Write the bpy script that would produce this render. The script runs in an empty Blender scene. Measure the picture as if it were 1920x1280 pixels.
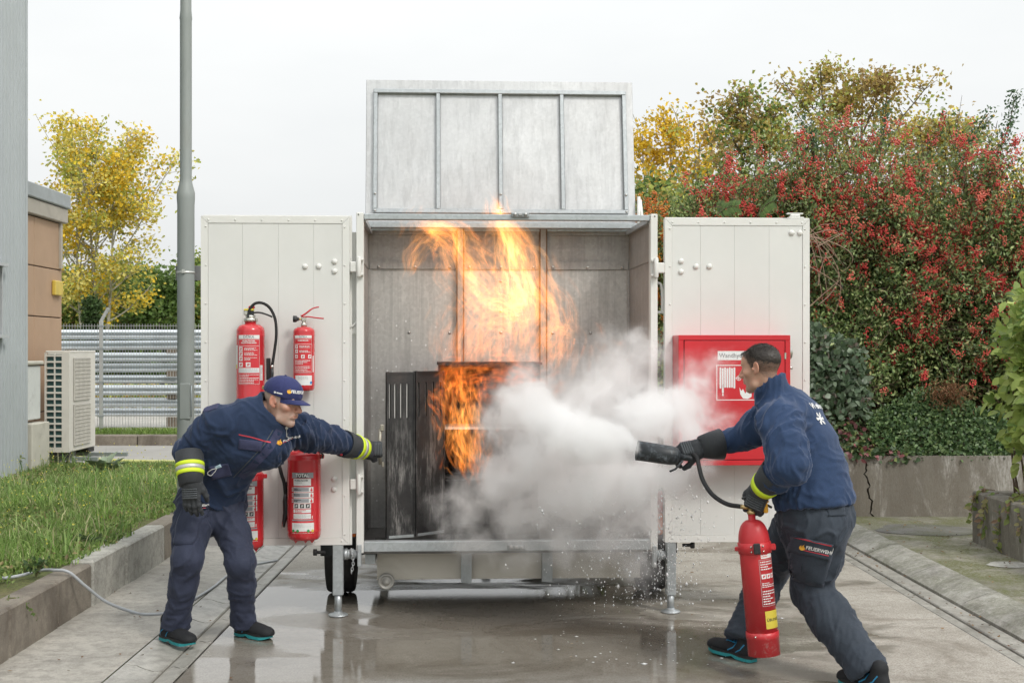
import bpy, bmesh, math, random
import numpy as np
from mathutils import Vector, Matrix, noise as mnoise
from mathutils.bvhtree import BVHTree
R = math.radians
random.seed(7); RNG = np.random.default_rng(11)
scn = bpy.context.scene
COL = scn.collection
# ------------------------------------------------------------------ camera
EYE = 1.6; FPX = 2400.0; CX = 930.0; CY = 655.0
cam_d = bpy.data.cameras.new('camera'); cam = bpy.data.objects.new('camera', cam_d); COL.objects.link(cam)
cam.location = (0, 0, EYE); cam.rotation_euler = (R(90), 0, 0)
cam_d.sensor_width = 36; cam_d.lens = 36*FPX/1920
cam_d.shift_x = (960-CX)/1920; cam_d.shift_y = (CY-640)/1920
cam_d.clip_end = 800; cam_d.clip_start = .1
scn.camera = cam
# ------------------------------------------------------------------ world and sun
SUN_EL, SUN_AZ = 44, 142          # azimuth clockwise from +Y
world = bpy.data.worlds.new('World'); scn.world = world; world.use_nodes = True
nt = world.node_tree; nt.nodes.clear()
o_ = nt.nodes.new('ShaderNodeOutputWorld'); bg = nt.nodes.new('ShaderNodeBackground')
sky = nt.nodes.new('ShaderNodeTexSky'); sky.sky_type = 'NISHITA'; sky.sun_disc = False
sky.sun_elevation = R(SUN_EL); sky.sun_rotation = R(SUN_AZ); sky.dust_density = 4; sky.air_density = 1
hs = nt.nodes.new('ShaderNodeHueSaturation'); hs.inputs['Saturation'].default_value = .10; hs.inputs['Value'].default_value = 1.0
nt.links.new(sky.outputs[0], hs.inputs['Color'])
# overcast veil: an even pale layer with faint soft cloud structure
tc = nt.nodes.new('ShaderNodeTexCoord'); mp = nt.nodes.new('ShaderNodeMapping'); mp.inputs['Scale'].default_value = (1.2, 1.2, 3.2)
nz = nt.nodes.new('ShaderNodeTexNoise'); nz.inputs['Scale'].default_value = 1.7; nz.inputs['Detail'].default_value = 5; nz.inputs['Roughness'].default_value = .55
nt.links.new(tc.outputs['Generated'], mp.inputs[0]); nt.links.new(mp.outputs[0], nz.inputs['Vector'])
cr = nt.nodes.new('ShaderNodeValToRGB')
cr.color_ramp.elements[0].position = .3; cr.color_ramp.elements[0].color = (7.1, 7.32, 7.4, 1)
cr.color_ramp.elements[1].position = .68; cr.color_ramp.elements[1].color = (7.95, 8.1, 8.1, 1)
nt.links.new(nz.outputs['Fac'], cr.inputs[0])
mx = nt.nodes.new('ShaderNodeMixRGB'); mx.inputs[0].default_value = .94
nt.links.new(hs.outputs[0], mx.inputs[1]); nt.links.new(cr.outputs[0], mx.inputs[2])
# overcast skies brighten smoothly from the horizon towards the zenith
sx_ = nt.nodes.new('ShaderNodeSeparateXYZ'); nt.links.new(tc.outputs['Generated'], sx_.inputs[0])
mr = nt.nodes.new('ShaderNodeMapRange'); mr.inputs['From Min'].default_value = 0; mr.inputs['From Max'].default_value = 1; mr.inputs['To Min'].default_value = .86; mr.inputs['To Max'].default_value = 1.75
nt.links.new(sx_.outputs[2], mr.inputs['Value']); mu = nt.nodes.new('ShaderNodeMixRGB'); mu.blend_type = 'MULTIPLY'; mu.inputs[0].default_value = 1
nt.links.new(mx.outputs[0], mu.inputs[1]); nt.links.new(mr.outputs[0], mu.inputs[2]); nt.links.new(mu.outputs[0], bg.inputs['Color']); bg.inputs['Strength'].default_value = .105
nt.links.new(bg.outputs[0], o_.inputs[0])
sd = bpy.data.lights.new('sun', 'SUN'); sun = bpy.data.objects.new('sun', sd); COL.objects.link(sun)
sd.energy = 1.5; sd.angle = R(14); sd.color = (1, .955, .88)
az = R(SUN_AZ); el = R(SUN_EL)
sdir = Vector((math.sin(az)*math.cos(el), math.cos(az)*math.cos(el), math.sin(el)))
sun.rotation_euler = (-sdir).to_track_quat('-Z', 'Y').to_euler(); sun.location = (3, -4, 8)
scn.view_settings.view_transform = 'Standard'; scn.view_settings.look = 'None'
scn.view_settings.exposure = 0.22; scn.view_settings.gamma = 1; scn.view_settings.use_curve_mapping = False
scn.render.engine = 'CYCLES'
cy = scn.cycles
cy.use_denoising = True; cy.transparent_max_bounces = 64; cy.max_bounces = 14; cy.volume_bounces = 10
cy.volume_step_rate = .45; cy.volume_max_steps = 256; cy.sample_clamp_indirect = 6; cy.caustics_reflective = False; cy.caustics_refractive = False
cy.adaptive_threshold = .03

# ------------------------------------------------------------------ helpers
def px(x, y, Y):                       # a point of the place seen at photo pixel x, y and depth Y
    return Vector(((x-CX)/FPX*Y, Y, EYE-(y-CY)/FPX*Y))
def gnd(x, y, z=0.):
    Y = (EYE-z)*FPX/(y-CY); return Vector(((x-CX)/FPX*Y, Y, z))
WM = {}                                # world matrix of each root / part
CUR = Matrix.Identity(4)               # current build space
def setspace(m=None):
    global CUR; CUR = m if m is not None else Matrix.Identity(4)
def tag(o, label=None, cat=None, group=None, kind=None):
    if label: o['label'] = label
    if cat: o['category'] = cat
    if group: o['group'] = group
    if kind: o['kind'] = kind
    return o
def root(name, loc=(0, 0, 0), label=None, cat=None, group=None, kind=None, rot=None):
    o = bpy.data.objects.new(name, None); COL.objects.link(o); o.empty_display_size = .1
    m = CUR @ (Matrix.Translation(Vector(loc)) @ (rot.to_4x4() if rot is not None else Matrix.Identity(4)))
    o.matrix_world = m; WM[o.name] = m.copy()
    return tag(o, label, cat, group, kind)
class MB:
    def __init__(s): s.v = []; s.f = []; s.m = []; s.sm = []
    def add(s, vs, fs, mi=0, smooth=False):
        b = len(s.v); s.v.extend(tuple(q) for q in vs)
        for f in fs: s.f.append(tuple(i+b for i in f)); s.m.append(mi); s.sm.append(smooth)
        return s
    def box(s, a, b, mi=0, bev=0., m=None):
        x0, y0, z0 = (min(a[i], b[i]) for i in range(3)); x1, y1, z1 = (max(a[i], b[i]) for i in range(3))
        if bev <= 0:
            vs = [(x0,y0,z0),(x1,y0,z0),(x1,y1,z0),(x0,y1,z0),(x0,y0,z1),(x1,y0,z1),(x1,y1,z1),(x0,y1,z1)]
            fs = [(0,3,2,1),(4,5,6,7),(0,1,5,4),(1,2,6,5),(2,3,7,6),(3,0,4,7)]
        else:
            bev = min(bev, (x1-x0)*.45, (y1-y0)*.45, (z1-z0)*.45)
            vs = []; idx = {}
            for ix, X in ((0,x0),(1,x1)):
                for iy, Y in ((0,y0),(1,y1)):
                    for iz, Z in ((0,z0),(1,z1)):
                        sx = 1 if ix == 0 else -1; sy = 1 if iy == 0 else -1; sz = 1 if iz == 0 else -1
                        for ax in range(3):
                            idx[(ix,iy,iz,ax)] = len(vs)
                            vs.append((X+(0 if ax == 0 else sx*bev), Y+(0 if ax == 1 else sy*bev), Z+(0 if ax == 2 else sz*bev)))
            fs = []
            for ax in range(3):
                o1, o2 = [i for i in range(3) if i != ax]
                for s_ in (0, 1):
                    q = []
                    for (a1, a2) in ((0,0),(1,0),(1,1),(0,1)):
                        k = [0,0,0]; k[ax] = s_; k[o1] = a1; k[o2] = a2; q.append(idx[tuple(k)+(ax,)])
                    fs.append(q)
            for ax in range(3):       # edges parallel to ax
                o1, o2 = [i for i in range(3) if i != ax]
                for a1 in (0,1):
                    for a2 in (0,1):
                        k0 = [0,0,0]; k1 = [0,0,0]; k1[ax] = 1
                        for k in (k0, k1): k[o1] = a1; k[o2] = a2
                        fs.append((idx[tuple(k0)+(o1,)], idx[tuple(k1)+(o1,)], idx[tuple(k1)+(o2,)], idx[tuple(k0)+(o2,)]))
            for c in [(i,j,k) for i in (0,1) for j in (0,1) for k in (0,1)]:
                fs.append(tuple(idx[c+(ax,)] for ax in range(3)))
            c0 = Vector(((x0+x1)/2, (y0+y1)/2, (z0+z1)/2)); out = []
            for f in fs:
                p = [Vector(vs[i]) for i in f]; n = (p[1]-p[0]).cross(p[2]-p[0])
                out.append(tuple(f) if n.dot(sum(p, Vector())/len(p)-c0) > 0 else tuple(reversed(f)))
            fs = out
        if m is not None: vs = [tuple(m @ Vector(q)) for q in vs]
        return s.add(vs, fs, mi)
    def lathe(s, prof, n=24, mi=0, m=None, smooth=True, cap=True):   # prof: (r, z)
        vs = []; fs = []
        for (r, z) in prof:
            for k in range(n): a = 2*math.pi*k/n; vs.append((r*math.cos(a), r*math.sin(a), z))
        for j in range(len(prof)-1):
            for k in range(n):
                k2 = (k+1) % n; fs.append((j*n+k, j*n+k2, (j+1)*n+k2, (j+1)*n+k))
        if cap:
            fs.append(tuple(reversed(range(n)))); fs.append(tuple(range((len(prof)-1)*n, len(prof)*n)))
        if m is not None: vs = [tuple(m @ Vector(q)) for q in vs]
        return s.add(vs, fs, mi, smooth)
    def tube(s, pts, r, n=8, mi=0, smooth=True, cap=True, flat=1.):
        pts = [Vector(p) for p in pts]; rr = [r]*len(pts) if not isinstance(r, (list, tuple)) else (list(r) if len(r) == len(pts) else [float(q) for q in np.interp(np.linspace(0, 1, len(pts)), np.linspace(0, 1, len(r)), r)])
        vs = []; fs = []; up = None
        for i, p in enumerate(pts):
            t = (pts[min(i+1, len(pts)-1)]-pts[max(i-1, 0)])
            if t.length < 1e-9: t = Vector((0,0,1))
            t.normalize()
            if up is None: up = Vector((0,0,1)) if abs(t.z) < .9 else Vector((0,1,0))
            a = t.cross(up)
            if a.length < 1e-6: a = t.cross(Vector((1,0,0)))
            a.normalize(); b = a.cross(t).normalized(); up = b
            for k in range(n):
                an = 2*math.pi*k/n; vs.append(tuple(p+rr[i]*(a*math.cos(an)+b*math.sin(an)*flat)))
        for j in range(len(pts)-1):
            for k in range(n):
                k2 = (k+1) % n; fs.append((j*n+k, j*n+k2, (j+1)*n+k2, (j+1)*n+k))
        if cap: fs.append(tuple(reversed(range(n)))); fs.append(tuple(range((len(pts)-1)*n, len(pts)*n)))
        return s.add(vs, fs, mi, smooth)
    def prism(s, poly, y0, y1, mi=0, m=None, smooth=False):           # poly in x,z extruded along y
        n = len(poly); vs = [(x, y0, z) for x, z in poly]+[(x, y1, z) for x, z in poly]
        fs = [tuple(range(n)), tuple(reversed(range(n, 2*n)))]+[(i, i+n, (i+1) % n+n, (i+1) % n) for i in range(n)]
        if m is not None: vs = [tuple(m @ Vector(q)) for q in vs]
        return s.add(vs, fs, mi, smooth)
def mkmesh(name, mb, mats, inv=None):
    me = bpy.data.meshes.new(name)
    vs = mb.v
    if inv is not None:
        a = np.asarray(vs, float); Mx = np.array(inv); a = a @ Mx[:3,:3].T + Mx[:3,3]; vs = a.tolist()
    me.from_pydata(vs, [], mb.f)
    for m in (mats if isinstance(mats, (list, tuple)) else [mats]): me.materials.append(m)
    me.polygons.foreach_set('material_index', mb.m); me.polygons.foreach_set('use_smooth', mb.sm)
    me.update(); return me
def npmesh(name, v, f, mats, smooth=True, cols=None, inv=None, uv=None, mi=None):
    v = np.asarray(v, np.float32); f = np.asarray(f, np.int32)
    if inv is not None: Mx = np.array(inv); v = v @ Mx[:3,:3].T.astype(np.float32) + Mx[:3,3].astype(np.float32)
    me = bpy.data.meshes.new(name); k = f.shape[1]
    me.vertices.add(len(v)); me.vertices.foreach_set('co', np.ascontiguousarray(v, np.float32).ravel())
    me.loops.add(f.size); me.loops.foreach_set('vertex_index', f.ravel())
    me.polygons.add(len(f)); me.polygons.foreach_set('loop_start', np.arange(0, f.size, k, dtype=np.int32))
    me.polygons.foreach_set('use_smooth', np.full(len(f), smooth, bool))
    for m in (mats if isinstance(mats, (list, tuple)) else [mats]): me.materials.append(m)
    if mi is not None: me.polygons.foreach_set('material_index', np.asarray(mi, np.int32))
    me.update(calc_edges=True)
    if cols is not None:
        ca = me.color_attributes.new('tint', 'FLOAT_COLOR', 'POINT'); c4 = np.ones((len(v), 4), np.float32); c4[:, :cols.shape[1]] = cols
        ca.data.foreach_set('color', c4.ravel())
    if uv is not None:
        ul = me.uv_layers.new(name='UVMap'); ul.data.foreach_set('uv', np.asarray(uv, np.float32)[f.ravel()].ravel())
    return me
def link(name, me, parent=None, loc=None, rot=None):
    o = bpy.data.objects.new(name, me); COL.objects.link(o)
    if parent is not None:
        o.parent = parent; WM[o.name] = WM[parent.name]
    else: WM[o.name] = Matrix.Identity(4)
    if loc is not None: o.location = loc
    if rot is not None: o.rotation_euler = rot
    return o
def obj(name, mb, mats, parent=None, **kw):
    """links mb (given in the current build space) as ONE mesh object, child of parent"""
    inv = (WM[parent.name].inverted() @ CUR) if parent is not None else CUR
    o = link(name, mkmesh(name, mb, mats, inv), parent)
    return tag(o, kw.get('label'), kw.get('cat'), kw.get('group'), kw.get('kind'))
def npobj(name, v, f, mats, parent=None, smooth=True, cols=None, uv=None, mi=None, **kw):
    inv = (WM[parent.name].inverted() @ CUR) if parent is not None else CUR
    o = link(name, npmesh(name, v, f, mats, smooth, cols, inv, uv, mi), parent)
    return tag(o, kw.get('label'), kw.get('cat'), kw.get('group'), kw.get('kind'))
def frame(o, z, x=None):                # matrix with given origin and z axis
    z = Vector(z).normalized(); x = Vector(x) if x is not None else (Vector((1,0,0)) if abs(z.x) < .9 else Vector((0,1,0)))
    x = (x-z*x.dot(z)).normalized(); y = z.cross(x)
    m = Matrix((x, y, z)).transposed().to_4x4(); m.translation = Vector(o); return m
def spline(pts, n=8):                   # Catmull-Rom through pts
    P = [Vector(p) for p in pts]; P = [P[0]*2-P[1]]+P+[P[-1]*2-P[-2]]; out = []
    for i in range(1, len(P)-2):
        for k in range(n):
            t = k/n; a, b, c, d = P[i-1:i+3]
            out.append(.5*((2*b)+(c-a)*t+(2*a-5*b+4*c-d)*t*t+(3*b-a-3*c+d)*t**3))
    out.append(P[-2]); return out
def text_mesh(body, size, bold=0.0, align='CENTER', ext=0.0):
    cu = bpy.data.curves.new('txt', 'FONT'); cu.body = body; cu.size = size; cu.align_x = align; cu.align_y = 'CENTER'; cu.offset = bold; cu.extrude = ext
    cu.resolution_u = 3
    ob = bpy.data.objects.new('txt', cu); COL.objects.link(ob)
    dg = bpy.context.evaluated_depsgraph_get(); me = bpy.data.meshes.new_from_object(ob.evaluated_get(dg))
    v = [tuple(q.co) for q in me.vertices]; f = [tuple(p.vertices) for p in me.polygons]
    bpy.data.objects.remove(ob); bpy.data.curves.remove(cu); bpy.data.meshes.remove(me)
    return v, f
# ------------------------------------------------------------------ numpy noise
def _h(i, j, k, s):
    n = (i*374761393 + j*668265263 + k*1274126177 + s*974634777) & 0xffffffff
    n = ((n ^ (n >> 13))*1274126177) & 0xffffffff
    return ((n ^ (n >> 16)) & 0xffff)/65535.
def vnoise(p, s=0):
    p = np.asarray(p, float); i = np.floor(p).astype(np.int64); f = p-i; f = f*f*f*(f*(f*6-15)+10); o = 0
    for dx in (0,1):
        wx = f[...,0] if dx else 1-f[...,0]
        for dy in (0,1):
            wy = f[...,1] if dy else 1-f[...,1]
            for dz in (0,1):
                wz = f[...,2] if dz else 1-f[...,2]
                o = o+wx*wy*wz*_h(i[...,0]+dx, i[...,1]+dy, i[...,2]+dz, s)
    return o*2-1
def fbm(p, o=3, s=0, g=.5):
    a = 1.; t = 0.; n = 0
    for k in range(o): t = t+a*vnoise(np.asarray(p)*2**k, s+k*17); n += a; a *= g
    return t/n
# ------------------------------------------------------------------ materials
MATS = {}
class NB:
    def __init__(s, name):
        s.m = bpy.data.materials.new(name); s.m.use_nodes = True; s.t = s.m.node_tree; s.t.nodes.clear()
        s.out = s.n('ShaderNodeOutputMaterial')
    def n(s, t, **kw):
        q = s.t.nodes.new(t)
        for k, v in kw.items():
            if k.startswith('i_'):
                q.inputs[k[2:].replace('_', ' ')].default_value = v
            else: setattr(q, k, v)
        return q
    def l(s, a, b): s.t.links.new(a, b); return s
    def math(s, op, a, b=None, c=None, clamp=False):
        q = s.n('ShaderNodeMath', operation=op, use_clamp=clamp)
        for i, x in enumerate((a, b, c)):
            if x is None: continue
            if isinstance(x, (int, float)): q.inputs[i].default_value = x
            else: s.l(x, q.inputs[i])
        return q.outputs[0]
    def coord(s, scale=(1,1,1), kind='Object'):
        t = s.n('ShaderNodeTexCoord'); m = s.n('ShaderNodeMapping'); m.inputs['Scale'].default_value = scale
        s.l(t.outputs[kind], m.inputs[0]); return m.outputs[0]
    def noise(s, scale, detail=4, rough=.55, co=None, dist=0.):
        q = s.n('ShaderNodeTexNoise'); q.inputs['Scale'].default_value = scale; q.inputs['Detail'].default_value = detail
        q.inputs['Roughness'].default_value = rough; q.inputs['Distortion'].default_value = dist
        if co is not None: s.l(co, q.inputs['Vector'])
        return q.outputs['Fac']
    def ramp(s, fac, stops, interp='LINEAR'):
        q = s.n('ShaderNodeValToRGB'); e = q.color_ramp.elements; q.color_ramp.interpolation = interp
        while len(e) < len(stops): e.new(.5)
        for i, (p, c) in enumerate(stops):
            e[i].position = p; e[i].color = (c, c, c, 1) if isinstance(c, (int, float)) else (*c[:3], 1)
        s.l(fac, q.inputs[0]); return q.outputs[0]
    def mix(s, fac, a, b, mode='MIX'):
        q = s.n('ShaderNodeMixRGB', blend_type=mode)
        for i, x in enumerate((fac, a, b)):
            if isinstance(x, (int, float)): q.inputs[i].default_value = x if i == 0 else (x, x, x, 1)
            elif isinstance(x, (tuple, list)): q.inputs[i].default_value = (*x[:3], 1)
            else: s.l(x, q.inputs[i])
        return q.outputs[0]
    def bsdf(s, color, rough, metal=0., normal=None, **kw):
        q = s.n('ShaderNodeBsdfPrincipled')
        for nm, x in (('Base Color', color), ('Roughness', rough), ('Metallic', metal)):
            if isinstance(x, (int, float)): q.inputs[nm].default_value = x if nm != 'Base Color' else (x, x, x, 1)
            elif isinstance(x, (tuple, list)): q.inputs[nm].default_value = (*x[:3], 1)
            else: s.l(x, q.inputs[nm])
        if normal is not None: s.l(normal, q.inputs['Normal'])
        for k, v in kw.items():
            if isinstance(v, (int, float, tuple)): q.inputs[k].default_value = v
            else: s.l(v, q.inputs[k])
        return q
    def bump(s, h, strength=.3, dist=.01, normal=None):
        q = s.n('ShaderNodeBump'); q.inputs['Strength'].default_value = strength; q.inputs['Distance'].default_value = dist
        s.l(h, q.inputs['Height'])
        if normal is not None: s.l(normal, q.inputs['Normal'])
        return q.outputs[0]
    def done(s, sh, vol=None):
        if sh is not None: s.l(sh.outputs[0] if hasattr(sh, 'outputs') else sh, s.out.inputs['Surface'])
        MATS[s.m.name] = s.m; return s.m
def sc(c, k): return tuple(min(1, x*k) for x in c)
def pm(name, color, rough=.5, metal=0., var=.12, vs=6., bump=.0, bs=80., bd=.002, rv=.1, dirt=0., dirtc=(.12,.1,.08), stretch=(1,1,1), **kw):
    """general painted / metal / plastic surface with grain, uneven gloss and optional grime"""
    b = NB(name); co = b.coord(stretch)
    n1 = b.noise(vs, 5, .6, co); col = b.ramp(n1, [(.25, sc(color, 1-var)), (.75, sc(color, 1+var))])
    rgh = b.math('ADD', b.math('MULTIPLY', b.math('SUBTRACT', b.noise(vs*3.1, 4, .6, co), .5), rv*2), rough, clamp=True)
    if dirt > 0:
        d = b.ramp(b.noise(vs*.8, 8, .7, co, .6), [(.52, 0.), (.74, dirt)]); col = b.mix(d, col, dirtc)
    nrm = b.bump(b.noise(bs, 4, .6, co), bump, bd) if bump > 0 else None
    return b.done(b.bsdf(col, rgh, metal, nrm, **kw))
# ================================================================== materials of the setting
def concrete_mat(name, base, var=.16, rough=.85, moss=0., stain=.35, bump=.35, stretch=(1,1,1), stainc=(.075,.068,.058), mosscol=(.075,.085,.025), chalk=0.):
    b = NB(name); co = b.coord(stretch)
    n1 = b.noise(2.2, 8, .65, co); col = b.ramp(n1, [(.25, sc(base, 1-var)), (.75, sc(base, 1+var))])
    sp = b.noise(140, 2, .6, co); col = b.mix(b.ramp(sp, [(.35, .35), (.5, 0.)]), col, sc(base, .55))
    st = b.ramp(b.noise(1.3, 7, .7, co, .8), [(.46, 0.), (.68, stain)]); col = b.mix(st, col, stainc)
    col = b.mix(b.ramp(b.noise(11, 8, .78, b.coord()), [(.40, .45), (.56, 0.)]), col, sc(stainc, 1.5)); col = b.mix(b.ramp(b.noise(90, 3, .7, b.coord()), [(.58, 0.), (.70, .4)]), col, sc(base, 1.45))
    if moss > 0:
        ms = b.math('MULTIPLY', b.ramp(b.noise(2.4, 10, .78, co, .4), [(.40, 0.), (.56, moss)]), b.ramp(b.noise(48, 5, .75, co), [(.36, .25), (.56, 1.)])); col = b.mix(ms, col, mosscol)
    if chalk > 0:
        ck = b.ramp(b.noise(1.7, 9, .75, b.coord((1.3, 1.3, .5)), .5), [(.50, 0.), (.60, chalk)]); col = b.mix(b.math('MULTIPLY', ck, b.ramp(b.noise(38, 5, .7, co), [(.38, .1), (.6, 1.)])), col, (.47,.45,.42))
    nrm = b.bump(b.noise(60, 6, .7, co), bump, .006)
    return b.done(b.bsdf(col, rough, 0, nrm))
# wet broom-finished concrete of the yard
def wet_mat():
    b = NB('wet_concrete'); co = b.coord()
    base = b.ramp(b.noise(1.1, 9, .70, b.coord((1, 1.1, 1)), .4), [(.28, (.28,.255,.215)), (.5, (.41,.38,.335)), (.72, (.52,.49,.44))])
    base = b.mix(b.ramp(b.noise(95, 3, .6, co), [(.38, .6), (.52, 0.)]), base, (.15,.135,.115)); base = b.mix(b.ramp(b.noise(22, 6, .75, co), [(.36, .5), (.55, 0.)]), base, (.20,.18,.15)); base = b.mix(b.ramp(b.noise(130, 2, .6, co), [(.58, 0.), (.70, .5)]), base, (.55,.53,.49))
    st = b.ramp(b.noise(1., 7, .7, b.coord((.95, 1.15, 1)), 1.0), [(.50, 0.), (.60, .55)])
    base = b.mix(st, base, (.145,.12,.092))
    # wetness: pooled round the trailer's rear, thin film elsewhere
    sx = b.n('ShaderNodeSeparateXYZ'); b.l(b.coord(), sx.inputs[0])
    dx = b.math('DIVIDE', b.math('SUBTRACT', sx.outputs[0], -.45), 1.7); dy = b.math('DIVIDE', b.math('SUBTRACT', sx.outputs[1], 6.9), 1.8)
    d2 = b.math('ADD', b.math('MULTIPLY', dx, dx), b.math('MULTIPLY', dy, dy))
    reg = b.math('SUBTRACT', .215, b.math('MULTIPLY', b.math('MINIMUM', d2, 3.0), .10))
    nw = b.noise(1.25, 8, .68, b.coord((.8, 1.3, 1)), .7)
    wet = b.ramp(b.math('ADD', nw, reg), [(.50, 0.), (.545, .7), (.62, 1.)])
    pool = b.ramp(b.math('ADD', b.noise(.85, 4, .5, b.coord((.55, 1.35, 1)), .5), reg), [(.555, 0.), (.585, 1.)])
    col = b.mix(b.math('MULTIPLY', wet, .60), base, (.125,.108,.085))
    rough = b.mix(wet, .72, .27); rough = b.mix(pool, rough, .055)
    h = b.noise(1, 5, .65, b.coord((26, 150, 26))); h2 = b.noise(34, 5, .7, co)
    hh = b.mix(.5, h, h2); bs = b.mix(pool, .5, .035)
    q = b.n('ShaderNodeBump'); q.inputs['Distance'].default_value = .004; b.l(bs, q.inputs['Strength']); b.l(hh, q.inputs['Height'])
    p = b.bsdf(col, rough, 0, q.outputs[0]); p.inputs['IOR'].default_value = 1.38
    b.l(b.mix(wet, .4, 1.), p.inputs['Specular IOR Level'])
    return b.done(p)
WET = wet_mat()
YARD = concrete_mat('yard_concrete', (.42,.395,.35), rough=.6, stain=.45, bump=.3)
GUTTER = concrete_mat('gutter_concrete', (.40,.385,.35), rough=.42, stain=.5, bump=.25)
KERB = concrete_mat('kerb_concrete', (.25,.22,.18), var=.25, stain=.85, bump=.6, stainc=(.075,.06,.047), stretch=(1,1,.7))
KERBL = concrete_mat('pale_kerb_concrete', (.46,.45,.41), stain=.45, bump=.5)
PKERB = concrete_mat('edge_kerb_concrete', (.42,.405,.37), stain=.7, moss=.5, bump=.7)
MOSSY = concrete_mat('mossy_paving', (.33,.31,.265), moss=.95, stain=.7, bump=.9, mosscol=(.105,.115,.03))
RWALL = concrete_mat('weathered_wall_concrete', (.20,.18,.15), var=.25, stain=.85, bump=.6, stretch=(1,1,.28), stainc=(.105,.088,.07), chalk=.8)
ASPH = pm('asphalt_road_grey', (.30,.29,.27), .9, var=.15, vs=1.2, bump=.5, bs=90)
DARKGAP = pm('dark_joint', (.02,.02,.018), .9)
SOIL = pm('bed_soil', (.15,.12,.075), .95, var=.35, vs=5, bump=.8, bs=30, bd=.01)
SOILG = pm('far_turf', (.16,.20,.055), .95, var=.35, vs=3, bump=.8, bs=30, bd=.01)

# ================================================================== ground
def sheet(name, x0, x1, y0, y1, z, mat, nx=1, ny=1, kind='structure', parent=None):
    mb = MB(); vs = []; fs = []
    for j in range(ny+1):
        for i in range(nx+1): vs.append((x0+(x1-x0)*i/nx, y0+(y1-y0)*j/ny, z))
    for j in range(ny):
        for i in range(nx): a = j*(nx+1)+i; fs.append((a, a+1, a+nx+2, a+nx+1))
    mb.add(vs, fs); o = obj(name, mb, mat, parent)
    if parent is None: tag(o, kind=kind)
    return o
sheet('ground', -300, 300, -40, 500, -.06, SOILG)
sheet('yard_pavement', -1.545, 2.66, .3, 16, 0, WET)
sheet('left_yard_pavement', -2.62, -1.895, .3, 16, .003, YARD)
sheet('access_road', -40, 40, 15.2, 21.4, -.002, ASPH)
# gutter stones along the left of the yard
gut = root('gutter', (-1.7, 8, 0), kind='structure')
mb = MB(); mb.box((-1.9, .3, -.05), (-1.54, 16, -.028)); obj('gutter_bed', mb, pm('grit_in_joints', (.13,.12,.10), .9), gut)
def wavy(y0, y1, x0, x1, prof, seed):
    """a concave stone between y0 and y1 with an interlocking curved end joint"""
    n = len(prof); off = lambda t: .035*math.sin(2*math.pi*(t*.9+.05))
    vs = []; ys = [0, .1, .5, .9, 1]
    for k in ys:
        for i, (t, z) in enumerate(prof): vs.append((x0+(x1-x0)*t, y0+(y1-y0)*k+off(t), z))
    m = len(prof); fs = []
    for j in range(len(ys)-1):
        for i in range(m-1): a = j*m+i; fs.append((a, a+1, a+m+1, a+m))
    b = len(vs)
    for j in (0, len(ys)-1):
        for i in range(m): x, y, z = vs[j*m+i]; vs.append((x, y, z-.03))
    for i in range(m-1):
        fs.append((i+1, i, b+i, b+i+1)); a = (len(ys)-1)*m; fs.append((a+i, a+i+1, b+m+i+1, b+m+i))
    return vs, fs
pA = [(0, .002), (.08, 0), (.3, -.008), (.55, -.014), (.8, -.02), (.97, -.022), (1, -.03)]
pB = [(0, -.03), (.04, -.02), (.3, -.012), (.7, -.004), (.95, 0), (1, -.006)]
k = 0; y = 1.9
while y < 15.4:
    for (x0, x1, pr) in ((-1.888, -1.685, pA), (-1.672, -1.56, pB)):
        mb = MB(); mb.add(*wavy(y+.004, y+.566, x0, x1, pr, k)); obj('gutter_stone', mb, GUTTER, gut)
    y += .573; k += 1
# kerb round the planted bed
kb = root('bed_kerb', (-2.55, 8, 0), kind='structure')
ys = [2.6, 3.6, 4.6, 5.6, 6.62, 7.36, 7.98, 8.36, 8.70, 9.7, 10.7, 11.7, 12.7, 13.7, 14.7]
for i in range(len(ys)-1):
    mb = MB(); g = .005; h = .272+random.uniform(-.006, .006)+(.012 if 7.9 < ys[i] < 8.5 else 0); dx = random.uniform(-.006, .006)
    mb.box((-2.665+dx, ys[i]+g, -.05), (-2.515+dx, ys[i+1]-g, h), bev=.012)
    obj('kerb_stone', mb, KERBL if 7.9 < ys[i] < 9 else KERB, kb)
mb = MB(); mb.box((-2.66, 2.6, -.05), (-2.53, 14.7, .25)); obj('kerb_core', mb, DARKGAP, kb)
# planted bed: uneven soil
vs = []; fs = []; nx, ny = 34, 120; X0, X1, Y0, Y1 = -9., -2.655, 2.5, 14.75
for j in range(ny+1):
    for i in range(nx+1):
        x = X0+(X1-X0)*i/nx; yv = Y0+(Y1-Y0)*j/ny
        vs.append((x, yv, .245+.02*mnoise.noise((x*1.3, yv*1.3, 3))+.015*min(1, (X1-x)/1.5)))
for j in range(ny):
    for i in range(nx): a = j*(nx+1)+i; fs.append((a, a+1, a+nx+2, a+nx+1))
def bed_mat():
    b = NB('bed_soil_and_moss'); co = b.coord()
    c = b.ramp(b.noise(2.4, 8, .7, co, .4), [(.34, (.10,.135,.035)), (.5, (.17,.175,.06)), (.62, (.24,.185,.125))])
    c = b.mix(b.ramp(b.noise(40, 4, .7, co), [(.4, .6), (.55, 0.)]), c, (.06,.055,.03))
    return b.done(b.bsdf(c, .95, 0, b.bump(b.noise(45, 6, .7, co), .9, .02)))
o = npobj('planted_bed', vs, fs, bed_mat(), kind='structure')
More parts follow.
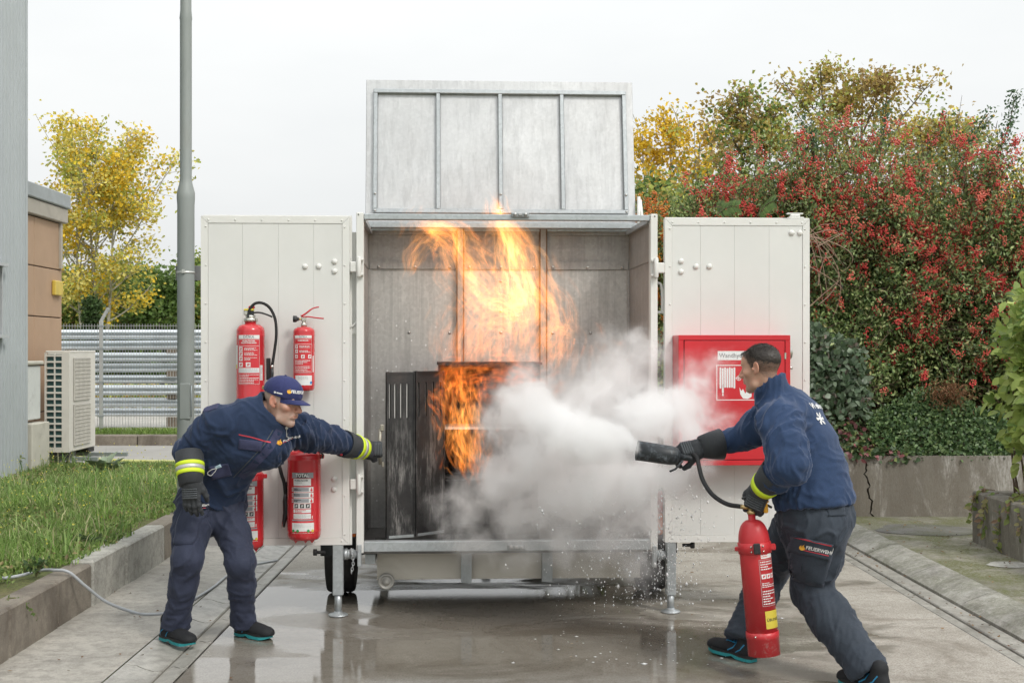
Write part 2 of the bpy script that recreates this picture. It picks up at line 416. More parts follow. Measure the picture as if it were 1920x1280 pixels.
# far kerb, verge
fk = root('road_kerb', (-5, 21.5, 0), kind='structure')
for i in range(-14, 4):
    mb = MB(); mb.box((i+.006, 21.4, -.05), (i+.994, 21.62, .17), bev=.015); obj('kerb_stone', mb, KERB, fk)
sheet('verge', -40, 40, 21.6, 24.0, .14, SOILG, kind='structure')
sheet('storage_yard', -40, 40, 24.0, 36, .0, concrete_mat('pale_yard_concrete', (.47,.455,.42), stain=.3), kind='structure')
# right hand side: drain channel, sloping kerb stones, mossy footpath
dr = root('drain_channel', (2.75, 8, 0), kind='structure')
mb = MB(); mb.box((2.64, .3, -.09), (2.93, 12, -.06)); obj('channel_bed', mb, DARKGAP, dr)
y = 2.0
while y < 11.4:
    mb = MB(); mb.box((2.672, y+.003, -.05), (2.742, y+.997, -.003), bev=.004); obj('channel_rim', mb, GUTTER, dr)
    mb = MB(); mb.box((2.765, y+.003, -.05), (2.885, y+.997, -.001), bev=.006); obj('channel_stone', mb, GUTTER, dr)
    y += 1.0
pk = root('path_kerb', (3, 8, 0), kind='structure')
y = 2.0
while y < 11.4:
    mb = MB(); prof = [(2.895, -.06), (2.893, .012), (2.93, .035), (3.06, .085), (3.125, .092), (3.13, -.06)]
    mb.prism(prof, y+.004, y+.99); obj('kerb_stone', mb, PKERB, pk); y += .994
pth = sheet('footpath', 3.12, 9, .5, 11.9, .085, MOSSY, 30, 40)
mb = MB()
for i in range(5):    # a grey tarmac patch and a pale worn patch, 4 mm proud
    pass
def blob_sheet(name, cx, cy_, rx, ry, z, mat, seed, n=26):
    mb = MB(); rr = [1+.25*mnoise.noise((math.cos(2*math.pi*k/n)*1.3, math.sin(2*math.pi*k/n)*1.3, seed)) for k in range(n)]
    vs = [(cx, cy_, z)]+[(cx+rx*rr[k]*math.cos(2*math.pi*k/n), cy_+ry*rr[k]*math.sin(2*math.pi*k/n), z) for k in range(n)]
    mb.add(vs, [(0, 1+k, 1+(k+1) % n) for k in range(n)]); return obj(name, mb, mat, kind='structure')
blob_sheet('tarmac_patch', 3.62, 10.75, .42, .35, .089, concrete_mat('patch_tarmac', (.19,.185,.175), moss=.6, stain=.4, bump=.8), 1.)
blob_sheet('mortar_patch', 3.62, 9.0, .17, .12, .089, concrete_mat('pale_mortar', (.5,.49,.45)), 2.)

# ================================================================== walls on the right
w = root('retaining_wall', (4, 11.7, .05), 'weathered grey concrete retaining wall with a jagged crack, below the red berried hedge', 'retaining wall')
ztop = .635
def crack_x(z): return 2.0+(1620-930)/2400*11.62-(2.0)+.10*(1-z/.63)*.9+.012*math.sin(z*37)+.008*math.sin(z*91)
def wallpart(xa, xb, sidea=None, sideb=None):
    mb = MB(); nz = 24; vs = []; fs = []
    for side, yy in ((0, 11.62), (1, 11.92)):
        for i in range(nz+1):
            z = -.02+(ztop+.02)*i/nz
            xl = crack_x(z)+.004+.007*abs(math.sin(z*53)) if sidea else xa
            xr = crack_x(z)-.003-.006*abs(math.sin(z*41+1)) if sideb else xb
            vs += [(xl, yy, z), (xr, yy, z)]
    n = (nz+1)*2
    for i in range(nz):
        a = i*2; fs += [(a, a+1, a+3, a+2), (n+a+1, n+a, n+a+2, n+a+3), (a, a+2, n+a+2, n+a), (a+1, n+a+1, n+a+3, a+3)]
    a = nz*2; fs += [(a, a+1, n+a+1, n+a)]
    mb.add(vs, fs); return mb
obj('wall_slab', wallpart(1.0, 0, None, True), RWALL, w)
obj('wall_slab', wallpart(0, 5.1, True, None), RWALL, w)
mb = MB(); mb.box((1.0, 11.70, -.02), (9, 11.90, .60)); obj('wall_core', mb, DARKGAP, w)
mb = MB(); mb.box((5.115, 11.62, -.02), (9, 11.92, ztop+.004)); obj('wall_slab', mb, RWALL, w)
w2 = root('planter_wall', (3.9, 9, .08), 'low stained concrete planter wall under the bright green leaves at the right edge', 'low wall')
PW = concrete_mat('planter_concrete', (.21,.19,.16), var=.25, stain=.85, stretch=(1,1,.35), bump=.6, moss=.2, chalk=.6)
mb = MB(); mb.box((3.755, 9.02, .05), (3.92, 10.1, .487), bev=.012); obj('wall_slab', mb, PW, w2)
mb = MB(); mb.box((3.752, 5.0, .05), (3.92, 9.008, .490), bev=.012); obj('wall_slab', mb, PW, w2)
mb = MB(); mb.box((3.925, 9.93, .05), (8, 10.1, .487), bev=.012); obj('wall_slab', mb, PW, w2)
sheet('planter_soil', 3.9, 9, 5, 9.95, .43, SOIL)
sheet('hedge_bank', 1.0, 14, 11.88, 18, .56, SOIL)

# ================================================================== buildings at the left
CLAD = pm('grey_ribbed_cladding', (.44,.475,.49), .45, .15, var=.08, vs=1, rv=.06)
CLADW = pm('grey_sill_metal', (.50,.52,.53), .4, .2, var=.05)
g = root('grey_clad_hall', (-5, 10, .25), 'tall hall clad in grey ribbed sheet metal with a small window, at the left edge', 'industrial hall')
XW = -5.0; mb = MB(); vs = []; fs = []; yy = 4.0
pts = []
while yy < 13.6: pts += [(XW-.025, yy), (XW-.025, yy+.030), (XW, yy+.042), (XW, yy+.078), (XW-.025, yy+.09)]; yy += .09
pts = [(x, min(y, 13.6)) for x, y in pts]
hole = (12.0, 12.93, 1.735, 2.436)        # window opening: y0 y1 z0 z1
for zi, (za, zb) in enumerate(((.1, hole[2]), (hole[2], hole[3]), (hole[3], 9.))):
    for i in range(len(pts)-1):
        if zi == 1 and hole[0] <= (pts[i][1]+pts[i+1][1])/2 <= hole[1]: continue
        b = len(vs); (xa, ya), (xb, yb) = pts[i], pts[i+1]
        vs += [(xa, ya, za), (xb, yb, za), (xb, yb, zb), (xa, ya, zb)]; fs.append((b+3, b+2, b+1, b))
mb.add(vs, fs); obj('ribbed_wall', mb, CLAD, g)
mb = MB(); mb.box((XW-6, 13.6, .1), (XW+.004, 13.66, 9)); mb.box((XW-6, 4, .1), (XW-.2, 13.6, 9)); obj('end_wall', mb, CLAD, g)
wd = root('window_tmp'); bpy.data.objects.remove(wd)
mb = MB(); mb.box((XW-.19, hole[0]-.04, hole[2]-.02), (XW+.07, hole[1]+.03, hole[2]+.012)); sill = obj('window_sill', mb, CLADW, g)
mb = MB(); mb.box((XW-.19, hole[0]-.04, hole[3]), (XW+.07, hole[1]+.03, hole[3]+.03)); obj('window_hood', mb, CLADW, g)
mb = MB(); mb.box((XW-.19, hole[1], hole[2]), (XW+.01, hole[1]+.03, hole[3])); mb.box((XW-.19, hole[0]-.03, hole[2]), (XW+.01, hole[0], hole[3])); obj('window_frame', mb, CLADW, g)['kind'] = 'stuff'
mb = MB(); mb.box((XW-.17, hole[0], hole[2]), (XW-.16, hole[1], hole[3])); obj('window_pane', mb, pm('window_glass_dark', (.12,.14,.15), .08, 0, var=.1), g)
mb = MB(); mb.box((XW-.02, 4, .1), (XW+.012, 13.62, .3)); obj('base_flashing', mb, CLADW, g)

BEI = pm('beige_wall_panel', (.42,.285,.19), .75, var=.08, vs=2, bump=.3, bs=120, dirt=.25, dirtc=(.25,.17,.11))
FASC = pm('roof_fascia', (.40,.37,.32), .7, var=.1, vs=3, dirt=.3)
ZINC = pm('zinc_flashing', (.36,.39,.40), .4, .5, var=.2, vs=4)
bh = root('beige_annex', (-5.6, 15, 0), 'low flat roofed annex of beige panels with dark joints, behind the outdoor cooling unit', 'annex building')
XB = -5.4; ze = 15.9
zj = [.0, .86, 1.41, 1.99, 2.58, 3.16]
for i in range(len(zj)-1):
    mb = MB(); mb.box((XB-.1, 13.7, zj[i]+.006), (XB, 14.96, zj[i+1]-.006), bev=.006); obj('wall_panel', mb, BEI, bh)
    mb = MB(); mb.box((XB-.1, 14.972, zj[i]+.006), (XB, ze, zj[i+1]-.006), bev=.006); obj('wall_panel', mb, BEI, bh)
mb = MB(); mb.box((XB-6, 13.7, 0), (XB-.02, ze-.01, 3.2)); obj('wall_core', mb, DARKGAP, bh)
mb = MB(); mb.box((XB-6, ze-.008, 0), (XB-.004, ze+.02, 3.19)); obj('end_wall', mb, BEI, bh)
mb = MB(); mb.box((XB-6, 13.6, 3.165), (XB+.06, ze+.08, 3.345), bev=.01); obj('fascia', mb, FASC, bh)
mb = MB(); mb.box((XB-6, 13.6, 3.35), (XB+.085, ze+.11, 3.52), bev=.012); obj('roof_edge_flashing', mb, ZINC, bh)
mb = MB(); mb.box((XB, ze-.09, 2.6), (XB+.025, ze-.02, 3.16)); obj('corner_strip', mb, FASC, bh)
YEL = pm('yellow_box_paint', (.62,.46,.08), .5)
mb = MB(); mb.box((XB+.002, 15.55, 2.26), (XB+.05, 15.83, 2.44), bev=.01); tag(obj('alarm_box', mb, YEL), 'small yellow alarm box high on the beige wall', 'alarm box')
CABW = pm('cabinet_pale_paint', (.62,.64,.62), .5, var=.06, vs=8, dirt=.3)
CABB = pm('cabinet_plinth', (.52,.50,.43), .8, var=.08, dirt=.4)
c = root('meter_cabinet', (-5.2, 14.1, .2), 'pale grey electrical cabinet on a cream concrete plinth, beside the ribbed hall', 'electrical cabinet')
mb = MB(); mb.box((XB+.02, 13.75, .2), (XB+.42, 14.28, .80), bev=.01); obj('plinth', mb, CABB, c)
mb = MB(); mb.box((XB+.04, 13.78, .83), (XB+.335, 14.24, 1.42), bev=.012); obj('door', mb, CABW, c)
mb = MB(); mb.box((XB+.03, 13.76, 1.43), (XB+.36, 14.28, 1.475), bev=.012); obj('cap', mb, CABB, c)
mb = MB(); mb.box((XB+.17, 13.762, 1.08), (XB+.20, 13.778, 1.16), bev=.004); obj('handle', mb, pm('dark_handle', (.2,.2,.2), .5), c)
mb = MB(); mb.box((XB+.02, 13.75, 2.0), (XB+.09, 13.9, 2.75)); mb.box((XB+.02, 13.75, 1.5), (XB+.07, 13.86, 2.0)); tag(obj('cable_box', mb, CABW), 'narrow white cable trunking running up the wall above the cabinet', 'cable trunking')
mb = MB(); mb.tube([(XB+.13, 13.95, 1.48), (XB+.13, 13.95, 3.0)], .022); mb.box((XB+.10, 13.93, 2.3), (XB+.165, 13.97, 3.02))
tag(obj('wall_conduit', mb, ZINC), 'grey metal conduit and perforated cable rail on the annex wall', 'conduit')

# outdoor cooling unit on rails
AC = pm('unit_cream_paint', (.66,.635,.58), .5, var=.05, vs=4, dirt=.12); FIN = pm('dark_teal_fins', (.035,.085,.085), .5, .2); GRL = pm('mesh_grille', (.36,.345,.315), .6)
RAIL = pm('galvanised_rail', (.38,.42,.44), .4, .6, var=.15, vs=12)
ax0, ax1, ay0, ay1, az0, az1 = -5.115, -4.835, 14.5, 15.45, .435, 1.575
u = root('cooling_unit', (-4.97, 15, .36), 'cream outdoor cooling unit with dark finned side and two mesh grilles, on a metal stand', 'cooling unit')
mb = MB(); mb.box((ax0+.02, ay0+.03, az0), (ax1, ay1, az1), bev=.008); mb.box((ax0, ay0+.028, az1-.012), (ax1+.004, ay1+.004, az1+.012), bev=.006)
mb.box((ax1-.085, ay0, az0), (ax1, ay0+.0295, az1-.013)); obj('casing', mb, AC, u)
mb = MB(); mb.box((ax0+.022, ay0+.022, az0+.03), (ax1-.086, ay0+.0285, az1-.03)); obj('fin_panel', mb, FIN, u)
mb = MB(); X = [ax0, ax0+.022, ax0+.106, ax0+.120, ax0+.188]
mb.box((X[0], ay0, az0), (X[0]+.018, ay0+.022, az1-.013)); mb.box((X[2], ay0, az0), (X[3], ay0+.022, az1-.013))
n = 15; hh = (az1-.04-az0-.05)/n
for i in range(n+1): 
    z = az0+.045+i*hh; mb.box((X[0]+.0181, ay0+.001, z-.010), (X[2]-.0001, ay0+.021, z+.010)); mb.box((X[3]+.0001, ay0+.001, z-.010), (ax1-.0851, ay0+.021, z+.010))
mb.box((X[0]+.0181, ay0+.001, az0), (X[2]-.0001, ay0+.021, az0+.033)); mb.box((X[3]+.0001, ay0+.001, az0), (ax1-.0851, ay0+.021, az0+.033))
obj('side_grid', mb, AC, u)
for (za, zb) in ((az0+.06, az0+.535), (az0+.575, az1-.07)):
    mb = MB(); mb.box((ax1+.001, ay0+.14, za), (ax1+.012, ay0+.72, zb), bev=.004); gq = obj('fan_grille', mb, GRL, u)
    mb = MB()
    for i in range(13): y = ay0+.15+i*.56/12; mb.box((ax1+.0125, y-.004, za+.005), (ax1+.018, y+.004, zb-.005))
    for i in range(12): z = za+.01+i*(zb-za-.02)/11; mb.box((ax1+.0185, ay0+.145, z-.003), (ax1+.021, ay0+.715, z+.003))
    tag(obj('grille_wires', mb, AC, gq), kind='stuff')
for ya_, xe_ in ((14.6, -4.55), (15.25, -4.4)): mb = MB(); mb.box((-5.3, ya_, .33), (xe_, ya_+.06, .375)); obj('rail', mb, RAIL, u)
for x, y in ((-5.0, 14.63), (-4.85, 15.28), (-5.1, 15.28), (-4.82, 14.63)): mb = MB(); mb.box((x-.02, y-.02, .15), (x+.02, y+.02, .329)); obj('stand_leg', mb, RAIL, u)
RD = pm('rubber_dark', (.03,.03,.03), .8)
for ya_, yb_ in ((14.52, 14.75), (15.2, 15.42)): mb = MB(); mb.box((-5.1, ya_, .38), (-4.84, yb_, .43)); obj('foot_block', mb, RD, u)
mb = MB(); mb.tube(spline([(-5.35, 14.7, .5), (-5.2, 14.62, .49), (-5.09, 14.6, .52)]), .03); obj('pipe', mb, CABW, u)
# yellow hose behind the bed
mb = MB(); mb.tube(spline([(-4.9, 14.95, .335), (-4.4, 14.9, .30), (-3.6, 14.92, .285), (-2.9, 14.95, .29), (-2.4, 15.1, .05), (-1.8, 15.4, .03)], 10), .028)
tag(obj('yellow_hose', mb, pm('hose_yellow', (.52,.52,.20), .6)), 'pale yellow garden hose lying along the far end of the grass bed', 'hose')

# ================================================================== lamp pole with a sign seen from behind
POLE = pm('pole_weathered_paint', (.30,.325,.315), .55, .1, var=.14, vs=3, bump=.25, bs=60, dirt=.25, dirtc=(.33,.27,.18), stretch=(1,1,.3))
YP = 10.5; PX = (348.5-930)/2400*YP; zz = lambda y: EYE-(y-CY)/2400*YP
pl = root('lamp_pole', (PX, YP, .25), 'tall grey painted steel lamp pole stepped thinner halfway up, behind the man in the cap', 'lamp pole')
mb = MB(); r0 = .0695; r1 = .048
mb.lathe([(r0+.004, .2), (r0, .4), (r0, zz(385)), (r0+.004, zz(372)), (r0+.004, zz(362)), (r1+.006, zz(345)), (r1, zz(335)), (r1, zz(40)), (r1+.003, zz(35)), (r1-.003, zz(20)), (r1-.006, 7.5)], 28, m=Matrix.Translation((PX, YP, 0)))
obj('pole_shaft', mb, POLE, pl)
mb = MB(); mb.box((PX-.035, YP-r0-.006, zz(785)), (PX+.052, YP-r0+.02, zz(718)), bev=.006); d = obj('service_door', mb, POLE, pl)
mb = MB(); mb.tube([(PX+.058, YP-r0+.012, zz(722)), (PX+.062, YP-r0-.004, zz(726)), (PX+.062, YP-r0-.004, zz(776)), (PX+.058, YP-r0+.012, zz(780))], .005); obj('door_hinge_bar', mb, RAIL, pl)
mb = MB(); mb.lathe([(r0+.001, zz(513)), (r0+.005, zz(512.5)), (r0+.005, zz(509.5)), (r0+.001, zz(509))], 28, cap=False, m=Matrix.Translation((PX, YP, 0))); mb.box((PX-.012, YP-r0-.02, zz(513)), (PX+.008, YP-r0-.003, zz(506)))
obj('clamp_band', mb, pm('clamp_steel', (.65,.65,.62), .35, .7), pl)
mb = MB(); mb.box((PX-.105, YP+r0+.012, zz(525)), (PX+.135, YP+r0+.018, zz(497)), bev=.002)
mb.box((PX-.05, YP+r0-.01, zz(515)), (PX+.05, YP+r0+.0119, zz(507)))
for sx in (-.095, .12):
    for z in (zz(522), zz(500)): mb.lathe([(.004, 0), (.004, .004)], 8, m=frame((PX+sx, YP+r0+.012, z), (0,-1,0)))
tag(obj('sign_plate', mb, pm('sign_back_alu', (.22,.22,.22), .5, .3, var=.1)), 'small grey metal sign seen from behind, clamped to the lamp pole', 'sign')

# ================================================================== fence and stacked crash barriers beyond it
FEN = pm('fence_galvanised', (.50,.52,.52), .4, .5)
YF = 22.8; zt = lambda y: EYE-(y-CY)/2400*YF; zf0, zf1 = .17, zt(607)
f = root('mesh_fence', (-6, YF, .14), 'galvanised double bar mesh fence with posts beyond the road, in front of the stacked barriers', 'fence')
mb = MB(); x = -10.2
while x < 0: mb.box((x-.0035, YF-.0035, zf0), (x+.0035, YF+.0035, zf1)); x += .05
tag(obj('vertical_wires', mb, FEN, f), kind='stuff')
mb = MB(); z = zf0+.05
while z < zf1: mb.box((-10.2, YF-.012, z-.004), (0, YF-.0045, z+.004)); mb.box((-10.2, YF+.0045, z-.004), (0, YF+.012, z+.004)); z += .2
obj('bar', mb, FEN, f)['kind'] = 'stuff'
for xp in (-9.53, -7.02, -4.5, -2.0):
    mb = MB(); mb.box((xp-.032, YF-.07, .0), (xp+.032, YF-.016, zf1+.05), bev=.004); mb.box((xp-.025, YF-.055, 0), (xp+.025, YF-.02, .26), m=Matrix.Translation((0,0,zf1+.05)) @ Matrix.Translation((xp, YF, 0)) @ Matrix.Rotation(.5, 4, 'Y') @ Matrix.Translation((-xp, -YF, 0)))
    obj('post', mb, FEN, f)
    mb = MB()
    for z in (.4, 1.0, 1.6, 2.0): mb.box((xp-.045, YF-.08, z), (xp+.045, YF-.012, z+.03))
    obj('clamps', mb, RAIL, f)['kind'] = 'stuff'
GALV2 = pm('barrier_galvanised', (.68,.73,.77), .36, .3, var=.12, vs=2, rv=.12)
YB = 26.; zb_ = lambda y: EYE-(y-CY)/2400*YB
for i, (ya, yb, tilt) in enumerate(((618, 636, .0), (637, 655, .05), (661, 678, -.01), (680, 697, .03), (703, 719, 0), (721, 740, .012), (745, 763, 0), (765, 781, -.01))):
    z0, z1 = zb_(yb), zb_(ya); h = z1-z0; d = .08; y = YB+.12*math.sin(i*2.1)
    n = 30; prof = []
    for k in range(n+1): t = k/n; prof.append((y-.045*math.sin(2*math.pi*(t*2-.25))-.03, z0+h*t))
    mb = MB(); vs = []; fs = []
    for xx in (-10.5+.2*i % .5, -1.6+.1*i):
        for (yy, z) in prof: vs.append((xx, yy, z+tilt*(xx+6)*.12))
        for (yy, z) in reversed(prof): vs.append((xx, yy+.02, z+tilt*(xx+6)*.12))
    m = len(prof)*2
    for k in range(m): k2 = (k+1) % m; fs.append((k2, k, m+k, m+k2))
    fs += [tuple(range(m)), tuple(reversed(range(m, 2*m)))]
    mb.add(vs, fs, 0, False)
    names = ['topmost', 'second from the top', 'third from the top', 'fourth from the top', 'fifth from the top', 'third from the bottom', 'second from the bottom', 'lowest']
    tag(obj('crash_barrier', mb, GALV2), f'galvanised crash barrier rail, {names[i]} in the stack behind the mesh fence', 'crash barrier', 'crash barrier rails stacked behind the fence')
WOODD = pm('old_timber', (.16,.13,.10), .9, var=.3, vs=5)
for xp in (-8.6, -6.55, -4.0):
    wl = {-8.6: 'leftmost', -6.55: 'middle', -4.0: 'rightmost'}[xp]
    ts = root('timber_bearers', (xp, YB, 0), f'{wl} set of dark timber bearers between the crash barrier rails', 'timber bearers', 'timber bearers in the barrier stack')
    for (ya, yb) in ((781.5, 806), (739.5, 746.5), (695.5, 705.5), (654.8, 661.5)): mb = MB(); mb.box((xp-.12, YB-.1, max(0, zb_(yb))), (xp+.08, YB+.02, zb_(ya))); obj('bearer', mb, WOODD, ts)
# ================================================================== the fire training trailer
YAW = R(2.9); T0 = Vector((.07, 7.75, 0)); TR = Matrix.Translation(T0) @ Matrix.Rotation(YAW, 4, 'Z')
setspace(TR)
def lx(p, ly=0.):                       # trailer x for a photo column at trailer depth ly
    k = (p-CX)/FPX; c, s = math.cos(YAW), math.sin(YAW)
    return (k*(T0.y+ly*c)-T0.x+ly*s)/(c-k*s)
def lz(y, D=7.75): return EYE-(y-CY)/FPX*D
TWHITE = pm('trailer_white_enamel', (.70,.70,.68), .24, var=.045, vs=2.5, rv=.08, bump=.10, bs=7, bd=.006, dirt=.06, dirtc=(.45,.42,.38))
TWHITE2 = pm('trailer_white_trim', (.73,.725,.70), .34, var=.03, vs=3, rv=.06)
GALV = None
def galv_mat(name, base, metal=.65, rough=.42, soot=0., streak=0., splat=False, var=.1, heat=0.):
    b = NB(name); co = b.coord()
    v = b.n('ShaderNodeTexVoronoi'); v.inputs['Scale'].default_value = 55; b.l(co, v.inputs['Vector'])
    col = b.ramp(v.outputs['Color'], [(.1, sc(base, 1-var)), (.9, sc(base, 1+var))])
    col = b.mix(b.ramp(b.noise(3, 6, .65, co), [(.35, .35), (.65, 0.)]), col, sc(base, .72))
    if streak > 0:
        st = b.ramp(b.noise(1, 6, .65, b.coord((26, 26, 1.1))), [(.48, 0.), (.72, streak)]); col = b.mix(st, col, sc(base, .45))
        st = b.ramp(b.noise(1, 6, .65, b.coord((38, 38, 1.8))), [(.56, 0.), (.76, streak*.7)]); col = b.mix(st, col, sc(base, 1.5))
    if soot > 0:
        s1 = b.ramp(b.noise(2.0, 7, .66, co, .5), [(.42, 0.), (.66, soot)]); col = b.mix(s1, col, (.125,.10,.085))
    if heat > 0:
        s1 = b.ramp(b.noise(1.3, 5, .6, co, .5), [(.40, 0.), (.62, heat)]); col = b.mix(s1, col, (.25,.215,.195))
    r = b.math('ADD', b.math('MULTIPLY', b.noise(7, 5, .6, co), .26), rough-.13)
    mt = metal
    if splat:
        w = b.n('ShaderNodeTexVoronoi'); w.inputs['Scale'].default_value = 30; w.inputs['Randomness'].default_value = 1; b.l(b.coord((1,1,.75)), w.inputs['Vector'])
        dots = b.ramp(w.outputs['Distance'], [(.13, 1.), (.20, 0.)])
        rnd = b.n('ShaderNodeSeparateColor'); b.l(w.outputs['Color'], rnd.inputs[0])
        sx = b.n('ShaderNodeSeparateXYZ'); b.l(co, sx.inputs[0])
        reg = b.math('MULTIPLY', b.ramp(b.math('ADD', sx.outputs[0], 1.), [(.02, 1.), (.75, 0.)]), b.ramp(sx.outputs[2], [(.45, .9), (.9, 1.)]))
        zr = b.ramp(b.math('MULTIPLY', sx.outputs[2], .5), [(.2, .55), (.5, .8), (.93, .4), (.98, 0.)])
        keep = b.math('GREATER_THAN', b.math('MULTIPLY', reg, zr), rnd.outputs[0])
        dm = b.math('MULTIPLY', dots, keep); col = b.mix(dm, col, (.75,.76,.76)); mt = b.mix(dm, metal, 0.)
    return b.done(b.bsdf(col, r, mt, b.bump(b.noise(30, 4, .6, co), .06, .003)))
GALV = galv_mat('galvanised_steel', (.48,.51,.525), .6, .42)
GALVD = galv_mat('galvanised_steel_dull', (.40,.425,.43), .45, .5, streak=.3)
INNER = galv_mat('interior_sheet_steel', (.55,.545,.53), .45, .46, streak=.45, soot=.2, splat=True)
INNERT = galv_mat('heat_stained_sheet_steel', (.44,.43,.415), .4, .5, streak=.4, soot=.30, heat=.35)
INSIDE = galv_mat('heat_stained_side_sheet', (.44,.42,.405), .4, .48, streak=.4, soot=.25, heat=.5, splat=True)
LIDM = galv_mat('lid_sheet_steel', (.63,.635,.64), .5, .38, streak=.35, soot=.10, var=.05)
RIVET = pm('rivet_steel', (.52,.52,.51), .3, .8)
RUST = pm('rusty_heat_bar', (.20,.115,.07), .7, .4, var=.5, vs=18, stretch=(1,1,.4), bump=.4)
BLK = pm('black_rubber', (.018,.018,.019), .75, var=.2, vs=20, bump=.2, bs=120)
BLKP = pm('black_plastic', (.022,.023,.025), .42, var=.1)
CHAR = None
def char_mat():
    b = NB('charred_steel'); co = b.coord()
    c = b.ramp(b.noise(4, 8, .7, co), [(.3, (.014,.014,.015)), (.7, (.045,.043,.042))])
    sx = b.n('ShaderNodeSeparateXYZ'); b.l(co, sx.inputs[0])
    st = b.math('MULTIPLY', b.ramp(b.noise(1, 8, .78, b.coord((42, 42, 5))), [(.46, 0.), (.66, .9)]), b.ramp(b.noise(5, 5, .65, b.coord((1.6,1.6,.6))), [(.44, 0.), (.62, 1.)]))
    low = b.ramp(sx.outputs[2], [(.42, 1.), (1.12, .0)])
    c = b.mix(b.math('MULTIPLY', st, low), c, (.36,.345,.33))
    c = b.mix(b.ramp(b.noise(2.2, 6, .7, co, .8), [(.58, 0.), (.72, .5)]), c, (.12,.085,.075))
    return b.done(b.bsdf(c, b.math('ADD', b.math('MULTIPLY', b.noise(9, 4, .6, co), .35), .38), .25, b.bump(b.noise(40, 5, .7, co), .25, .004)))
CHAR = char_mat()

tr = root('fire_training_trailer', (0, 0, 0), 'white fire training trailer with both rear doors and roof flap open', 'trailer')
FL, FR = lx(682), lx(1219)              # clear opening
OL, OR = lx(668), lx(1232.5)
ZB, ZT = lz(1013), lz(402)
# rear portal frame
for (a, b_) in ((OL, FL), (FR, OR)):
    mb = MB(); mb.box((a, -.012, lz(1034)), (b_, .055, lz(400)), bev=.004); p = obj('frame_post', mb, TWHITE2, tr)
mb = MB(); mb.box((FL+.001, -.006, lz(413)), (FR-.001, .05, lz(402)), bev=.004); obj('top_beam', mb, GALV, tr)
mb = MB(); mb.box((FL+.001, -.009, lz(1032)), (FR-.001, .06, lz(1012.5)), bev=.004); obj('bottom_beam', mb, GALV, tr)
def catch(cx, cz):
    mb = MB(); mb.box((cx-.055, -.026, cz-.018), (cx+.055, -.0095, cz+.014), bev=.005); q = obj('lock_catch', mb, GALVD, tr)
    mb = MB()
    for s in (-1, 1): mb.lathe([(.011, 0), (.011, .012), (.004, .016)], 10, m=frame((cx+s*.032, -.027, cz), (0,-1,0)))
    mb.box((cx-.012, -.036, cz-.008), (cx+.012, -.0265, cz+.008), bev=.003)
    obj('catch_bolts', mb, RIVET, q)['kind'] = 'stuff'
catch(lx(975), lz(403)); catch(lx(968), lz(1024))
for p_, z_ in ((672.5, 404), (1227, 404.5)):
    mb = MB(); mb.lathe([(.004, 0), (.004, .004)], 8, m=frame((lx(p_), -.012, lz(z_)), (0,-1,0))); obj('screw', mb, BLKP, tr)
# inner linings
BD = .95                                  # depth of the burn bay
bl, br = FL-.02, FR+.02
ztop_in = lz(425, 8.7); zseam = lz(505, 8.7); zdeck = .395
def lin_panel(nm, x0, x1, z0, z1, mat, y=BD): 
    mb = MB(); mb.box((x0, y, z0), (x1, y+.012, z1)); return obj(nm, mb, mat, tr)
xb = [bl, lx(863, BD), lx(1018, BD), br]
for i in range(3):
    lin_panel('back_panel', xb[i]+.0015, xb[i+1]-.0015, zdeck, zseam-.001, INNER)
    lin_panel('back_panel', xb[i]+.0015, xb[i+1]-.0015, zseam+.001, 2.42, INNERT, BD-.001)
lin_panel('overlap_strip', bl+.01, br-.01, zseam, lz(490, 8.7), INNERT, BD-.014)
lin_panel('top_rail', bl+.01, br-.01, ztop_in-.01, 2.40, GALV, BD-.03)
lin_panel('top_strip', bl+.01, br-.01, lz(441, 8.7), ztop_in-.011, INNERT, BD-.013)
for (xs, s) in ((bl, 1), (br, -1)):
    mb = MB(); mb.box((xs-s*.012, .056, zdeck), (xs, BD-.002, zseam-.001)); obj('side_panel', mb, INSIDE, tr)
    mb = MB(); mb.box((xs-s*.012, .056, zseam+.001), (xs+s*.0015, BD-.002, 2.42)); obj('side_panel', mb, INNERT, tr)
    mb = MB(); mb.box((xs, .07, zseam), (xs+s*.004, BD-.004, lz(490, 8.7))); obj('overlap_strip', mb, INNERT, tr)
    mb = MB(); mb.box((xs, .06, 2.375), (xs+s*.03, BD-.031, 2.405)); obj('side_rail', mb, GALV, tr)
    mb = MB(); mb.box((xs+s*.001, BD-.02, zdeck), (xs+s*.018, BD-.0005, zseam-.002)); obj('corner_angle', mb, INNERT, tr)
for p_ in (863, 1018):
    x = lx(p_, BD); mb = MB(); mb.box((x-.019, BD-.034, lz(690, 8.7)-.5), (x+.019, BD-.015, lz(428, 8.7))); obj('guide_bar', mb, INNERT, tr)
    for s in (-1, 1):
        mb = MB(); mb.box((x+s*.0225-.0035, BD-.04, lz(690, 8.7)-.5), (x+s*.0225+.0035, BD-.014, lz(429, 8.7))); obj('bar_edge', mb, RUST, tr)
rv = MB(); rv.lathe([(.0105, 0), (.009, .005), (.004, .008)], 10, m=frame((0,0,0), (0,-1,0))); rvm = mkmesh('interior_rivet', rv, RIVET)
def rivet(x, y, z, me=rvm, nm='rivet', s=1, parent=None):
    o = link(nm, me, parent or tr, (x, y, z)); o.scale = (s, s, s); return o
for p_ in (684, 710, 778, 843, 880, 939, 1000, 1036, 1101, 1166): rivet(lx(p_, BD), BD-.0145, lz(501, 8.7))
for p_ in (710, 778, 843, 881, 939, 997, 1036, 1101, 1166): rivet(lx(p_, BD), BD-.0135, lz(430, 8.7), s=.6)
for p_, y_ in ((767, 623), (843, 624), (939, 623), (939, 527), (1036, 624), (1107, 624), (939, 583)): rivet(lx(p_, BD), BD-.001, lz(y_, 8.7))
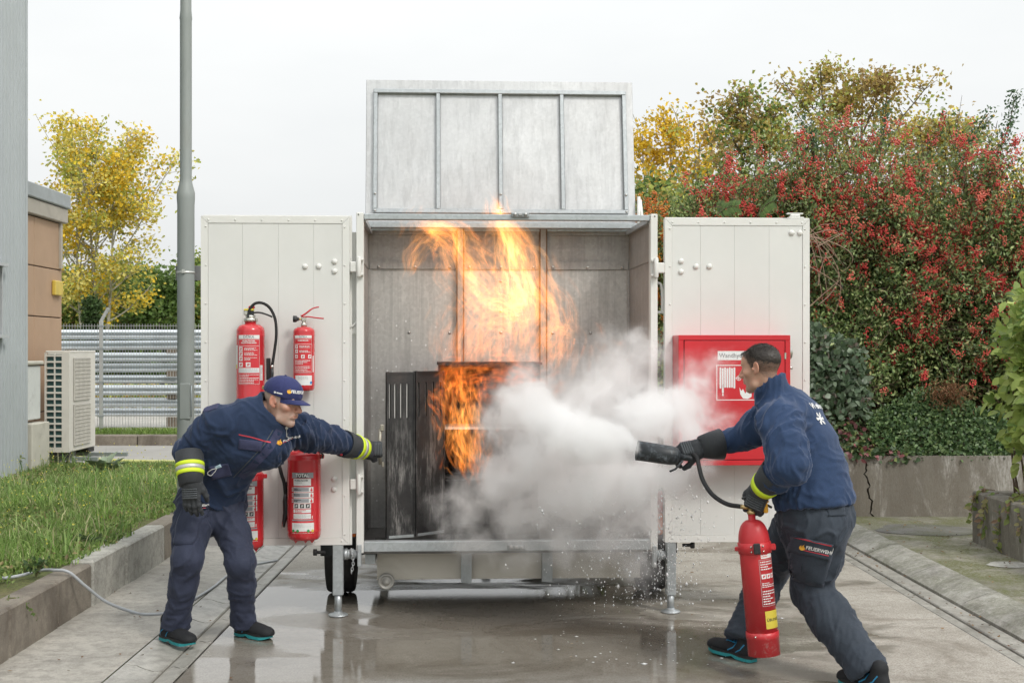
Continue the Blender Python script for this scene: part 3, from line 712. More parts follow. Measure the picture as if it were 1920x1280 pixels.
# deck, outer body, chassis
mb = MB(); mb.box((bl+.001, .061, .36), (br-.001, BD-.001, zdeck-.002)); obj('deck', mb, galv_mat('sooty_deck', (.22,.215,.21), .4, .45, soot=.6), tr)
for s, xs in ((1, OL), (-1, OR)):
    mb = MB(); mb.box((xs+s*.004, .056, .33), (xs+s*.016, 2.2, lz(400)-.004)); obj('side_wall', mb, TWHITE, tr)
mb = MB(); mb.box((OL+.017, 2.15, .33), (OR-.017, 2.19, 2.41)); obj('front_wall', mb, TWHITE, tr)
mb = MB(); mb.box((OL+.017, BD+.06, 2.36), (OR-.017, 2.149, 2.40)); obj('fixed_roof', mb, TWHITE, tr)
mb = MB(); mb.box((OL+.017, .97, .30), (OR-.017, 2.149, .345)); obj('front_floor', mb, GALVD, tr)
# water pan beneath
pl_, pr_ = lx(707, .2), lx(1200, .2)
PAN = pm('pan_cream_paint', (.60,.57,.50), .5, var=.06, vs=3, dirt=.45, dirtc=(.30,.26,.20), bump=.1, bs=20)
mb = MB(); zp0, zp1 = lz(1082, 7.95), lz(1034, 7.95)
mb.box((pl_, .2, zp0), (pr_, .205, zp1)); mb.box((pl_, .2051, zp0), (pl_+.005, 1.5, zp1)); mb.box((pr_-.005, .2051, zp0), (pr_, 1.5, zp1)); mb.box((pl_+.0051, .2051, zp0), (pr_-.0051, 1.5, zp0+.004))
mb.box((pl_-.004, .194, zp0-.006), (pr_+.004, .21, zp0-.0002))
obj('water_pan', mb, PAN, tr)
for p0, p1 in ((864.5, 884.5), (1016.5, 1036)):
    mb = MB(); a, c_ = lx(p0, .15), lx(p1, .15); mb.box((a, .15, lz(1091, 7.9)), (c_, .156, lz(1036, 7.9)), bev=.001); mb.box((a, .1561, lz(1091, 7.9)), (a+.004, .19, lz(1038, 7.9))); mb.box((c_-.004, .1561, lz(1091, 7.9)), (c_, .19, lz(1038, 7.9)))
    obj('pan_bracket', mb, GALVD, tr)
# drain cap of the pan
cx, cz = lx(724, .17), lz(1088, 7.92); mb = MB()
mb.lathe([(.05, 0), (.052, .01), (.048, .022), (.038, .024), (.034, .012), (.024, .012), (.020, .024), (.0, .03)], 24, m=frame((cx, .192, cz), (0,-1,0))); obj('drain_cap', mb, pm('cap_grey', (.42,.41,.38), .5, .3, dirt=.5), tr)
mb = MB(); mb.tube([(pl_+.1, .12, .375), (pl_-.06, .12, .36), (pl_-.1, .12, .35)], .008); obj('cable', mb, BLKP, tr)
# chassis beams and axle
mb = MB(); mb.box((OL+.05, .07, .30), (OL+.11, 3.0, .355)); mb.box((OR-.11, .07, .30), (OR-.05, 3.0, .355)); obj('chassis_rails', mb, GALVD, tr)['kind'] = 'stuff'
mb = MB(); mb.tube([(-1.0, .78, .31), (1.0, .78, .31)], .035); obj('axle', mb, GALVD, tr)
mb = MB(); mb.tube([(0, 3.0, .33), (0, 4.0, .36)], .04); mb.tube([(OL+.08, 2.99, .33), (0, 3.6, .34)], .03); mb.tube([(OR-.08, 2.99, .33), (0, 3.6, .34)], .03); obj('drawbar', mb, GALVD, tr)
def tyre_mat():
    b = NB('tyre_rubber'); co = b.coord(); 
    return b.done(b.bsdf(b.ramp(b.noise(20, 5, .6, co), [(.3, (.016,.016,.017)), (.7, (.032,.032,.032))]), .7, 0, b.bump(b.noise(60, 4, .6, co), .2, .003)))
TYRE = tyre_mat(); RIM = pm('rim_steel', (.5,.51,.52), .4, .6)
for s in (-1, 1):
    wx = (-1.05 if s < 0 else 1.0) ; yw = .75; rT = .305; ww = .185
    wh = link('wheel', mkmesh('wheel_rim', MB().lathe([(.17, -.07), (.155, -.06), (.15, .03), (.06, .035), (.05, .06), (0.001, .065)], 24, m=Matrix.Translation((wx, yw, rT)) @ Matrix.Rotation(R(90)*s, 4, 'Y')), RIM), tr)
    mb = MB(); prof = []
    for k in range(17): 
        a = math.pi*(k/16); prof.append((rT-.045+.045*math.sin(a)**.45 if 0 < k < 16 else rT-.045, -math.cos(a)*ww/2))
    prof = [(.165, -ww*.42), (.2, -ww*.5), (.245, -ww*.52)]+prof[1:-1]+[(.245, ww*.52), (.2, ww*.5), (.165, ww*.42)]
    n = 64; vs = []; fs = []; m = Matrix.Translation((wx, yw, rT)) @ Matrix.Rotation(R(90), 4, 'Y')
    for (r, z) in prof:
        for k in range(n):
            a = 2*math.pi*k/n; rr = r
            if r > rT-.012 and (k % 4 == 0 or abs(abs(z)-.03) < .006): rr -= .007
            vs.append(tuple(m @ Vector((rr*math.cos(a), rr*math.sin(a), z))))
    for j in range(len(prof)-1):
        for k in range(n): k2 = (k+1) % n; fs.append((j*n+k, j*n+k2, (j+1)*n+k2, (j+1)*n+k))
    mb.add(vs, fs, 0, True); obj('tyre', mb, TYRE, wh)
    mb = MB(); pr = []
    for k in range(13): a = math.pi*k/12; pr.append((wx, yw-math.cos(a)*(rT+.06), rT+math.sin(a)*(rT+.035)))
    vs = []; fs = []
    for (x, y, z) in pr: vs += [(wx-.11, y, z), (wx+.11, y, z), (wx+.11, y*.98+yw*.02, z-.008), (wx-.11, y*.98+yw*.02, z-.008)]
    for j in range(12):
        for k in range(4): fs.append((j*4+k, j*4+(k+1) % 4, j*4+4+(k+1) % 4, j*4+4+k))
    mb.add(vs, fs, 0, True); obj('mudguard', mb, BLKP, tr)
# corner steadies
CHAIN = pm('zinc_chain', (.55,.57,.58), .3, .85)
for (p0, p1, q0, q1, yb_, yf, D, side) in ((623.5, 643.5, 627, 641, 1117, 1149.5, 7.65, -1), (1250.5, 1268, 1253, 1264.5, 1115, 1141, 7.78, 1)):
    yj = -.03; a, c_ = lx(p0, yj), lx(p1, yj); xm = (a+c_)/2; j = None
    zf = EYE-(yf-CY)/FPX*D; zf = .0
    mb = MB(); mb.box((a, yj, lz(yb_, D)), (c_, yj+.06, lz(1014, D)), bev=.004); j = obj('corner_steady', mb, GALV, tr)
    mb = MB(); mb.lathe([(.022, .01), (.022, lz(yb_, D)+.02)], 18, m=Matrix.Translation((xm, yj+.03, 0))); obj('steady_tube', mb, GALV, j)
    mb = MB(); mb.lathe([(.058, .002), (.060, .006), (.056, .012), (.028, .018), (.0225, .03)], 26, m=Matrix.Translation((xm, yj+.03, 0))); obj('steady_foot', mb, GALV, j)
    xi = OL+.02 if side < 0 else OR-.02; zc = lz(1041, D)
    mb = MB(); x0, x1 = (c_, xi) if side < 0 else (xi, a)
    m = frame((x0, yj+.035, zc), (1,0,0)); L = x1-x0
    mb.lathe([(.034, 0), (.034, L*.25), (.028, L*.26), (.028, L*.45), (.033, L*.46), (.033, L*.62), (.027, L*.63), (.027, L)], 18, m=m); pv = obj('pivot_tube', mb, GALV, j)
    mb = MB(); mb.box((xi-.012, yj-.0, zc-.07), (xi+.012, yj+.05, zc+.06), bev=.003); obj('pivot_plate', mb, GALV, j)
    mb = MB()
    for k in range(9):
        t = k/8; zc2 = zc+.03-.13*t; xx = (x0+x1)/2-.012*side*math.sin(t*3)
        c8 = [(xx+.007*math.cos(an)*(1 if k % 2 else .2), yj-.002-.004*(0 if k % 2 else 1)+.004*math.cos(an), zc2+.012*math.sin(an)) for an in [2*math.pi*i/8 for i in range(9)]]
        mb.tube(c8, .0024, 5, cap=False)
    obj('chain', mb, CHAIN, j)['kind'] = 'stuff'
# tail lights behind the hinge gap
LRED = pm('tail_lens_red', (.42,.02,.025), .15, var=.1); LORG = pm('tail_lens_orange', (.75,.17,.02), .15)
for (p0, p1) in ((656, 668.5), (1231, 1243)):
    D = 7.85; a, c_ = lx(p0, .1), lx(p1, .1)
    mb = MB(); mb.box((a, .095, lz(1006, D)), (c_, .15, lz(918, D)), bev=.006); tl = obj('tail_light', mb, BLKP, tr)
    mb = MB(); mb.box((a+.004, .082, lz(962, D)), (c_-.004, .0949, lz(921, D)), bev=.005); obj('red_lens', mb, LRED, tl)
    mb = MB(); mb.box((a+.004, .082, lz(1003, D)), (c_-.004, .0949, lz(963, D)), bev=.005); obj('orange_lens', mb, LORG, tl)
# ---------------------------------------------------------------- doors, swung open flat to each side
def dome(r=.018): return MB().lathe([(r, 0), (r*.95, r*.28), (r*.7, r*.6), (r*.35, r*.76), (.0005, r*.8)], 16, m=frame((0,0,0), (0,-1,0)))
domeM = mkmesh('bolt_cap', dome(), TWHITE2); smallriv = mkmesh('door_rivet', MB().lathe([(.006, 0), (.005, .003), (.001, .004)], 8, m=frame((0,0,0), (0,-1,0))), TWHITE2)
def door(p0, p1, seams, bolts, hinge_side):
    x0, x1 = lx(p0), lx(p1); z0, z1 = lz(1017), lz(408.5); yf = -.035; t = .052
    fr = .043
    mb = MB(); mb.box((x0+.004, yf+.012, z0+.004), (x1-.004, yf+t, z1-.004)); d = obj('rear_door', mb, TWHITE2, tr)
    xs = [x0+fr]+[lx(s) for s in seams]+[x1-fr]
    for i in range(len(xs)-1):
        mb = MB(); mb.box((xs[i]+.0003, yf+.004, z0+fr), (xs[i+1]-.0003, yf+.0118, z1-fr), bev=.0008); obj('door_panel', mb, TWHITE, d)
    def mitre(pts, nm='edge_trim'):
        mb = MB(); n = 4; vs = [(x, yf, z) for x, z in pts]+[(x, yf+t, z) for x, z in pts]
        fs = [(0,1,2,3), (7,6,5,4)]+[(i+4, (i+1) % 4+4, (i+1) % 4, i) for i in range(4)]
        mb.add(vs, fs); return obj(nm, mb, TWHITE2, d)
    g_ = .0008
    mitre([(x0, z0), (x1, z0), (x1-fr, z0+fr-g_), (x0+fr, z0+fr-g_)]); mitre([(x0+fr, z1-fr+g_), (x1-fr, z1-fr+g_), (x1, z1), (x0, z1)])
    mitre([(x0, z0+g_*2), (x0+fr-g_, z0+fr+g_), (x0+fr-g_, z1-fr-g_), (x0, z1-g_*2)]); mitre([(x1-fr+g_, z0+fr+g_), (x1, z0+g_*2), (x1, z1-g_*2), (x1-fr+g_, z1-fr-g_)])
    # weather lip standing proud behind the leaf
    mb = MB(); mb.box((x0+.008, yf+t+.001, z0-.008), (x1+.012, yf+t+.012, z1+.010)); obj('outer_skin', mb, TWHITE2, d)
    inv = WM[tr.name].inverted()
    for i in range(6):
        x = x0+fr*.5+(x1-x0-fr)*(i+.15)/5.3
        for z in (z1-fr*.55, z0+fr*.55): rivet(x, yf-.0003, z, smallriv, 'rivet', 1, d)
    for i in range(9):
        z = z0+fr+.02+(z1-z0-2*fr-.04)*i/8
        for x in (x0+fr*.68, x1-fr*.68): rivet(x, yf-.0003, z, smallriv, 'rivet', 1, d)
    for (a, b_) in bolts: rivet(lx(a), yf+.0035, lz(b_), domeM, 'bolt_cap', 1, d)
    # hinges
    for yy in (502, 905):
        zc = lz(yy); xe = x1 if hinge_side > 0 else x0; s = hinge_side
        mb = MB(); mb.box((xe+s*.002, yf-.006, zc-.032), (xe+s*.05, yf+.03, zc+.032), bev=.006); h = obj('hinge', mb, TWHITE2, tr)
        mb = MB(); mb.lathe([(.010, -.062), (.014, -.055), (.014, .055), (.010, .062)], 12, m=Matrix.Translation((xe+s*.056, yf-.01, zc))); obj('hinge_pin', mb, TWHITE2, h)
        mb = MB(); mb.box((xe+s*.04, yf-.006, zc+.037), (xe+s*.085, yf+.02, zc+.052), bev=.004); mb.box((xe+s*.04, yf-.006, zc-.052), (xe+s*.085, yf+.02, zc-.037), bev=.004); obj('hinge_lugs', mb, TWHITE2, h)['kind'] = 'stuff'
    return d
dl = door(378.5, 656, (456, 523, 589), ((573, 501.5), (598.5, 501), (628, 492), (628, 510), (627, 895), (627, 914)), 1)
dr_ = door(1245, 1515, (1311.5, 1375, 1439.5), ((1275, 489.5), (1275, 509), (1303, 499), (1328, 499), (1481.5, 435), (1497, 435)), -1)
mb = MB(); x = lx(1490); z = lz(408.5); mb.box((x-.045, -.03, z+.001), (x+.05, .02, z+.012), bev=.003); mb.box((x-.03, -.02, z+.0121), (x+.03, .01, z+.03), bev=.005); mb.box((x-.05, -.015, z+.0301), (x+.05, .012, z+.038), bev=.003)
obj('top_bolt_fitting', mb, TWHITE2, dr_)
# grab rail behind the right hinge gap, roof strut at the right, slim gas struts at the left
mb = MB(); xg = lx(1230); mb.tube(spline([(xg, .10, lz(529)), (xg+.028, .07, lz(529)), (xg+.042, .05, lz(535)), (xg+.046, .045, lz(560)), (xg+.046, .05, lz(586))], 6), .0075); mb.tube([(xg-.01, .06, lz(584.5)), (xg+.06, .06, lz(584.5))], .008); obj('grab_rail', mb, TWHITE2, tr)
mb = MB(); mb.box((lx(659), .05, lz(1000)), (lx(666.5), .07, lz(435)), bev=.002); obj('locking_rod', mb, TWHITE2, tr)
mb = MB(); mb.tube([(lx(657), .02, lz(615)), (lx(668), .02, lz(604))], .006); mb.box((lx(659), .03, lz(626)), (lx(667), .049, lz(612))); obj('gas_strut', mb, TWHITE2, tr)
# rubber buffers on the doors
for p_, s in ((588, 1), (1301, -1)):
    mb = MB(); zc = lz(1032 if s > 0 else 1024); x = lx(p_); mb.tube([(x, .0, zc), (x+s*.07, .0, zc)], .010); mb.tube([(x-s*.002, .0, zc), (x+s*.02, .0, zc)], .02, 12); obj('rubber_buffer', mb, BLK, dl if s > 0 else dr_)
# ---------------------------------------------------------------- roof flap
yl0, yl1 = .78, .93; L0, L1 = lx(685, yl0), lx(1192, yl0); zl0, zl1 = 2.445, EYE+(655-152)/2400*8.68
ml = Matrix.Translation((0, yl0, zl0)) @ Matrix.Rotation(-math.atan2(yl1-yl0, zl1-zl0), 4, 'X')
H = math.hypot(yl1-yl0, zl1-zl0); setspace(TR @ ml)
mb = MB(); mb.box((L0, 0, 0), (L1, .018, H), bev=.003)
mb.box((L0, .0181, 0), (L0+.02, .06, H)); mb.box((L1-.02, .0181, 0), (L1, .06, H)); mb.box((L0+.0201, .0181, H-.02), (L1-.0201, .06, H))
flap = obj('roof_flap', mb, LIDM, tr)
lp = lambda p: lx(p, .85); fx = [lp(704), lp(821.5), lp(938), lp(1054), lp(1171)]; fz0, fz1 = .055, H-.075; w_ = .0135
for x in fx:
    mb = MB(); mb.box((x-w_, -.034, fz0+.0281), (x+w_, -.0008, fz1-.0281), bev=.003); obj('frame_bar', mb, GALV, flap)
for z in (fz0, fz1-.028):
    mb = MB(); mb.box((fx[0]-w_, -.035, z), (fx[-1]+w_, -.0008, z+.028), bev=.003); obj('frame_bar', mb, GALV, flap)
for x, z in ((fx[0], fz0+.014), (fx[0], fz0+.13), (fx[2], fz0+.014), (fx[2], fz0+.13), (fx[4], fz0+.014), (fx[4], fz0+.13)):
    mb = MB(); mb.lathe([(.009, 0), (.008, .005), (.002, .007)], 10, m=frame((x, -.0352, z), (0,-1,0))); obj('bolt', mb, RIVET, flap)
for xa, xb_ in zip(fx[:-1], fx[1:]):
    mb = MB(); mb.box((xa+w_+.004, -.004, fz0+.03), (xb_-w_-.004, -.0006, fz1-.03)); obj('flap_panel', mb, LIDM, flap)
setspace(TR)
mb = MB(); mb.tube([(lx(1193, .8), .72, 2.40), (lx(1197, .8), .78, 2.62)], .012); mb.tube([(lx(1203, .8), .74, 2.40), (lx(1199, .8), .78, 2.60)], .012); obj('flap_strut', mb, TWHITE2, tr)
mb = MB(); mb.box((L0-.01, .72, 2.402), (L1+.01, .777, 2.44), bev=.004); obj('flap_hinge_rail', mb, GALV, tr)
# ---------------------------------------------------------------- burnt locker in the bay, its door swung towards us
lk = root('burnt_locker', (.1, .45, zdeck), 'charred black steel locker inside the trailer with its slotted door swung open', 'locker')
ya = .32; kx0, kx1 = lx(822, ya), lx(1012, ya); kz1 = lz(684, 8.08); kz0 = zdeck+.002
mb = MB(); mb.box((kx0, ya, kz0), (kx0+.012, .82, kz1)); mb.box((kx1-.012, ya, kz0), (kx1, .82, kz1)); mb.box((kx0+.0121, .805, kz0), (kx1-.0121, .82, kz1-.0131)); mb.box((kx0+.0121, ya, kz1-.013), (kx1-.0121, .82, kz1)); mb.box((kx0+.0121, ya, kz0), (kx1-.0121, .804, kz0+.04))
obj('carcass', mb, CHAR, lk)
mb = MB(); mb.box((kx0-.008, ya-.012, kz1+.0005), (kx1+.015, .825, kz1+.018)); obj('top_plate', mb, CHAR, lk)
mb = MB(); zs = lz(803, 8.08); mb.box((kx0+.0125, ya+.02, zs), (kx1-.0125, .80, zs+.006)); mb.box((kx0+.0125, ya+.006, zs-.004), (kx1-.0125, ya+.0195, zs+.01)); obj('shelf', mb, GALVD, lk)
mb = MB(); mb.box((kx0+.0125, ya+.04, lz(900, 8.1)), (kx1-.0125, .80, lz(900, 8.1)+.006)); obj('shelf', mb, CHAR, lk)
# folding door: two leaves
SLOTLIT = pm('painted_slot_light', (.55,.54,.52), .9, var=.15)  # pale colour painted for the brightness showing through the door slots
def leaf(pa, ya_, pb, yb_, z0a, z1a, slots):
    A = Vector((lx(pa, ya_), ya_)); B = Vector((lx(pb, yb_), yb_)); d = (B-A); L = d.length; d.normalize()
    m = Matrix(((d.x, -d.y, 0, A.x), (d.y, d.x, 0, A.y), (0, 0, 1, 0), (0, 0, 0, 1)))
    z0, z1 = z0a, z1a; mb = MB(); sz0, sz1 = slots[0]; xs = sorted(slots[1]); hw = .0065; t = .016
    cuts = [0]+[q for x in xs for q in (x*L-hw, x*L+hw)]+[L]
    mb.box((0, 0, z0), (L, t, sz0), m=m); mb.box((0, 0, sz1), (L, t, z1), m=m)
    for i in range(0, len(cuts), 2): mb.box((cuts[i], 0, sz0-.0001), (cuts[i+1], t, sz1+.0001), m=m)
    o = obj('locker_door', mb, CHAR, lk)
    mb = MB(); mb.box((0, -.008, z0-.002), (.014, -.0003, z1+.002), m=m); mb.box((L-.008, -.006, z0), (L-.001, -.0003, z1), m=m); mb.box((.0145, -.006, z1-.012), (L-.0085, -.0003, z1), m=m)
    obj('door_edge', mb, CHAR, o)
    mb = MB()  # added strips filling the slots, coloured like the lit wall and haze behind
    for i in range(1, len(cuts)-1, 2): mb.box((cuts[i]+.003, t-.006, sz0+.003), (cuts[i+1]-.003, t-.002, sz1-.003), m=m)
    obj('slot_light_strips', mb, SLOTLIT, o)['kind'] = 'stuff'
    mb = MB(); mb.box((.0145, -.006, z0-.004), (L-.0085, -.0003, z0+.012), m=m); obj('bottom_edge', mb, GALVD, o)
    return o
zt = lz(697, 7.85); zq = lz(1006, 7.82)
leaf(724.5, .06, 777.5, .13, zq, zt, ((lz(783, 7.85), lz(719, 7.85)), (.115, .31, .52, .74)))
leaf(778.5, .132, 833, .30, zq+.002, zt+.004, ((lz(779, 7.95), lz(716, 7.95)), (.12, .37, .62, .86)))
# door pull the man grips
hx = lx(722, .05); mb = MB(); zz1, zz2 = lz(808, 7.75), lz(866, 7.75); mb.box((hx-.03, .03, zz1), (hx-.005, .07, zz1+.04), bev=.004); mb.box((hx-.022, .03, zz2-.03), (hx-.005, .07, zz2), bev=.004)
mb.tube([(hx-.028, .045, zz1+.015), (hx-.034, .045, (zz1+zz2)/2), (hx-.028, .045, zz2-.015)], .011); obj('pull_handle', mb, pm('handle_greasy_steel', (.33,.31,.26), .45, .5, dirt=.4), lk)
# deck litter
mb = MB(); mb.box((lx(722, .15)-.06, .1, zdeck), (lx(724, .15), .16, zdeck+.05), m=Matrix.Translation((0,0,0))); tag(obj('deck_angle_iron', mb, CHAR), 'short charred angle iron lying on the trailer deck left of the locker', 'iron offcut')
setspace()
# ================================================================== fire extinguishers and hose cabinet on the doors
def paint(name, c, rough=.25, **kw): return pm(name, c, rough, var=.05, vs=4, rv=.05, **kw)
XRED = paint('extinguisher_red', (.56,.028,.036), .24, bump=.03, bs=40, bd=.002); XRED.node_tree.nodes['Principled BSDF'].inputs['Coat Weight'].default_value = .5
PW_ = pm('print_white', (.74,.74,.73), .5, var=.03); PR_ = pm('print_red', (.60,.035,.045), .45, var=.03); PG_ = pm('print_grey', (.30,.31,.33), .45, var=.05); PK_ = pm('print_black', (.03,.03,.03), .5)
PGR = pm('print_green', (.02,.30,.08), .5); PY_ = pm('print_yellow', (.62,.50,.06), .5); PB_ = pm('print_blue', (.02,.22,.52), .5); PLG = pm('print_pale_grey', (.50,.50,.50), .5)
PRINT = [PW_, PR_, PG_, PK_, PGR, PY_, PB_, PLG]; W_, R_, G_, K_, GN, YL, BL, LG = range(8)
CHR = pm('valve_nickel', (.60,.58,.53), .25, .9); BRS = pm('valve_brass', (.50,.36,.17), .32, .85, var=.2)
class Wrap:                              # flat print laid on a cylinder of radius r round z, u to the right, front at -y
    def __init__(s, r): s.r = r; s.mb = MB(); s.k = 0
    def p(s, u, z, h): a = u/s.r; return ((s.r+h)*math.sin(a), -(s.r+h)*math.cos(a), z)
    def rect(s, u0, u1, z0, z1, mi, lvl=1):
        n = max(1, int((u1-u0)/s.r/.16)); h = .0006*lvl; vs = []; fs = []
        for i in range(n+1): u = u0+(u1-u0)*i/n; vs += [s.p(u, z0, h), s.p(u, z1, h)]
        for i in range(n): fs.append((2*i, 2*i+2, 2*i+3, 2*i+1))
        s.mb.add(vs, fs, mi, True)
    def outline(s, u0, u1, z0, z1, w, mi, lvl=2):
        s.rect(u0, u1, z0, z0+w, mi, lvl); s.rect(u0, u1, z1-w, z1, mi, lvl); s.rect(u0, u0+w, z0+w, z1-w, mi, lvl); s.rect(u1-w, u1, z0+w, z1-w, mi, lvl)
    def disc(s, u, z, r, mi, lvl=3):
        vs = [s.p(u, z, .0006*lvl)]+[s.p(u+r*math.cos(2*math.pi*k/14), z+r*math.sin(2*math.pi*k/14), .0006*lvl) for k in range(14)]
        s.mb.add(vs, [(0, 1+k, 1+(k+1) % 14) for k in range(14)], mi)
    def text(s, t, u, z, size, mi, lvl=3, bold=0., sx=1., al='CENTER'):
        v, f = text_mesh(t, size, bold, al); s.mb.add([s.p(u+x*sx, z+y, .0006*lvl) for x, y, _ in v], f, mi)
    def lines(s, u0, u1, z0, z1, n, mi, lvl=3, fill=.5):      # small print: rows of word-length strokes
        dz = (z1-z0)/n
        for i in range(n):
            z = z1-dz*(i+.5); u = u0
            end = u1-(u1-u0)*random.choice((0, .05, .25, .5))
            while u < end:
                w = min(random.uniform(.003, .011), end-u); s.rect(u, u+w, z-dz*fill/2, z+dz*fill/2, mi, lvl); u += w+.0025
    def pict(s, u, z, h, fg, bgc, lvl=3):                     # small square pictogram
        s.rect(u-h, u+h, z-h, z+h, bgc, lvl); q = h*.75
        s.disc(u-q*.1, z+q*.45, q*.3, fg, lvl+1); s.rect(u-q*.5, u+q*.2, z-q*.7, z+q*.1, fg, lvl+1); s.rect(u+q*.3, u+q*.75, z-q*.2, z+q*.7, fg, lvl+1)
def bottle(parent, r, h, sh=.05, neck=.02, mat=XRED, weld=True):
    prof = [(r*.55, -.004), (r*.86, .0), (r*.97, .012), (r, .03)]
    if weld: prof += [(r, .045), (r*1.012, .048), (r*1.012, .055), (r, .058)]
    prof += [(r, h-.001)]
    if weld: prof = prof[:-1]+[(r, h-.03), (r*1.012, h-.027), (r*1.012, h-.02), (r, h-.017), (r, h)]
    for k in range(1, 9): a = math.pi/2*k/8; prof.append((neck+(r-neck)*math.cos(a), h+sh*math.sin(a)))
    prof.append((neck, h+sh+.02)); mb = MB().lathe(prof, 40); return obj('cylinder', mb, mat, parent)
def ext_doka_big():
    r = .083; D = 7.6; cxl = lx(471, -.10); z0 = lz(768, D); h = lz(622, D)-z0
    setspace(TR @ Matrix.Translation((cxl, -.128, z0)))
    e = root('fire_extinguisher', (0,0,0), 'wide red extinguisher with a black hose looped above it, upper left on the door', 'fire extinguisher', 'fire extinguishers hung on the left trailer door')
    bottle(e, r, h, .045, .034)
    mb = MB().lathe([(r*.9, -.02), (r*1.03, -.018), (r*1.03, .055), (r*1.005, .06)], 36); obj('foot_ring', mb, BLKP, e)
    w = Wrap(r); T = lambda y: lz(y, D)-z0; hw = .066
    w.rect(-hw, hw, T(719), T(629), R_, 1); w.rect(-hw, hw, T(635.5), T(628.5), W_, 2); w.text('DÖKA', 0, T(632), .022, G_, 3, .0006)
    w.outline(-hw, hw, T(719), T(636.5), .0014, W_, 2); w.text('FEUERLÖSCHER', 0, T(639.5), .0105, W_, 3, .0004); w.text('FIRE EXTINGUISHER', 0, T(643), .0105, W_, 3, .0004)
    w.rect(-hw, hw, T(648.6), T(648), W_, 2)
    for y in (654, 663, 672): w.pict(-.048, T(y), .0125, R_, W_); w.lines(-.025, .05, T(y+3.2), T(y-3), 3, W_)
    for u in (-.048, -.002): w.pict(u, T(683), .0135, R_, W_)
    w.rect(-hw, hw, T(698), T(689), W_, 2); w.lines(-.06, .06, T(697), T(690), 2, LG); w.lines(-.062, .062, T(718), T(700), 6, W_, fill=.4)
    w.rect(-.105, -.078, T(690), T(647), W_, 1); w.rect(-.103, -.085, T(690), T(683), YL, 2); w.rect(.07, .092, T(712), T(684), W_, 1); w.lines(.072, .09, T(711), T(685), 7, LG, 2)
    tag(obj('sticker', w.mb, PRINT, e), kind='stuff')
    zn = h+.045
    mb = MB().lathe([(.036, zn+.012), (.042, zn+.014), (.042, zn+.032), (.035, zn+.036)], 12); obj('neck_collar', mb, CHR, e)
    mb = MB().lathe([(.03, zn+.036), (.03, zn+.052)], 16); mb.box((-.038, -.02, zn+.052), (.0, .02, zn+.082), bev=.004); obj('valve', mb, CHR, e)
    mb = MB(); mb.box((-.036, -.026, zn+.078), (.022, .012, zn+.09), bev=.003); obj('safety_clip', mb, PY_, e)
    mb = MB(); mb.box((-.01, -.018, zn+.0905), (.026, .012, zn+.107), bev=.004); obj('strike_knob', mb, XRED, e)
    mb = MB(); mb.box((-.012, -.022, zn+.050), (.02, .014, zn+.0775), bev=.003); mb.tube(spline([(.01, -.005, zn+.066), (.05, -.005, zn+.068), (.09, -.005, zn+.058), (.128, -.005, zn+.042)], 5), [.009]*16, 8, flat=.6); obj('lever', mb, BLKP, e)
    P = lambda p, y, ly=-.15: Vector((lx(p, ly)-cxl, ly+.128, lz(y, D)-z0))
    mb = MB(); mb.tube(spline([P(466, 596), P(467.5, 582), P(477, 570.5), P(490, 568.5), P(503, 575), P(512, 588), P(517, 605), P(518, 630), P(515, 655), P(510.5, 684)], 6), .0085, 10); obj('hose', mb, BLK, e)
    mb = MB(); mb.tube([P(510.5, 684), P(510, 690)], .0098, 10); obj('hose_ferrule', mb, CHR, e)
    mb = MB(); mb.tube([P(510, 690), P(510, 700), P(509, 715), P(507, 735)], [.009, .0105, .0095, .006], 10); obj('nozzle', mb, BLKP, e)
    mb = MB(); q = P(503, 690, -.115); mb.box((q.x-.0125, q.y, P(0, 712).z), (q.x+.0125, q.y+.02, P(0, 671).z), bev=.004); obj('nozzle_holder', mb, BLKP, e)
    mb = MB(); mb.box((-.03, r+.0005, h*.3), (.03, .127-.02, h*.95)); obj('wall_bracket', mb, XRED, e)
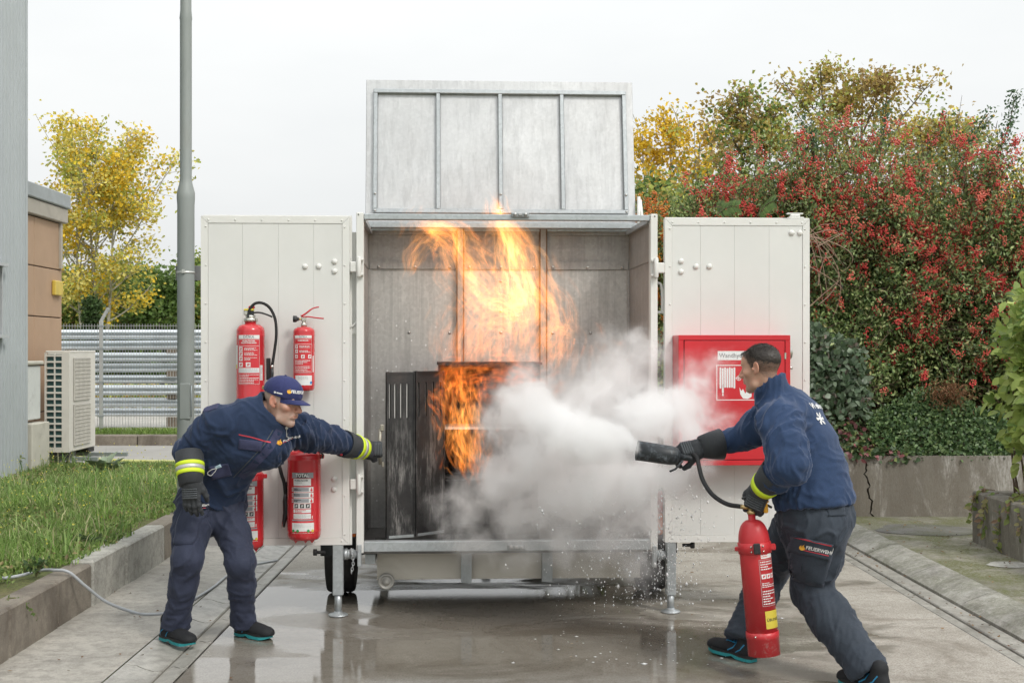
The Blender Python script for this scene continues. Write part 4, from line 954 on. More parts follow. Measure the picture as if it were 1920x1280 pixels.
def ext_doka_small():
    r = .0635; D = 7.63; cxl = lx(571, -.07); z0 = lz(731, D); h = lz(622, D)-z0
    setspace(TR @ Matrix.Translation((cxl, -.104, z0)))
    e = root('fire_extinguisher', (0,0,0), 'narrow red extinguisher with red squeeze handles, upper right on the white door', 'fire extinguisher', 'fire extinguishers hung on the left trailer door')
    bottle(e, r, h, .03, .016)
    w = Wrap(r); T = lambda y: lz(y, D)-z0; hw = .055
    w.rect(-hw, hw, T(698), T(629), R_, 1); w.rect(-hw, hw, T(634), T(629), W_, 2); w.text('DÖKA', 0, T(631.6), .0165, G_, 3, .0005); w.outline(-hw, hw, T(698), T(636), .0013, W_, 2)
    w.text('FEUERLÖSCHER', 0, T(638.5), .009, W_, 3, .0004); w.rect(-hw, hw, T(645.4), T(644.8), W_, 2)
    for y in (650, 658.5): w.pict(-.041, T(y), .0105, R_, W_); w.lines(-.02, .045, T(y+2.5), T(y-2.5), 2, W_)
    for u in (-.041, -.0, .041): w.pict(u, T(668), .0105, R_, W_)
    w.lines(-.05, .05, T(683), T(674), 3, W_); w.lines(-.05, .05, T(697), T(685), 4, W_, fill=.4)
    w.rect(-.05, hw+.002, T(721), T(703), W_, 2); w.lines(-.03, .05, T(711), T(704), 3, LG); w.disc(.05, T(716.5), .0085, BL); w.rect(.064, .075, T(697), T(667), W_, 1)
    tag(obj('sticker', w.mb, PRINT, e), kind='stuff')
    zn = h+.03
    mb = MB().lathe([(.0185, zn), (.0185, zn+.018), (.012, zn+.022), (.012, zn+.036)], 14); mb.box((-.016, -.014, zn+.030), (.014, .014, zn+.058), bev=.004); obj('valve', mb, CHR, e)
    P = lambda p, y, ly=-.11: Vector((lx(p, ly)-cxl, ly+.104, lz(y, D)-z0))
    mb = MB(); mb.tube([P(567, 598), P(558, 599)], .006, 8); obj('outlet', mb, BRS, e)
    mb = MB(); mb.lathe([(.006, 0), (.010, .004), (.0125, .012), (.019, .016), (.020, .035), (.017, .036)], 16, m=frame(P(561, 598.5), (-1, 0, .02))); obj('horn', mb, BLKP, e)
    mb = MB(); mb.tube(spline([P(564, 593), P(572, 589), P(584, 580), P(592, 577), P(598, 576)], 5), [.009]*8+[.007]*9, 8, flat=.6); obj('top_handle', mb, XRED, e)
    mb = MB(); mb.tube(spline([P(566, 594.5), P(578, 594), P(592, 596), P(607, 597.5)], 5), .007, 8, flat=.6); obj('bottom_handle', mb, XRED, e)
    mb = MB(); mb.box((-.025, r+.0005, h*.3), (.025, .082, h*.95)); obj('wall_bracket', mb, XRED, e)
def ext_total(cp, r, y_sh, y_bot, D, full, label):
    cxl = lx(cp, -.13); z0 = lz(y_bot, D); h = lz(y_sh+14, D)-z0
    setspace(TR @ Matrix.Translation((cxl, -.14, z0)))
    e = root('fire_extinguisher', (0,0,0), label, 'fire extinguisher', 'fire extinguishers hung on the left trailer door')
    bottle(e, r, h, .035, .03)
    S = (lz(838, D)-lz(1008, D)); T = lambda y: lz(y_bot, D)-z0+(1008-y)/170*S*.985
    w = Wrap(r); a = .066
    w.rect(-a, a, T(890.5), T(880), G_, 1); w.rect(-.035, .032, T(889.8), T(880.8), K_, 2); w.text('TOTAL', -.002, T(885.2), .0275, W_, 3, .0012, .86)
    w.rect(-.055, .05, T(904.5), T(891.5), W_, 1); w.text('FEUERLÖSCHER', -.008, T(894.7), .0115, K_, 2, .0003); w.lines(-.048, .0, T(900), T(897.5), 1, LG, 2); w.lines(0, .04, T(904), T(902), 1, LG, 2)
    for i, y in enumerate((907, 917.4, 927.8)):
        w.rect(-.055, .05, T(y+9.4), T(y), W_, 1); w.rect(-.054, .037, T(y+8), T(y+.9), G_, 2); w.lines(-.05, -.005, T(y+6.6), T(y+2), 2, K_); w.rect(.042, .066, T(y+9), T(y), W_, 1); w.disc(.053, T(y+6), .007, R_); w.rect(.0505, .0555, T(y+5), T(y+1.5), R_, 3); w.rect(-.068, -.058, T(y+8.5), T(y+1), PLG and LG, 1); w.rect(-.0645, -.0615, T(y+7), T(y+2.5), R_, 2)
    w.rect(-.055, .05, T(947), T(938), W_, 1)
    for u, f_ in ((-.036, 1), (-.002, 0), (.031, 0)): w.pict(u, T(942.2), .0115, W_, K_)
    w.rect(-.055, .05, T(955), T(948.5), W_, 1); w.lines(-.045, .04, T(954.5), T(949), 2, R_, 2); w.rect(-.055, .05, T(966.5), T(957), W_, 1); w.lines(-.05, .045, T(966), T(957.5), 4, LG, 2, .4); w.rect(.056, .061, T(966), T(961), W_, 1)
    w.rect(-.066, .066, T(970.3), T(968), G_, 1); w.rect(-.066, .07, T(993.5), T(974), W_, 1); w.lines(-.05, .055, T(982), T(976), 3, LG, 2, .4)
    for u, c in ((-.056, GN), (-.028, GN), (.034, GN), (.060, YL)): w.disc(u, T(989), .0085, c)
    tag(obj('sticker', w.mb, PRINT, e), kind='stuff')
    zn = h+.035
    mb = MB().lathe([(.032, zn+.012), (.045, zn+.014), (.046, zn+.018), (.046, zn+.042), (.04, zn+.046)], 10); obj('screw_cap', mb, BLKP, e)
    mb = MB()
    for k in range(20): an = 2*math.pi*k/20; mb.box((-.003, .044, zn+.018), (.003, .049, zn+.042), m=Matrix.Rotation(an, 4, 'Z'))
    obj('cap_ribs', mb, BLKP, e)['kind'] = 'stuff'
    mb = MB()
    for sx in (-.045, .012, .05): mb.prism([(sx-.017, -.0), (sx+.017, 0), (sx, -.022)], -.035, -.02)
    obj('foot_lugs', mb, XRED, e)['kind'] = 'stuff'
    mb = MB(); mb.box((r-.004, -.006, h-.02), (r+.02, .006, h+.006), bev=.004); obj('hook_lug', mb, XRED, e)
    P = lambda p, y, ly=-.15: Vector((lx(p, ly)-cxl, ly+.14, lz(y, D)-z0))
    if full:
        mb = MB(); mb.tube(spline([P(556, 834), P(538, 832, -.13), P(523, 840, -.12), P(521.5, 858, -.12), P(527, 885, -.12), P(533, 905, -.12), P(535.5, 928, -.12)], 6), .0105, 10); obj('hose', mb, BLK, e)
        mb = MB(); mb.tube([P(535.5, 925, -.12), P(535.5, 938, -.12), P(537, 960, -.12), P(532, 980, -.12), P(531.5, 986, -.12)], [.012, .017, .02, .0105, .0095], 12); obj('nozzle', mb, BLKP, e)
        mb = MB(); mb.tube([P(531.4, 977, -.12), P(531.2, 987, -.12)], .0095, 12); obj('nozzle_tip', mb, CHR, e)
        mb = MB(); q = P(536, 928, -.115); mb.box((q.x, q.y, P(0, 941).z), (-r+.003, q.y+.03, P(0, 902).z), bev=.004); obj('nozzle_holder', mb, BLKP, e)
        mb = MB(); mb.tube([P(592, 833), P(599, 845), P(606, 851), P(604, 858)], [.007, .006, .005, .004], 8); obj('strike_lever', mb, BLKP, e)
        mb = MB(); mb.box((-.05, -.02, zn+.044), (.05, .02, zn+.07), bev=.008); obj('valve', mb, BLKP, e)
    mb = MB(); mb.box((-.03, r+.0005, h*.3), (.03, .118, h*.95)); obj('wall_bracket', mb, XRED, e)
ext_doka_big(); ext_doka_small()
ext_total(570.5, .0985, 838, 1008, 7.58, True, 'big red extinguisher with a black screw cap and side nozzle, below the outstretched arm')
ext_total(466, .0900, 874, 1022, 7.6, False, 'red extinguisher half hidden behind the leaning man, lower left on the door')

# ---------------------------------------------------------------- hose cabinet on the right door
setspace(TR)
CRED = paint('cabinet_red', (.56,.024,.034), .30, bump=.02, bs=30, bd=.002)
YFc = -.225; DC = 7.56; x0, x1 = lx(1272.5, YFc), lx(1482, YFc); z0, z1 = EYE-(873-655)/2400*DC, EYE-(628-655)/2400*DC
hc = root('fire_hose_cabinet', ((x0+x1)/2, -.13, z0), 'red wall hydrant cabinet with a hose reel sign, mounted on the right trailer door', 'hose cabinet')
mb = MB(); mb.box((x0, YFc+.012, z0), (x1, -.033, z1), bev=.004); obj('case', mb, CRED, hc)
fw = .030; mb = MB()
mb.box((x0, YFc, z0), (x1, YFc+.0118, z0+fw), bev=.002); mb.box((x0, YFc, z1-fw), (x1, YFc+.0118, z1), bev=.002); mb.box((x0, YFc, z0+fw+.0005), (x0+fw, YFc+.0118, z1-fw-.0005), bev=.002); mb.box((x1-fw, YFc, z0+fw+.0005), (x1, YFc+.0118, z1-fw-.0005), bev=.002)
obj('front_frame', mb, CRED, hc)
mb = MB(); mb.box((x0+fw, YFc+.009, z0+fw), (x1-fw, YFc+.0117, z1-fw)); obj('door_gap', mb, PK_, hc)
g_ = .0042; mb = MB(); mb.box((x0+fw+g_, YFc-.002, z0+fw+g_), (x1-fw-g_, YFc+.0088, z1-fw-g_), bev=.0025); cd = obj('cabinet_door', mb, CRED, hc)
mb = MB(); zc = EYE-(669-655)/2400*DC
for zc in (EYE-(667-655)/2400*DC, EYE-(840-655)/2400*DC): mb.box((x1-fw-.006, YFc-.005, zc-.018), (x1-fw+.004, YFc-.0021, zc+.018))
obj('hinge_leaves', mb, CHR, cd)['kind'] = 'stuff'
ys = YFc-.0021
def SX(p): return lx(p, YFc)
def SZ(y): return EYE-(y-655)/2400*DC
mb = MB(); 
def srect(p0, p1, y0, y1, mi, l=0): mb.box((SX(p0), ys-.0008*(l+1), SZ(y1)), (SX(p1), ys-.0004*l, SZ(y0)), mi)
srect(1345.5, 1418, 658, 675, 0); sgn = obj('name_plate', mb, PRINT, cd)
v, f_ = text_mesh('Wandhydrant F', .036, .0003, 'LEFT'); mb = MB(); mb.add([(SX(1348)+x*.98, ys-.0013, SZ(666.6)+y) for x, y, _ in v], f_, 0); obj('lettering', mb, pm('lettering_grey', (.16,.16,.17), .5), sgn)
mb = MB(); srect(1343, 1433, 684, 685.6, 0); srect(1343, 1433, 749, 750.6, 0); srect(1343, 1344.6, 685.6, 749, 0); srect(1431.4, 1433, 685.6, 749, 0)
obj('sign_border', mb, PRINT, cd)
mb = MB()
def capsule2(p0, p1, y0, y1):
    a, b_, c_, d_ = SX(p0), SX(p1), SZ(y1), SZ(y0); r = (b_-a)/2; pts = []
    for k in range(9): an = math.pi*k/8; pts.append(((a+b_)/2+r*math.cos(an), d_-r+r*math.sin(an)))
    for k in range(9): an = math.pi+math.pi*k/8; pts.append(((a+b_)/2+r*math.cos(an), c_+r+r*math.sin(an)))
    mb.prism(pts, ys-.001, ys-.0002)
for i in range(7):
    p = 1349+i*4.35; capsule2(p, p+3.3, 690 if i % 2 else 688.5, 727 if 0 < i < 6 else 728.5)
capsule2(1353.4, 1356.8, 722, 737); mb.prism([(SX(1353.8), SZ(742)), (SX(1356.6), SZ(742)), (SX(1356), SZ(737.2)), (SX(1354.4), SZ(737.2))], ys-.001, ys-.0002)
srect(1379, 1381.3, 708.4, 709.8, 0)
for k in range(20):
    a0, a1 = 2*math.pi*k/20, 2*math.pi*(k+1)/20; cX, cZ = SX(1385), SZ(709); ro, ri = .0145, .0115
    mb.prism([(cX+ro*math.cos(a0), cZ+ro*math.sin(a0)), (cX+ro*math.cos(a1), cZ+ro*math.sin(a1)), (cX+ri*math.cos(a1), cZ+ri*math.sin(a1)), (cX+ri*math.cos(a0), cZ+ri*math.sin(a0))], ys-.001, ys-.0002)
srect(1381.6, 1388.6, 708.5, 709.6, 0); srect(1384.5, 1385.6, 705.4, 708.4, 0); srect(1384.5, 1385.6, 709.7, 712.8, 0)
fl = [(1386, 726), (1390, 733), (1393, 729), (1397, 738), (1401, 731), (1405, 739), (1409, 734), (1409, 744), (1402, 748), (1393, 747), (1388, 740)]
mb.prism([(SX(a), SZ(b_)) for a, b_ in reversed(fl)], ys-.001, ys-.0002)
tag(obj('hose_reel_sign', mb, PRINT, cd), kind='stuff')
mb = MB(); q = Vector((x1+.024, -.11, SZ(660)))
mb.lathe([(.028, 0), (.05, .004), (.052, .012), (.044, .016), (.044, .03), (.036, .034), (.02, .035)], 20, m=frame((x1+.0006, -.12, SZ(660)), (1, -.0, 0))); mb.lathe([(.010, 0), (.012, .02)], 10, m=frame((x1+.02, -.12, SZ(690)), (1,0,0)))
obj('coupling', mb, pm('coupling_alloy', (.62,.6,.57), .3, .8), hc)['kind'] = 'stuff'
setspace()
# ================================================================== people: smooth implicit bodies meshed with surface nets
V3 = lambda *a: np.array(a[0] if len(a) == 1 else a, float)
class Field:
    def __init__(s, lo, hi, h):
        s.lo = np.array(lo, float); s.h = h; s.n = np.ceil((np.array(hi)-s.lo)/h).astype(int)+1; s.F = np.full(s.n, 1., np.float32)
    def block(s, lo, hi, pad):
        a = np.clip(np.floor((np.array(lo)-pad-s.lo)/s.h).astype(int), 0, s.n); b = np.clip(np.ceil((np.array(hi)+pad-s.lo)/s.h).astype(int)+1, 0, s.n)
        if np.any(b <= a): return None, None
        sl = tuple(slice(a[i], b[i]) for i in range(3))
        g = np.meshgrid(*[s.lo[i]+s.h*np.arange(a[i], b[i]) for i in range(3)], indexing='ij'); return sl, np.stack(g, -1)
    def put(s, fn, lo, hi, k=.02, op='u'):
        sl, P = s.block(lo, hi, k+3*s.h)
        if sl is None: return
        d = fn(P); A = s.F[sl]
        if op == 's':
            d = -d
            if k > 0: hh = np.maximum(k-np.abs(A-d), 0)/k; s.F[sl] = np.maximum(A, d)+hh*hh*k*.25
            else: s.F[sl] = np.maximum(A, d)
        else:
            if k > 0: hh = np.maximum(k-np.abs(A-d), 0)/k; s.F[sl] = np.minimum(A, d)-hh*hh*k*.25
            else: s.F[sl] = np.minimum(A, d)
    def cone(s, a, b, ra, rb, k=.02, op='u'):
        a, b = V3(a), V3(b); ab = b-a; L2 = ab @ ab+1e-12; R_ = max(ra, rb)
        def fn(P): t = np.clip(((P-a) @ ab)/L2, 0, 1); return np.linalg.norm(P-a-t[..., None]*ab, axis=-1)-(ra+(rb-ra)*t)
        s.put(fn, np.minimum(a, b)-R_, np.maximum(a, b)+R_, k, op)
    def chain(s, pts, rs, k=.02):
        for i in range(len(pts)-1): s.cone(pts[i], pts[i+1], rs[i], rs[i+1], k)
    def ell(s, c, r, rot=None, k=.02, op='u'):
        c = V3(c); r = V3(r); M = np.eye(3) if rot is None else np.array(rot)
        def fn(P): q = ((P-c) @ M)/r; l = np.linalg.norm(q, axis=-1); g = np.linalg.norm(q/r, axis=-1)+1e-9; return l*(l-1)/g
        m = max(r); s.put(fn, c-m, c+m, k, op)
    def loft(s, st, k=.03):                # stations: (centre, side dir, half width, half depth)
        for i in range(len(st)-1):
            (c0, u0, a0, b0), (c1, u1, a1, b1) = st[i], st[i+1]; c0, c1, u0, u1 = V3(c0), V3(c1), V3(u0), V3(u1); ax = c1-c0; L = np.linalg.norm(ax); w = ax/L
            def fn(P):
                t0 = ((P-c0) @ w)/L; t = np.clip(t0, 0, 1)[..., None]; u = u0+(u1-u0)*t; u = u-(u @ w)[..., None]*w; u = u/np.linalg.norm(u, axis=-1, keepdims=True); v = np.cross(w, u)
                q = P-c0-t*ax; a = (a0+(a1-a0)*t)[..., 0]; b = (b0+(b1-b0)*t)[..., 0]; m = np.minimum(a, b)
                return (np.sqrt((np.sum(q*u, -1)/a)**2+(np.sum(q*v, -1)/b)**2+(np.sum(q*w, -1)/m)**2+1e-12)-1)*m
            R_ = max(a0, a1, b0, b1); s.put(fn, np.minimum(c0, c1)-R_, np.maximum(c0, c1)+R_, k)
    def rbox(s, c, hs, rot, r, k=.01):
        c = V3(c); hs = V3(hs); M = np.array(rot)
        def fn(P): q = np.abs((P-c) @ M)-hs+r; return np.linalg.norm(np.maximum(q, 0), axis=-1)+np.minimum(q.max(-1), 0)-r
        m = np.linalg.norm(hs); s.put(fn, c-m, c+m, k)
    def cut(s, o, n, lo=None, hi=None):    # keep the side the normal points away from
        o, n = V3(o), V3(n); n = n/np.linalg.norm(n); sl, P = s.block(s.lo if lo is None else lo, s.lo+s.n*s.h if hi is None else hi, 0)
        s.F[sl] = np.maximum(s.F[sl], (P-o) @ n)
    def mesh(s):
        F = s.F; S = F < 0; nx, ny, nz = F.shape
        acc = np.zeros((nx-1, ny-1, nz-1, 3), np.float32); cnt = np.zeros((nx-1, ny-1, nz-1), np.float32)
        offs = [(0,0,0),(1,0,0),(0,1,0),(1,1,0),(0,0,1),(1,0,1),(0,1,1),(1,1,1)]
        cv = lambda A, o: A[o[0]:nx-1+o[0], o[1]:ny-1+o[1], o[2]:nz-1+o[2]]
        tot = sum(cv(S, o).astype(np.int8) for o in offs); act = np.argwhere((tot > 0) & (tot < 8))
        pos = np.zeros((len(act), 3)); cn = np.zeros(len(act)); i, j, k = act.T
        for a in offs:
            for ax in range(3):
                if a[ax]: continue
                b = list(a); b[ax] = 1
                fa = F[i+a[0], j+a[1], k+a[2]]; fb = F[i+b[0], j+b[1], k+b[2]]; m = (fa < 0) != (fb < 0)
                t = np.where(m, fa/(fa-fb+1e-12*(fa == fb)), 0); q = np.array(a, float)[None].repeat(len(act), 0); q[:, ax] = t
                pos[m] += q[m]; cn[m] += 1
        v = s.lo+s.h*(act+pos/cn[:, None]); idx = np.full((nx-1, ny-1, nz-1), -1, np.int32); idx[i, j, k] = np.arange(len(act)); fs = []
        for ax in range(3):
            o1, o2 = (ax+1) % 3, (ax+2) % 3; sa = [slice(None)]*3; sb = [slice(None)]*3; sa[ax] = slice(0, -1); sb[ax] = slice(1, None)
            A, B = S[tuple(sa)], S[tuple(sb)]; e = np.argwhere(A != B); e = e[(e[:, o1] > 0) & (e[:, o2] > 0) & (e[:, o1] < F.shape[o1]-1) & (e[:, o2] < F.shape[o2]-1)]
            if not len(e): continue
            fl = A[e[:, 0], e[:, 1], e[:, 2]]; d1 = np.zeros(3, int); d1[o1] = 1; d2 = np.zeros(3, int); d2[o2] = 1
            g = lambda q: idx[q[:, 0], q[:, 1], q[:, 2]]
            Q = np.stack([g(e-d1-d2), g(e-d2), g(e), g(e-d1)], 1); Q = np.where(fl[:, None], Q, Q[:, ::-1]); fs.append(Q)
        f = np.concatenate(fs); f = f[(f >= 0).all(1)]; return v, f
def normals(v, f):
    n = np.zeros_like(v); a, b, c, d = (v[f[:, k]] for k in range(4)); fn = np.cross(c-a, d-b)
    for k in range(4): np.add.at(n, f[:, k], fn)
    return n/(np.linalg.norm(n, axis=1, keepdims=True)+1e-12)
def relax(v, f, it=2, lam=.5):
    for _ in range(it):
        a = np.zeros_like(v); c = np.zeros(len(v))
        for k in range(4):
            k2 = (k+1) % 4; np.add.at(a, f[:, k], v[f[:, k2]]); np.add.at(a, f[:, k2], v[f[:, k]]); np.add.at(c, f[:, k], 1); np.add.at(c, f[:, k2], 1)
        v = v+lam*(a/c[:, None]-v)
    return v
def wrinkle(v, f, segs, seed=0, base=.0025):
    """cloth folds: each vertex takes the fold field of its nearest limb segment; segs: (a, b, amp, along freq, round freq, twist)"""
    n = normals(v, f); D = np.full(len(v), 9.); disp = np.zeros(len(v)); wsum = np.zeros(len(v))
    for si, (a, b, amp, fa, fr, tw) in enumerate(segs):
        a, b = V3(a), V3(b); ab = b-a; L = np.linalg.norm(ab); w = ab/L; t = np.clip(((v-a) @ w)/L, -.12, 1.12); p = v-a-t[:, None]*ab; d = np.linalg.norm(p, axis=1)
        q = ((v-a) @ w)[:, None]*w*fa+p*fr+(np.cross(w, p)*tw)*fa*.0; q = q+w*((p @ V3(.6, .3, .7))*tw*fa)[:, None]
        q = q+.55*np.stack([vnoise(v*9+si*3.1, seed+50+c) for c in range(3)], 1)
        r = np.clip(1-np.abs(vnoise(q, seed+si*7))*1.9, 0, 1)**1.7*1.7-.45; r2 = np.clip(1-np.abs(vnoise(q*1.9+5, seed+si*7+3))*1.9, 0, 1)**1.7*1.7-.45
        ww = np.exp(-(d/.07)**2)+1e-6; disp += ww*amp*(r*.8+r2*.4-.1); wsum += ww
    disp = disp/wsum+base*fbm(v*22, 2, seed+9)
    return v+n*disp[:, None]
def cloth_mat(name, col, rough=.85, var=.18, weave=900., sheen=.25, bump=.25):
    b = NB(name); co = b.coord()
    c = b.ramp(b.noise(7, 6, .65, co), [(.28, sc(col, 1-var)), (.72, sc(col, 1+var))]); c = b.mix(b.ramp(b.noise(160, 3, .6, co), [(.4, .22), (.6, 0.)]), c, sc(col, 1.7))
    h = b.mix(.5, b.noise(weave*.35, 2, .6, co), b.noise(38, 4, .6, co))
    p = b.bsdf(c, rough, 0, b.bump(h, bump, .004)); p.inputs['Sheen Weight'].default_value = sheen; p.inputs['Sheen Roughness'].default_value = .45; p.inputs['Sheen Tint'].default_value = (.75,.8,1,1)
    p.inputs['Specular IOR Level'].default_value = .25; return b.done(p)
def skin_mat(name, col, hairc):
    b = NB(name); co = b.coord(); at = b.n('ShaderNodeAttribute', attribute_name='tint'); s_ = b.n('ShaderNodeSeparateColor'); b.l(at.outputs[0], s_.inputs[0])
    c = b.ramp(b.noise(26, 6, .7, co), [(.3, sc(col, .82)), (.5, col), (.72, (min(1, col[0]*1.12), col[1]*.86, col[2]*.8))])
    c = b.mix(s_.outputs[0], c, (col[0]*1.05, col[1]*.58, col[2]*.5))             # redness of nose, cheeks, ears
    hn = b.ramp(b.noise(330, 2, .6, co), [(.35, .6), (.65, 1.)])
    c = b.mix(b.math('MULTIPLY', s_.outputs[1], hn), c, hairc)                    # stubble and cropped hair
    p = b.bsdf(c, .48, 0, b.bump(b.mix(.5, b.noise(220, 3, .6, co), b.noise(45, 4, .6, co)), .22, .003)); p.inputs['Subsurface Weight'].default_value = .12; p.inputs['Subsurface Radius'].default_value = (.012,.005,.003)
    return b.done(p)
FLEECE1 = cloth_mat('navy_fleece_dark', (.017,.030,.066)); FLEECE2 = cloth_mat('navy_fleece', (.023,.044,.098))
TROU1 = cloth_mat('work_trouser_navy', (.030,.036,.062), .75, sheen=.12, bump=.15); TROU2 = cloth_mat('work_trouser_slate', (.033,.042,.056), .72, sheen=.12, bump=.15)
YOKE = cloth_mat('jacket_yoke_navy', (.042,.046,.094), .75, sheen=.1, bump=.12)
GLV = cloth_mat('glove_black', (.040,.043,.047), .68, sheen=.08, bump=.3); GLVR = cloth_mat('glove_ribs', (.075,.082,.088), .55, sheen=.05, bump=.2)
CAPM = cloth_mat('cap_navy', (.030,.036,.115), .8, sheen=.15, bump=.2)
HV = pm('hivis_yellow', (.62,.78,.03), .55, var=.05); SILV = pm('reflective_silver', (.55,.55,.53), .35, .3, var=.06)
PIPE = pm('red_piping', (.50,.04,.06), .6); PRTW = pm('cloth_print_white', (.70,.70,.70), .7); PRTO = pm('cloth_print_orange', (.80,.42,.04), .7)
TEAL = pm('sole_teal', (.02,.25,.27), .6, var=.15); SHOE = cloth_mat('shoe_black', (.018,.019,.021), .7, sheen=.03, bump=.3); SHOB = pm('shoe_blue_trim', (.02,.22,.42), .5); SOLE = pm('sole_black', (.02,.02,.021), .7)
SKIN1 = skin_mat('weathered_skin', (.52,.31,.235), (.42,.39,.36)); SKIN2 = skin_mat('skin_tanned', (.50,.30,.215), (.045,.035,.03))
HAIR1 = pm('hair_grey_short', (.30,.28,.26), .7); EYEW = pm('eye_white', (.6,.58,.55), .2); IRIS = pm('eye_iris', (.05,.045,.04), .15)
def head_parts(c, f, up, cap, hs=1.):
    """returns head+neck verts/faces/tint in world space and the head frame"""
    f = Vector(f).normalized(); up = Vector(up); up = (up-f*up.dot(f)).normalized(); rt = f.cross(up)
    M = (Matrix((rt, f, up)).transposed()*hs).to_4x4(); M.translation = Vector(c); M[3][3] = 1
    g = Field((-.115, -.145, -.20), (.115, .155, .155), .0033)
    g.ell((0,-.014,.036), (.0755,.096,.084), k=0); g.ell((0,.030,-.022), (.0625,.068,.088), k=.03); g.ell((0,.036,-.076), (.050,.052,.040), k=.03)
    g.ell((0,.079,-.102), (.019,.016,.015), k=.022); g.cone((-.046,.028,-.088), (0,.078,-.106), .017, .014, k=.02); g.cone((.046,.028,-.088), (0,.078,-.106), .017, .014, k=.02)
    g.cone((-.034,.083,.026), (.034,.083,.026), .012, .012, k=.016); g.ell((0,.078,.055), (.045,.018,.03), k=.03)
    for s in (-1, 1):
        g.ell((s*.046,.062,-.020), (.024,.022,.019), k=.022); g.ell((s*.031,.104,.007), (.017,.016,.0125), k=.012, op='s')
        g.ell((s*.0305,.083,.0065), (.0165,.0125,.0125), k=.004)                                             # lids over the eyeball
        g.cone((s*.018,.0955,.0085), (s*.044,.086,.0085), .0022, .0022, k=.002, op='s')
    g.cone((0,.092,.018), (0,.121,-.026), .0085, .0125, k=.012); g.ell((0,.117,-.030), (.0135,.013,.011), k=.008)
    for s in (-1, 1): g.ell((s*.0135,.106,-.033), (.009,.012,.009), k=.007); g.ell((s*.007,.112,-.042), (.004,.006,.004), k=.003, op='s')
    g.ell((0,.092,-.060), (.027,.014,.020), k=.016); g.cone((-.019,.098,-.0575), (.019,.098,-.0575), .0055, .0055, k=.006); g.cone((-.016,.097,-.071), (.016,.097,-.071), .0068, .0068, k=.006)
    g.cone((-.023,.104,-.064), (.023,.104,-.064), .0028, .0028, k=.003, op='s'); g.cone((-.012,.096,-.082), (.012,.096,-.082), .006, .006, k=.012, op='s')
    for s in (-1, 1):
        g.cone((s*.021,.104,-.036), (s*.034,.089,-.064), .0022, .0022, k=.008, op='s')
        a = R(-14); rot = np.array([[math.cos(.32*s), math.sin(.32*s), 0], [-math.sin(.32*s), math.cos(.32*s), 0], [0,0,1]]).T
        g.ell((s*.0805,-.008,.002), (.0075,.020,.032), rot, k=.006); g.ell((s*.088,-.005,.004), (.006,.011,.020), rot, k=.004, op='s'); g.ell((s*.077,.002,-.024), (.006,.010,.012), rot, k=.006)
        g.cone((s*.085,.012,.003), (s*.082,.012,-.006), .004, .005, k=.003)
    g.cone((0,-.030,-.05), (0,-.052,-.20), .051, .054, k=.025); g.cone((-.02,.03,-.10), (0,.0,-.17), .02, .02, k=.03)
    g.F[:, :, :3] = np.maximum(g.F[:, :, :3], .01)
    v, fc = g.mesh(); x, y, z = v.T; ax = np.abs(x)
    sm = lambda e0, e1, q: (lambda t: t*t*(3-2*t))(np.clip((q-e0)/(e1-e0), 0, 1))
    red = np.clip(.6*np.exp(-((x/.02)**2+((y-.115)/.025)**2+((z+.03)/.02)**2))+.35*np.exp(-(((ax-.045)/.022)**2+((z+.03)/.03)**2))*(y > .03)+.45*(ax > .076)+.6*np.exp(-(((z+.064)/.008)**2+(x/.024)**2))*(y > .085), 0, .8)
    beard = sm(.0, .05, y+.35*(ax-.03))*sm(-.028, -.05, z)*(1-sm(.0, .02, -(z+.125)))*.5*(1-.6*np.exp(-((z+.064)/.010)**2)*(ax < .024))
    brow = .85*np.exp(-(((z-.028-.05*(ax-.02))/.0045)**2+((ax-.031)/.018)**4))*(y > .07)
    hl = np.interp(y, [-.12, -.08, -.03, .0, .02, .035, .05, .075, .1], [-.085, -.075, -.045, .01, -.012, .02, .055, .072, .078]); hair = sm(-.010, .010, z-hl)*(ax < .0795)
    side = np.clip(.5+.5*sm(-.05, .05, z), 0, 1)
    if cap: tint = np.stack([red, np.clip(beard*.75+brow*.8+hair*.55, 0, 1), red*0], 1)
    else: tint = np.stack([red*.7, np.clip(beard*.35+brow+hair*side, 0, 1), red*0], 1)
    W = np.array(M); return v @ W[:3, :3].T+W[:3, 3], fc, tint, M, (hl, hair)
def near(bvh, p, off):
    h = bvh.find_nearest(p); return h[0]+h[1]*off
def project(target, o, n, u, pts, off, maxd=.25):
    """lays flat points (x along u, y along n x u) onto a surface from outside along -n"""
    bvh = target; n = Vector(n).normalized(); u = Vector(u); u = (u-n*u.dot(n)).normalized(); w = n.cross(u); o = Vector(o); out = []
    for x, y in pts:
        p = o+u*x+w*y; h = bvh.ray_cast(p+n*maxd, -n, maxd*2); out.append((h[0]+h[1]*off if h[0] is not None and (h[0]-p).length < maxd else near(bvh, p, off)))
    return out
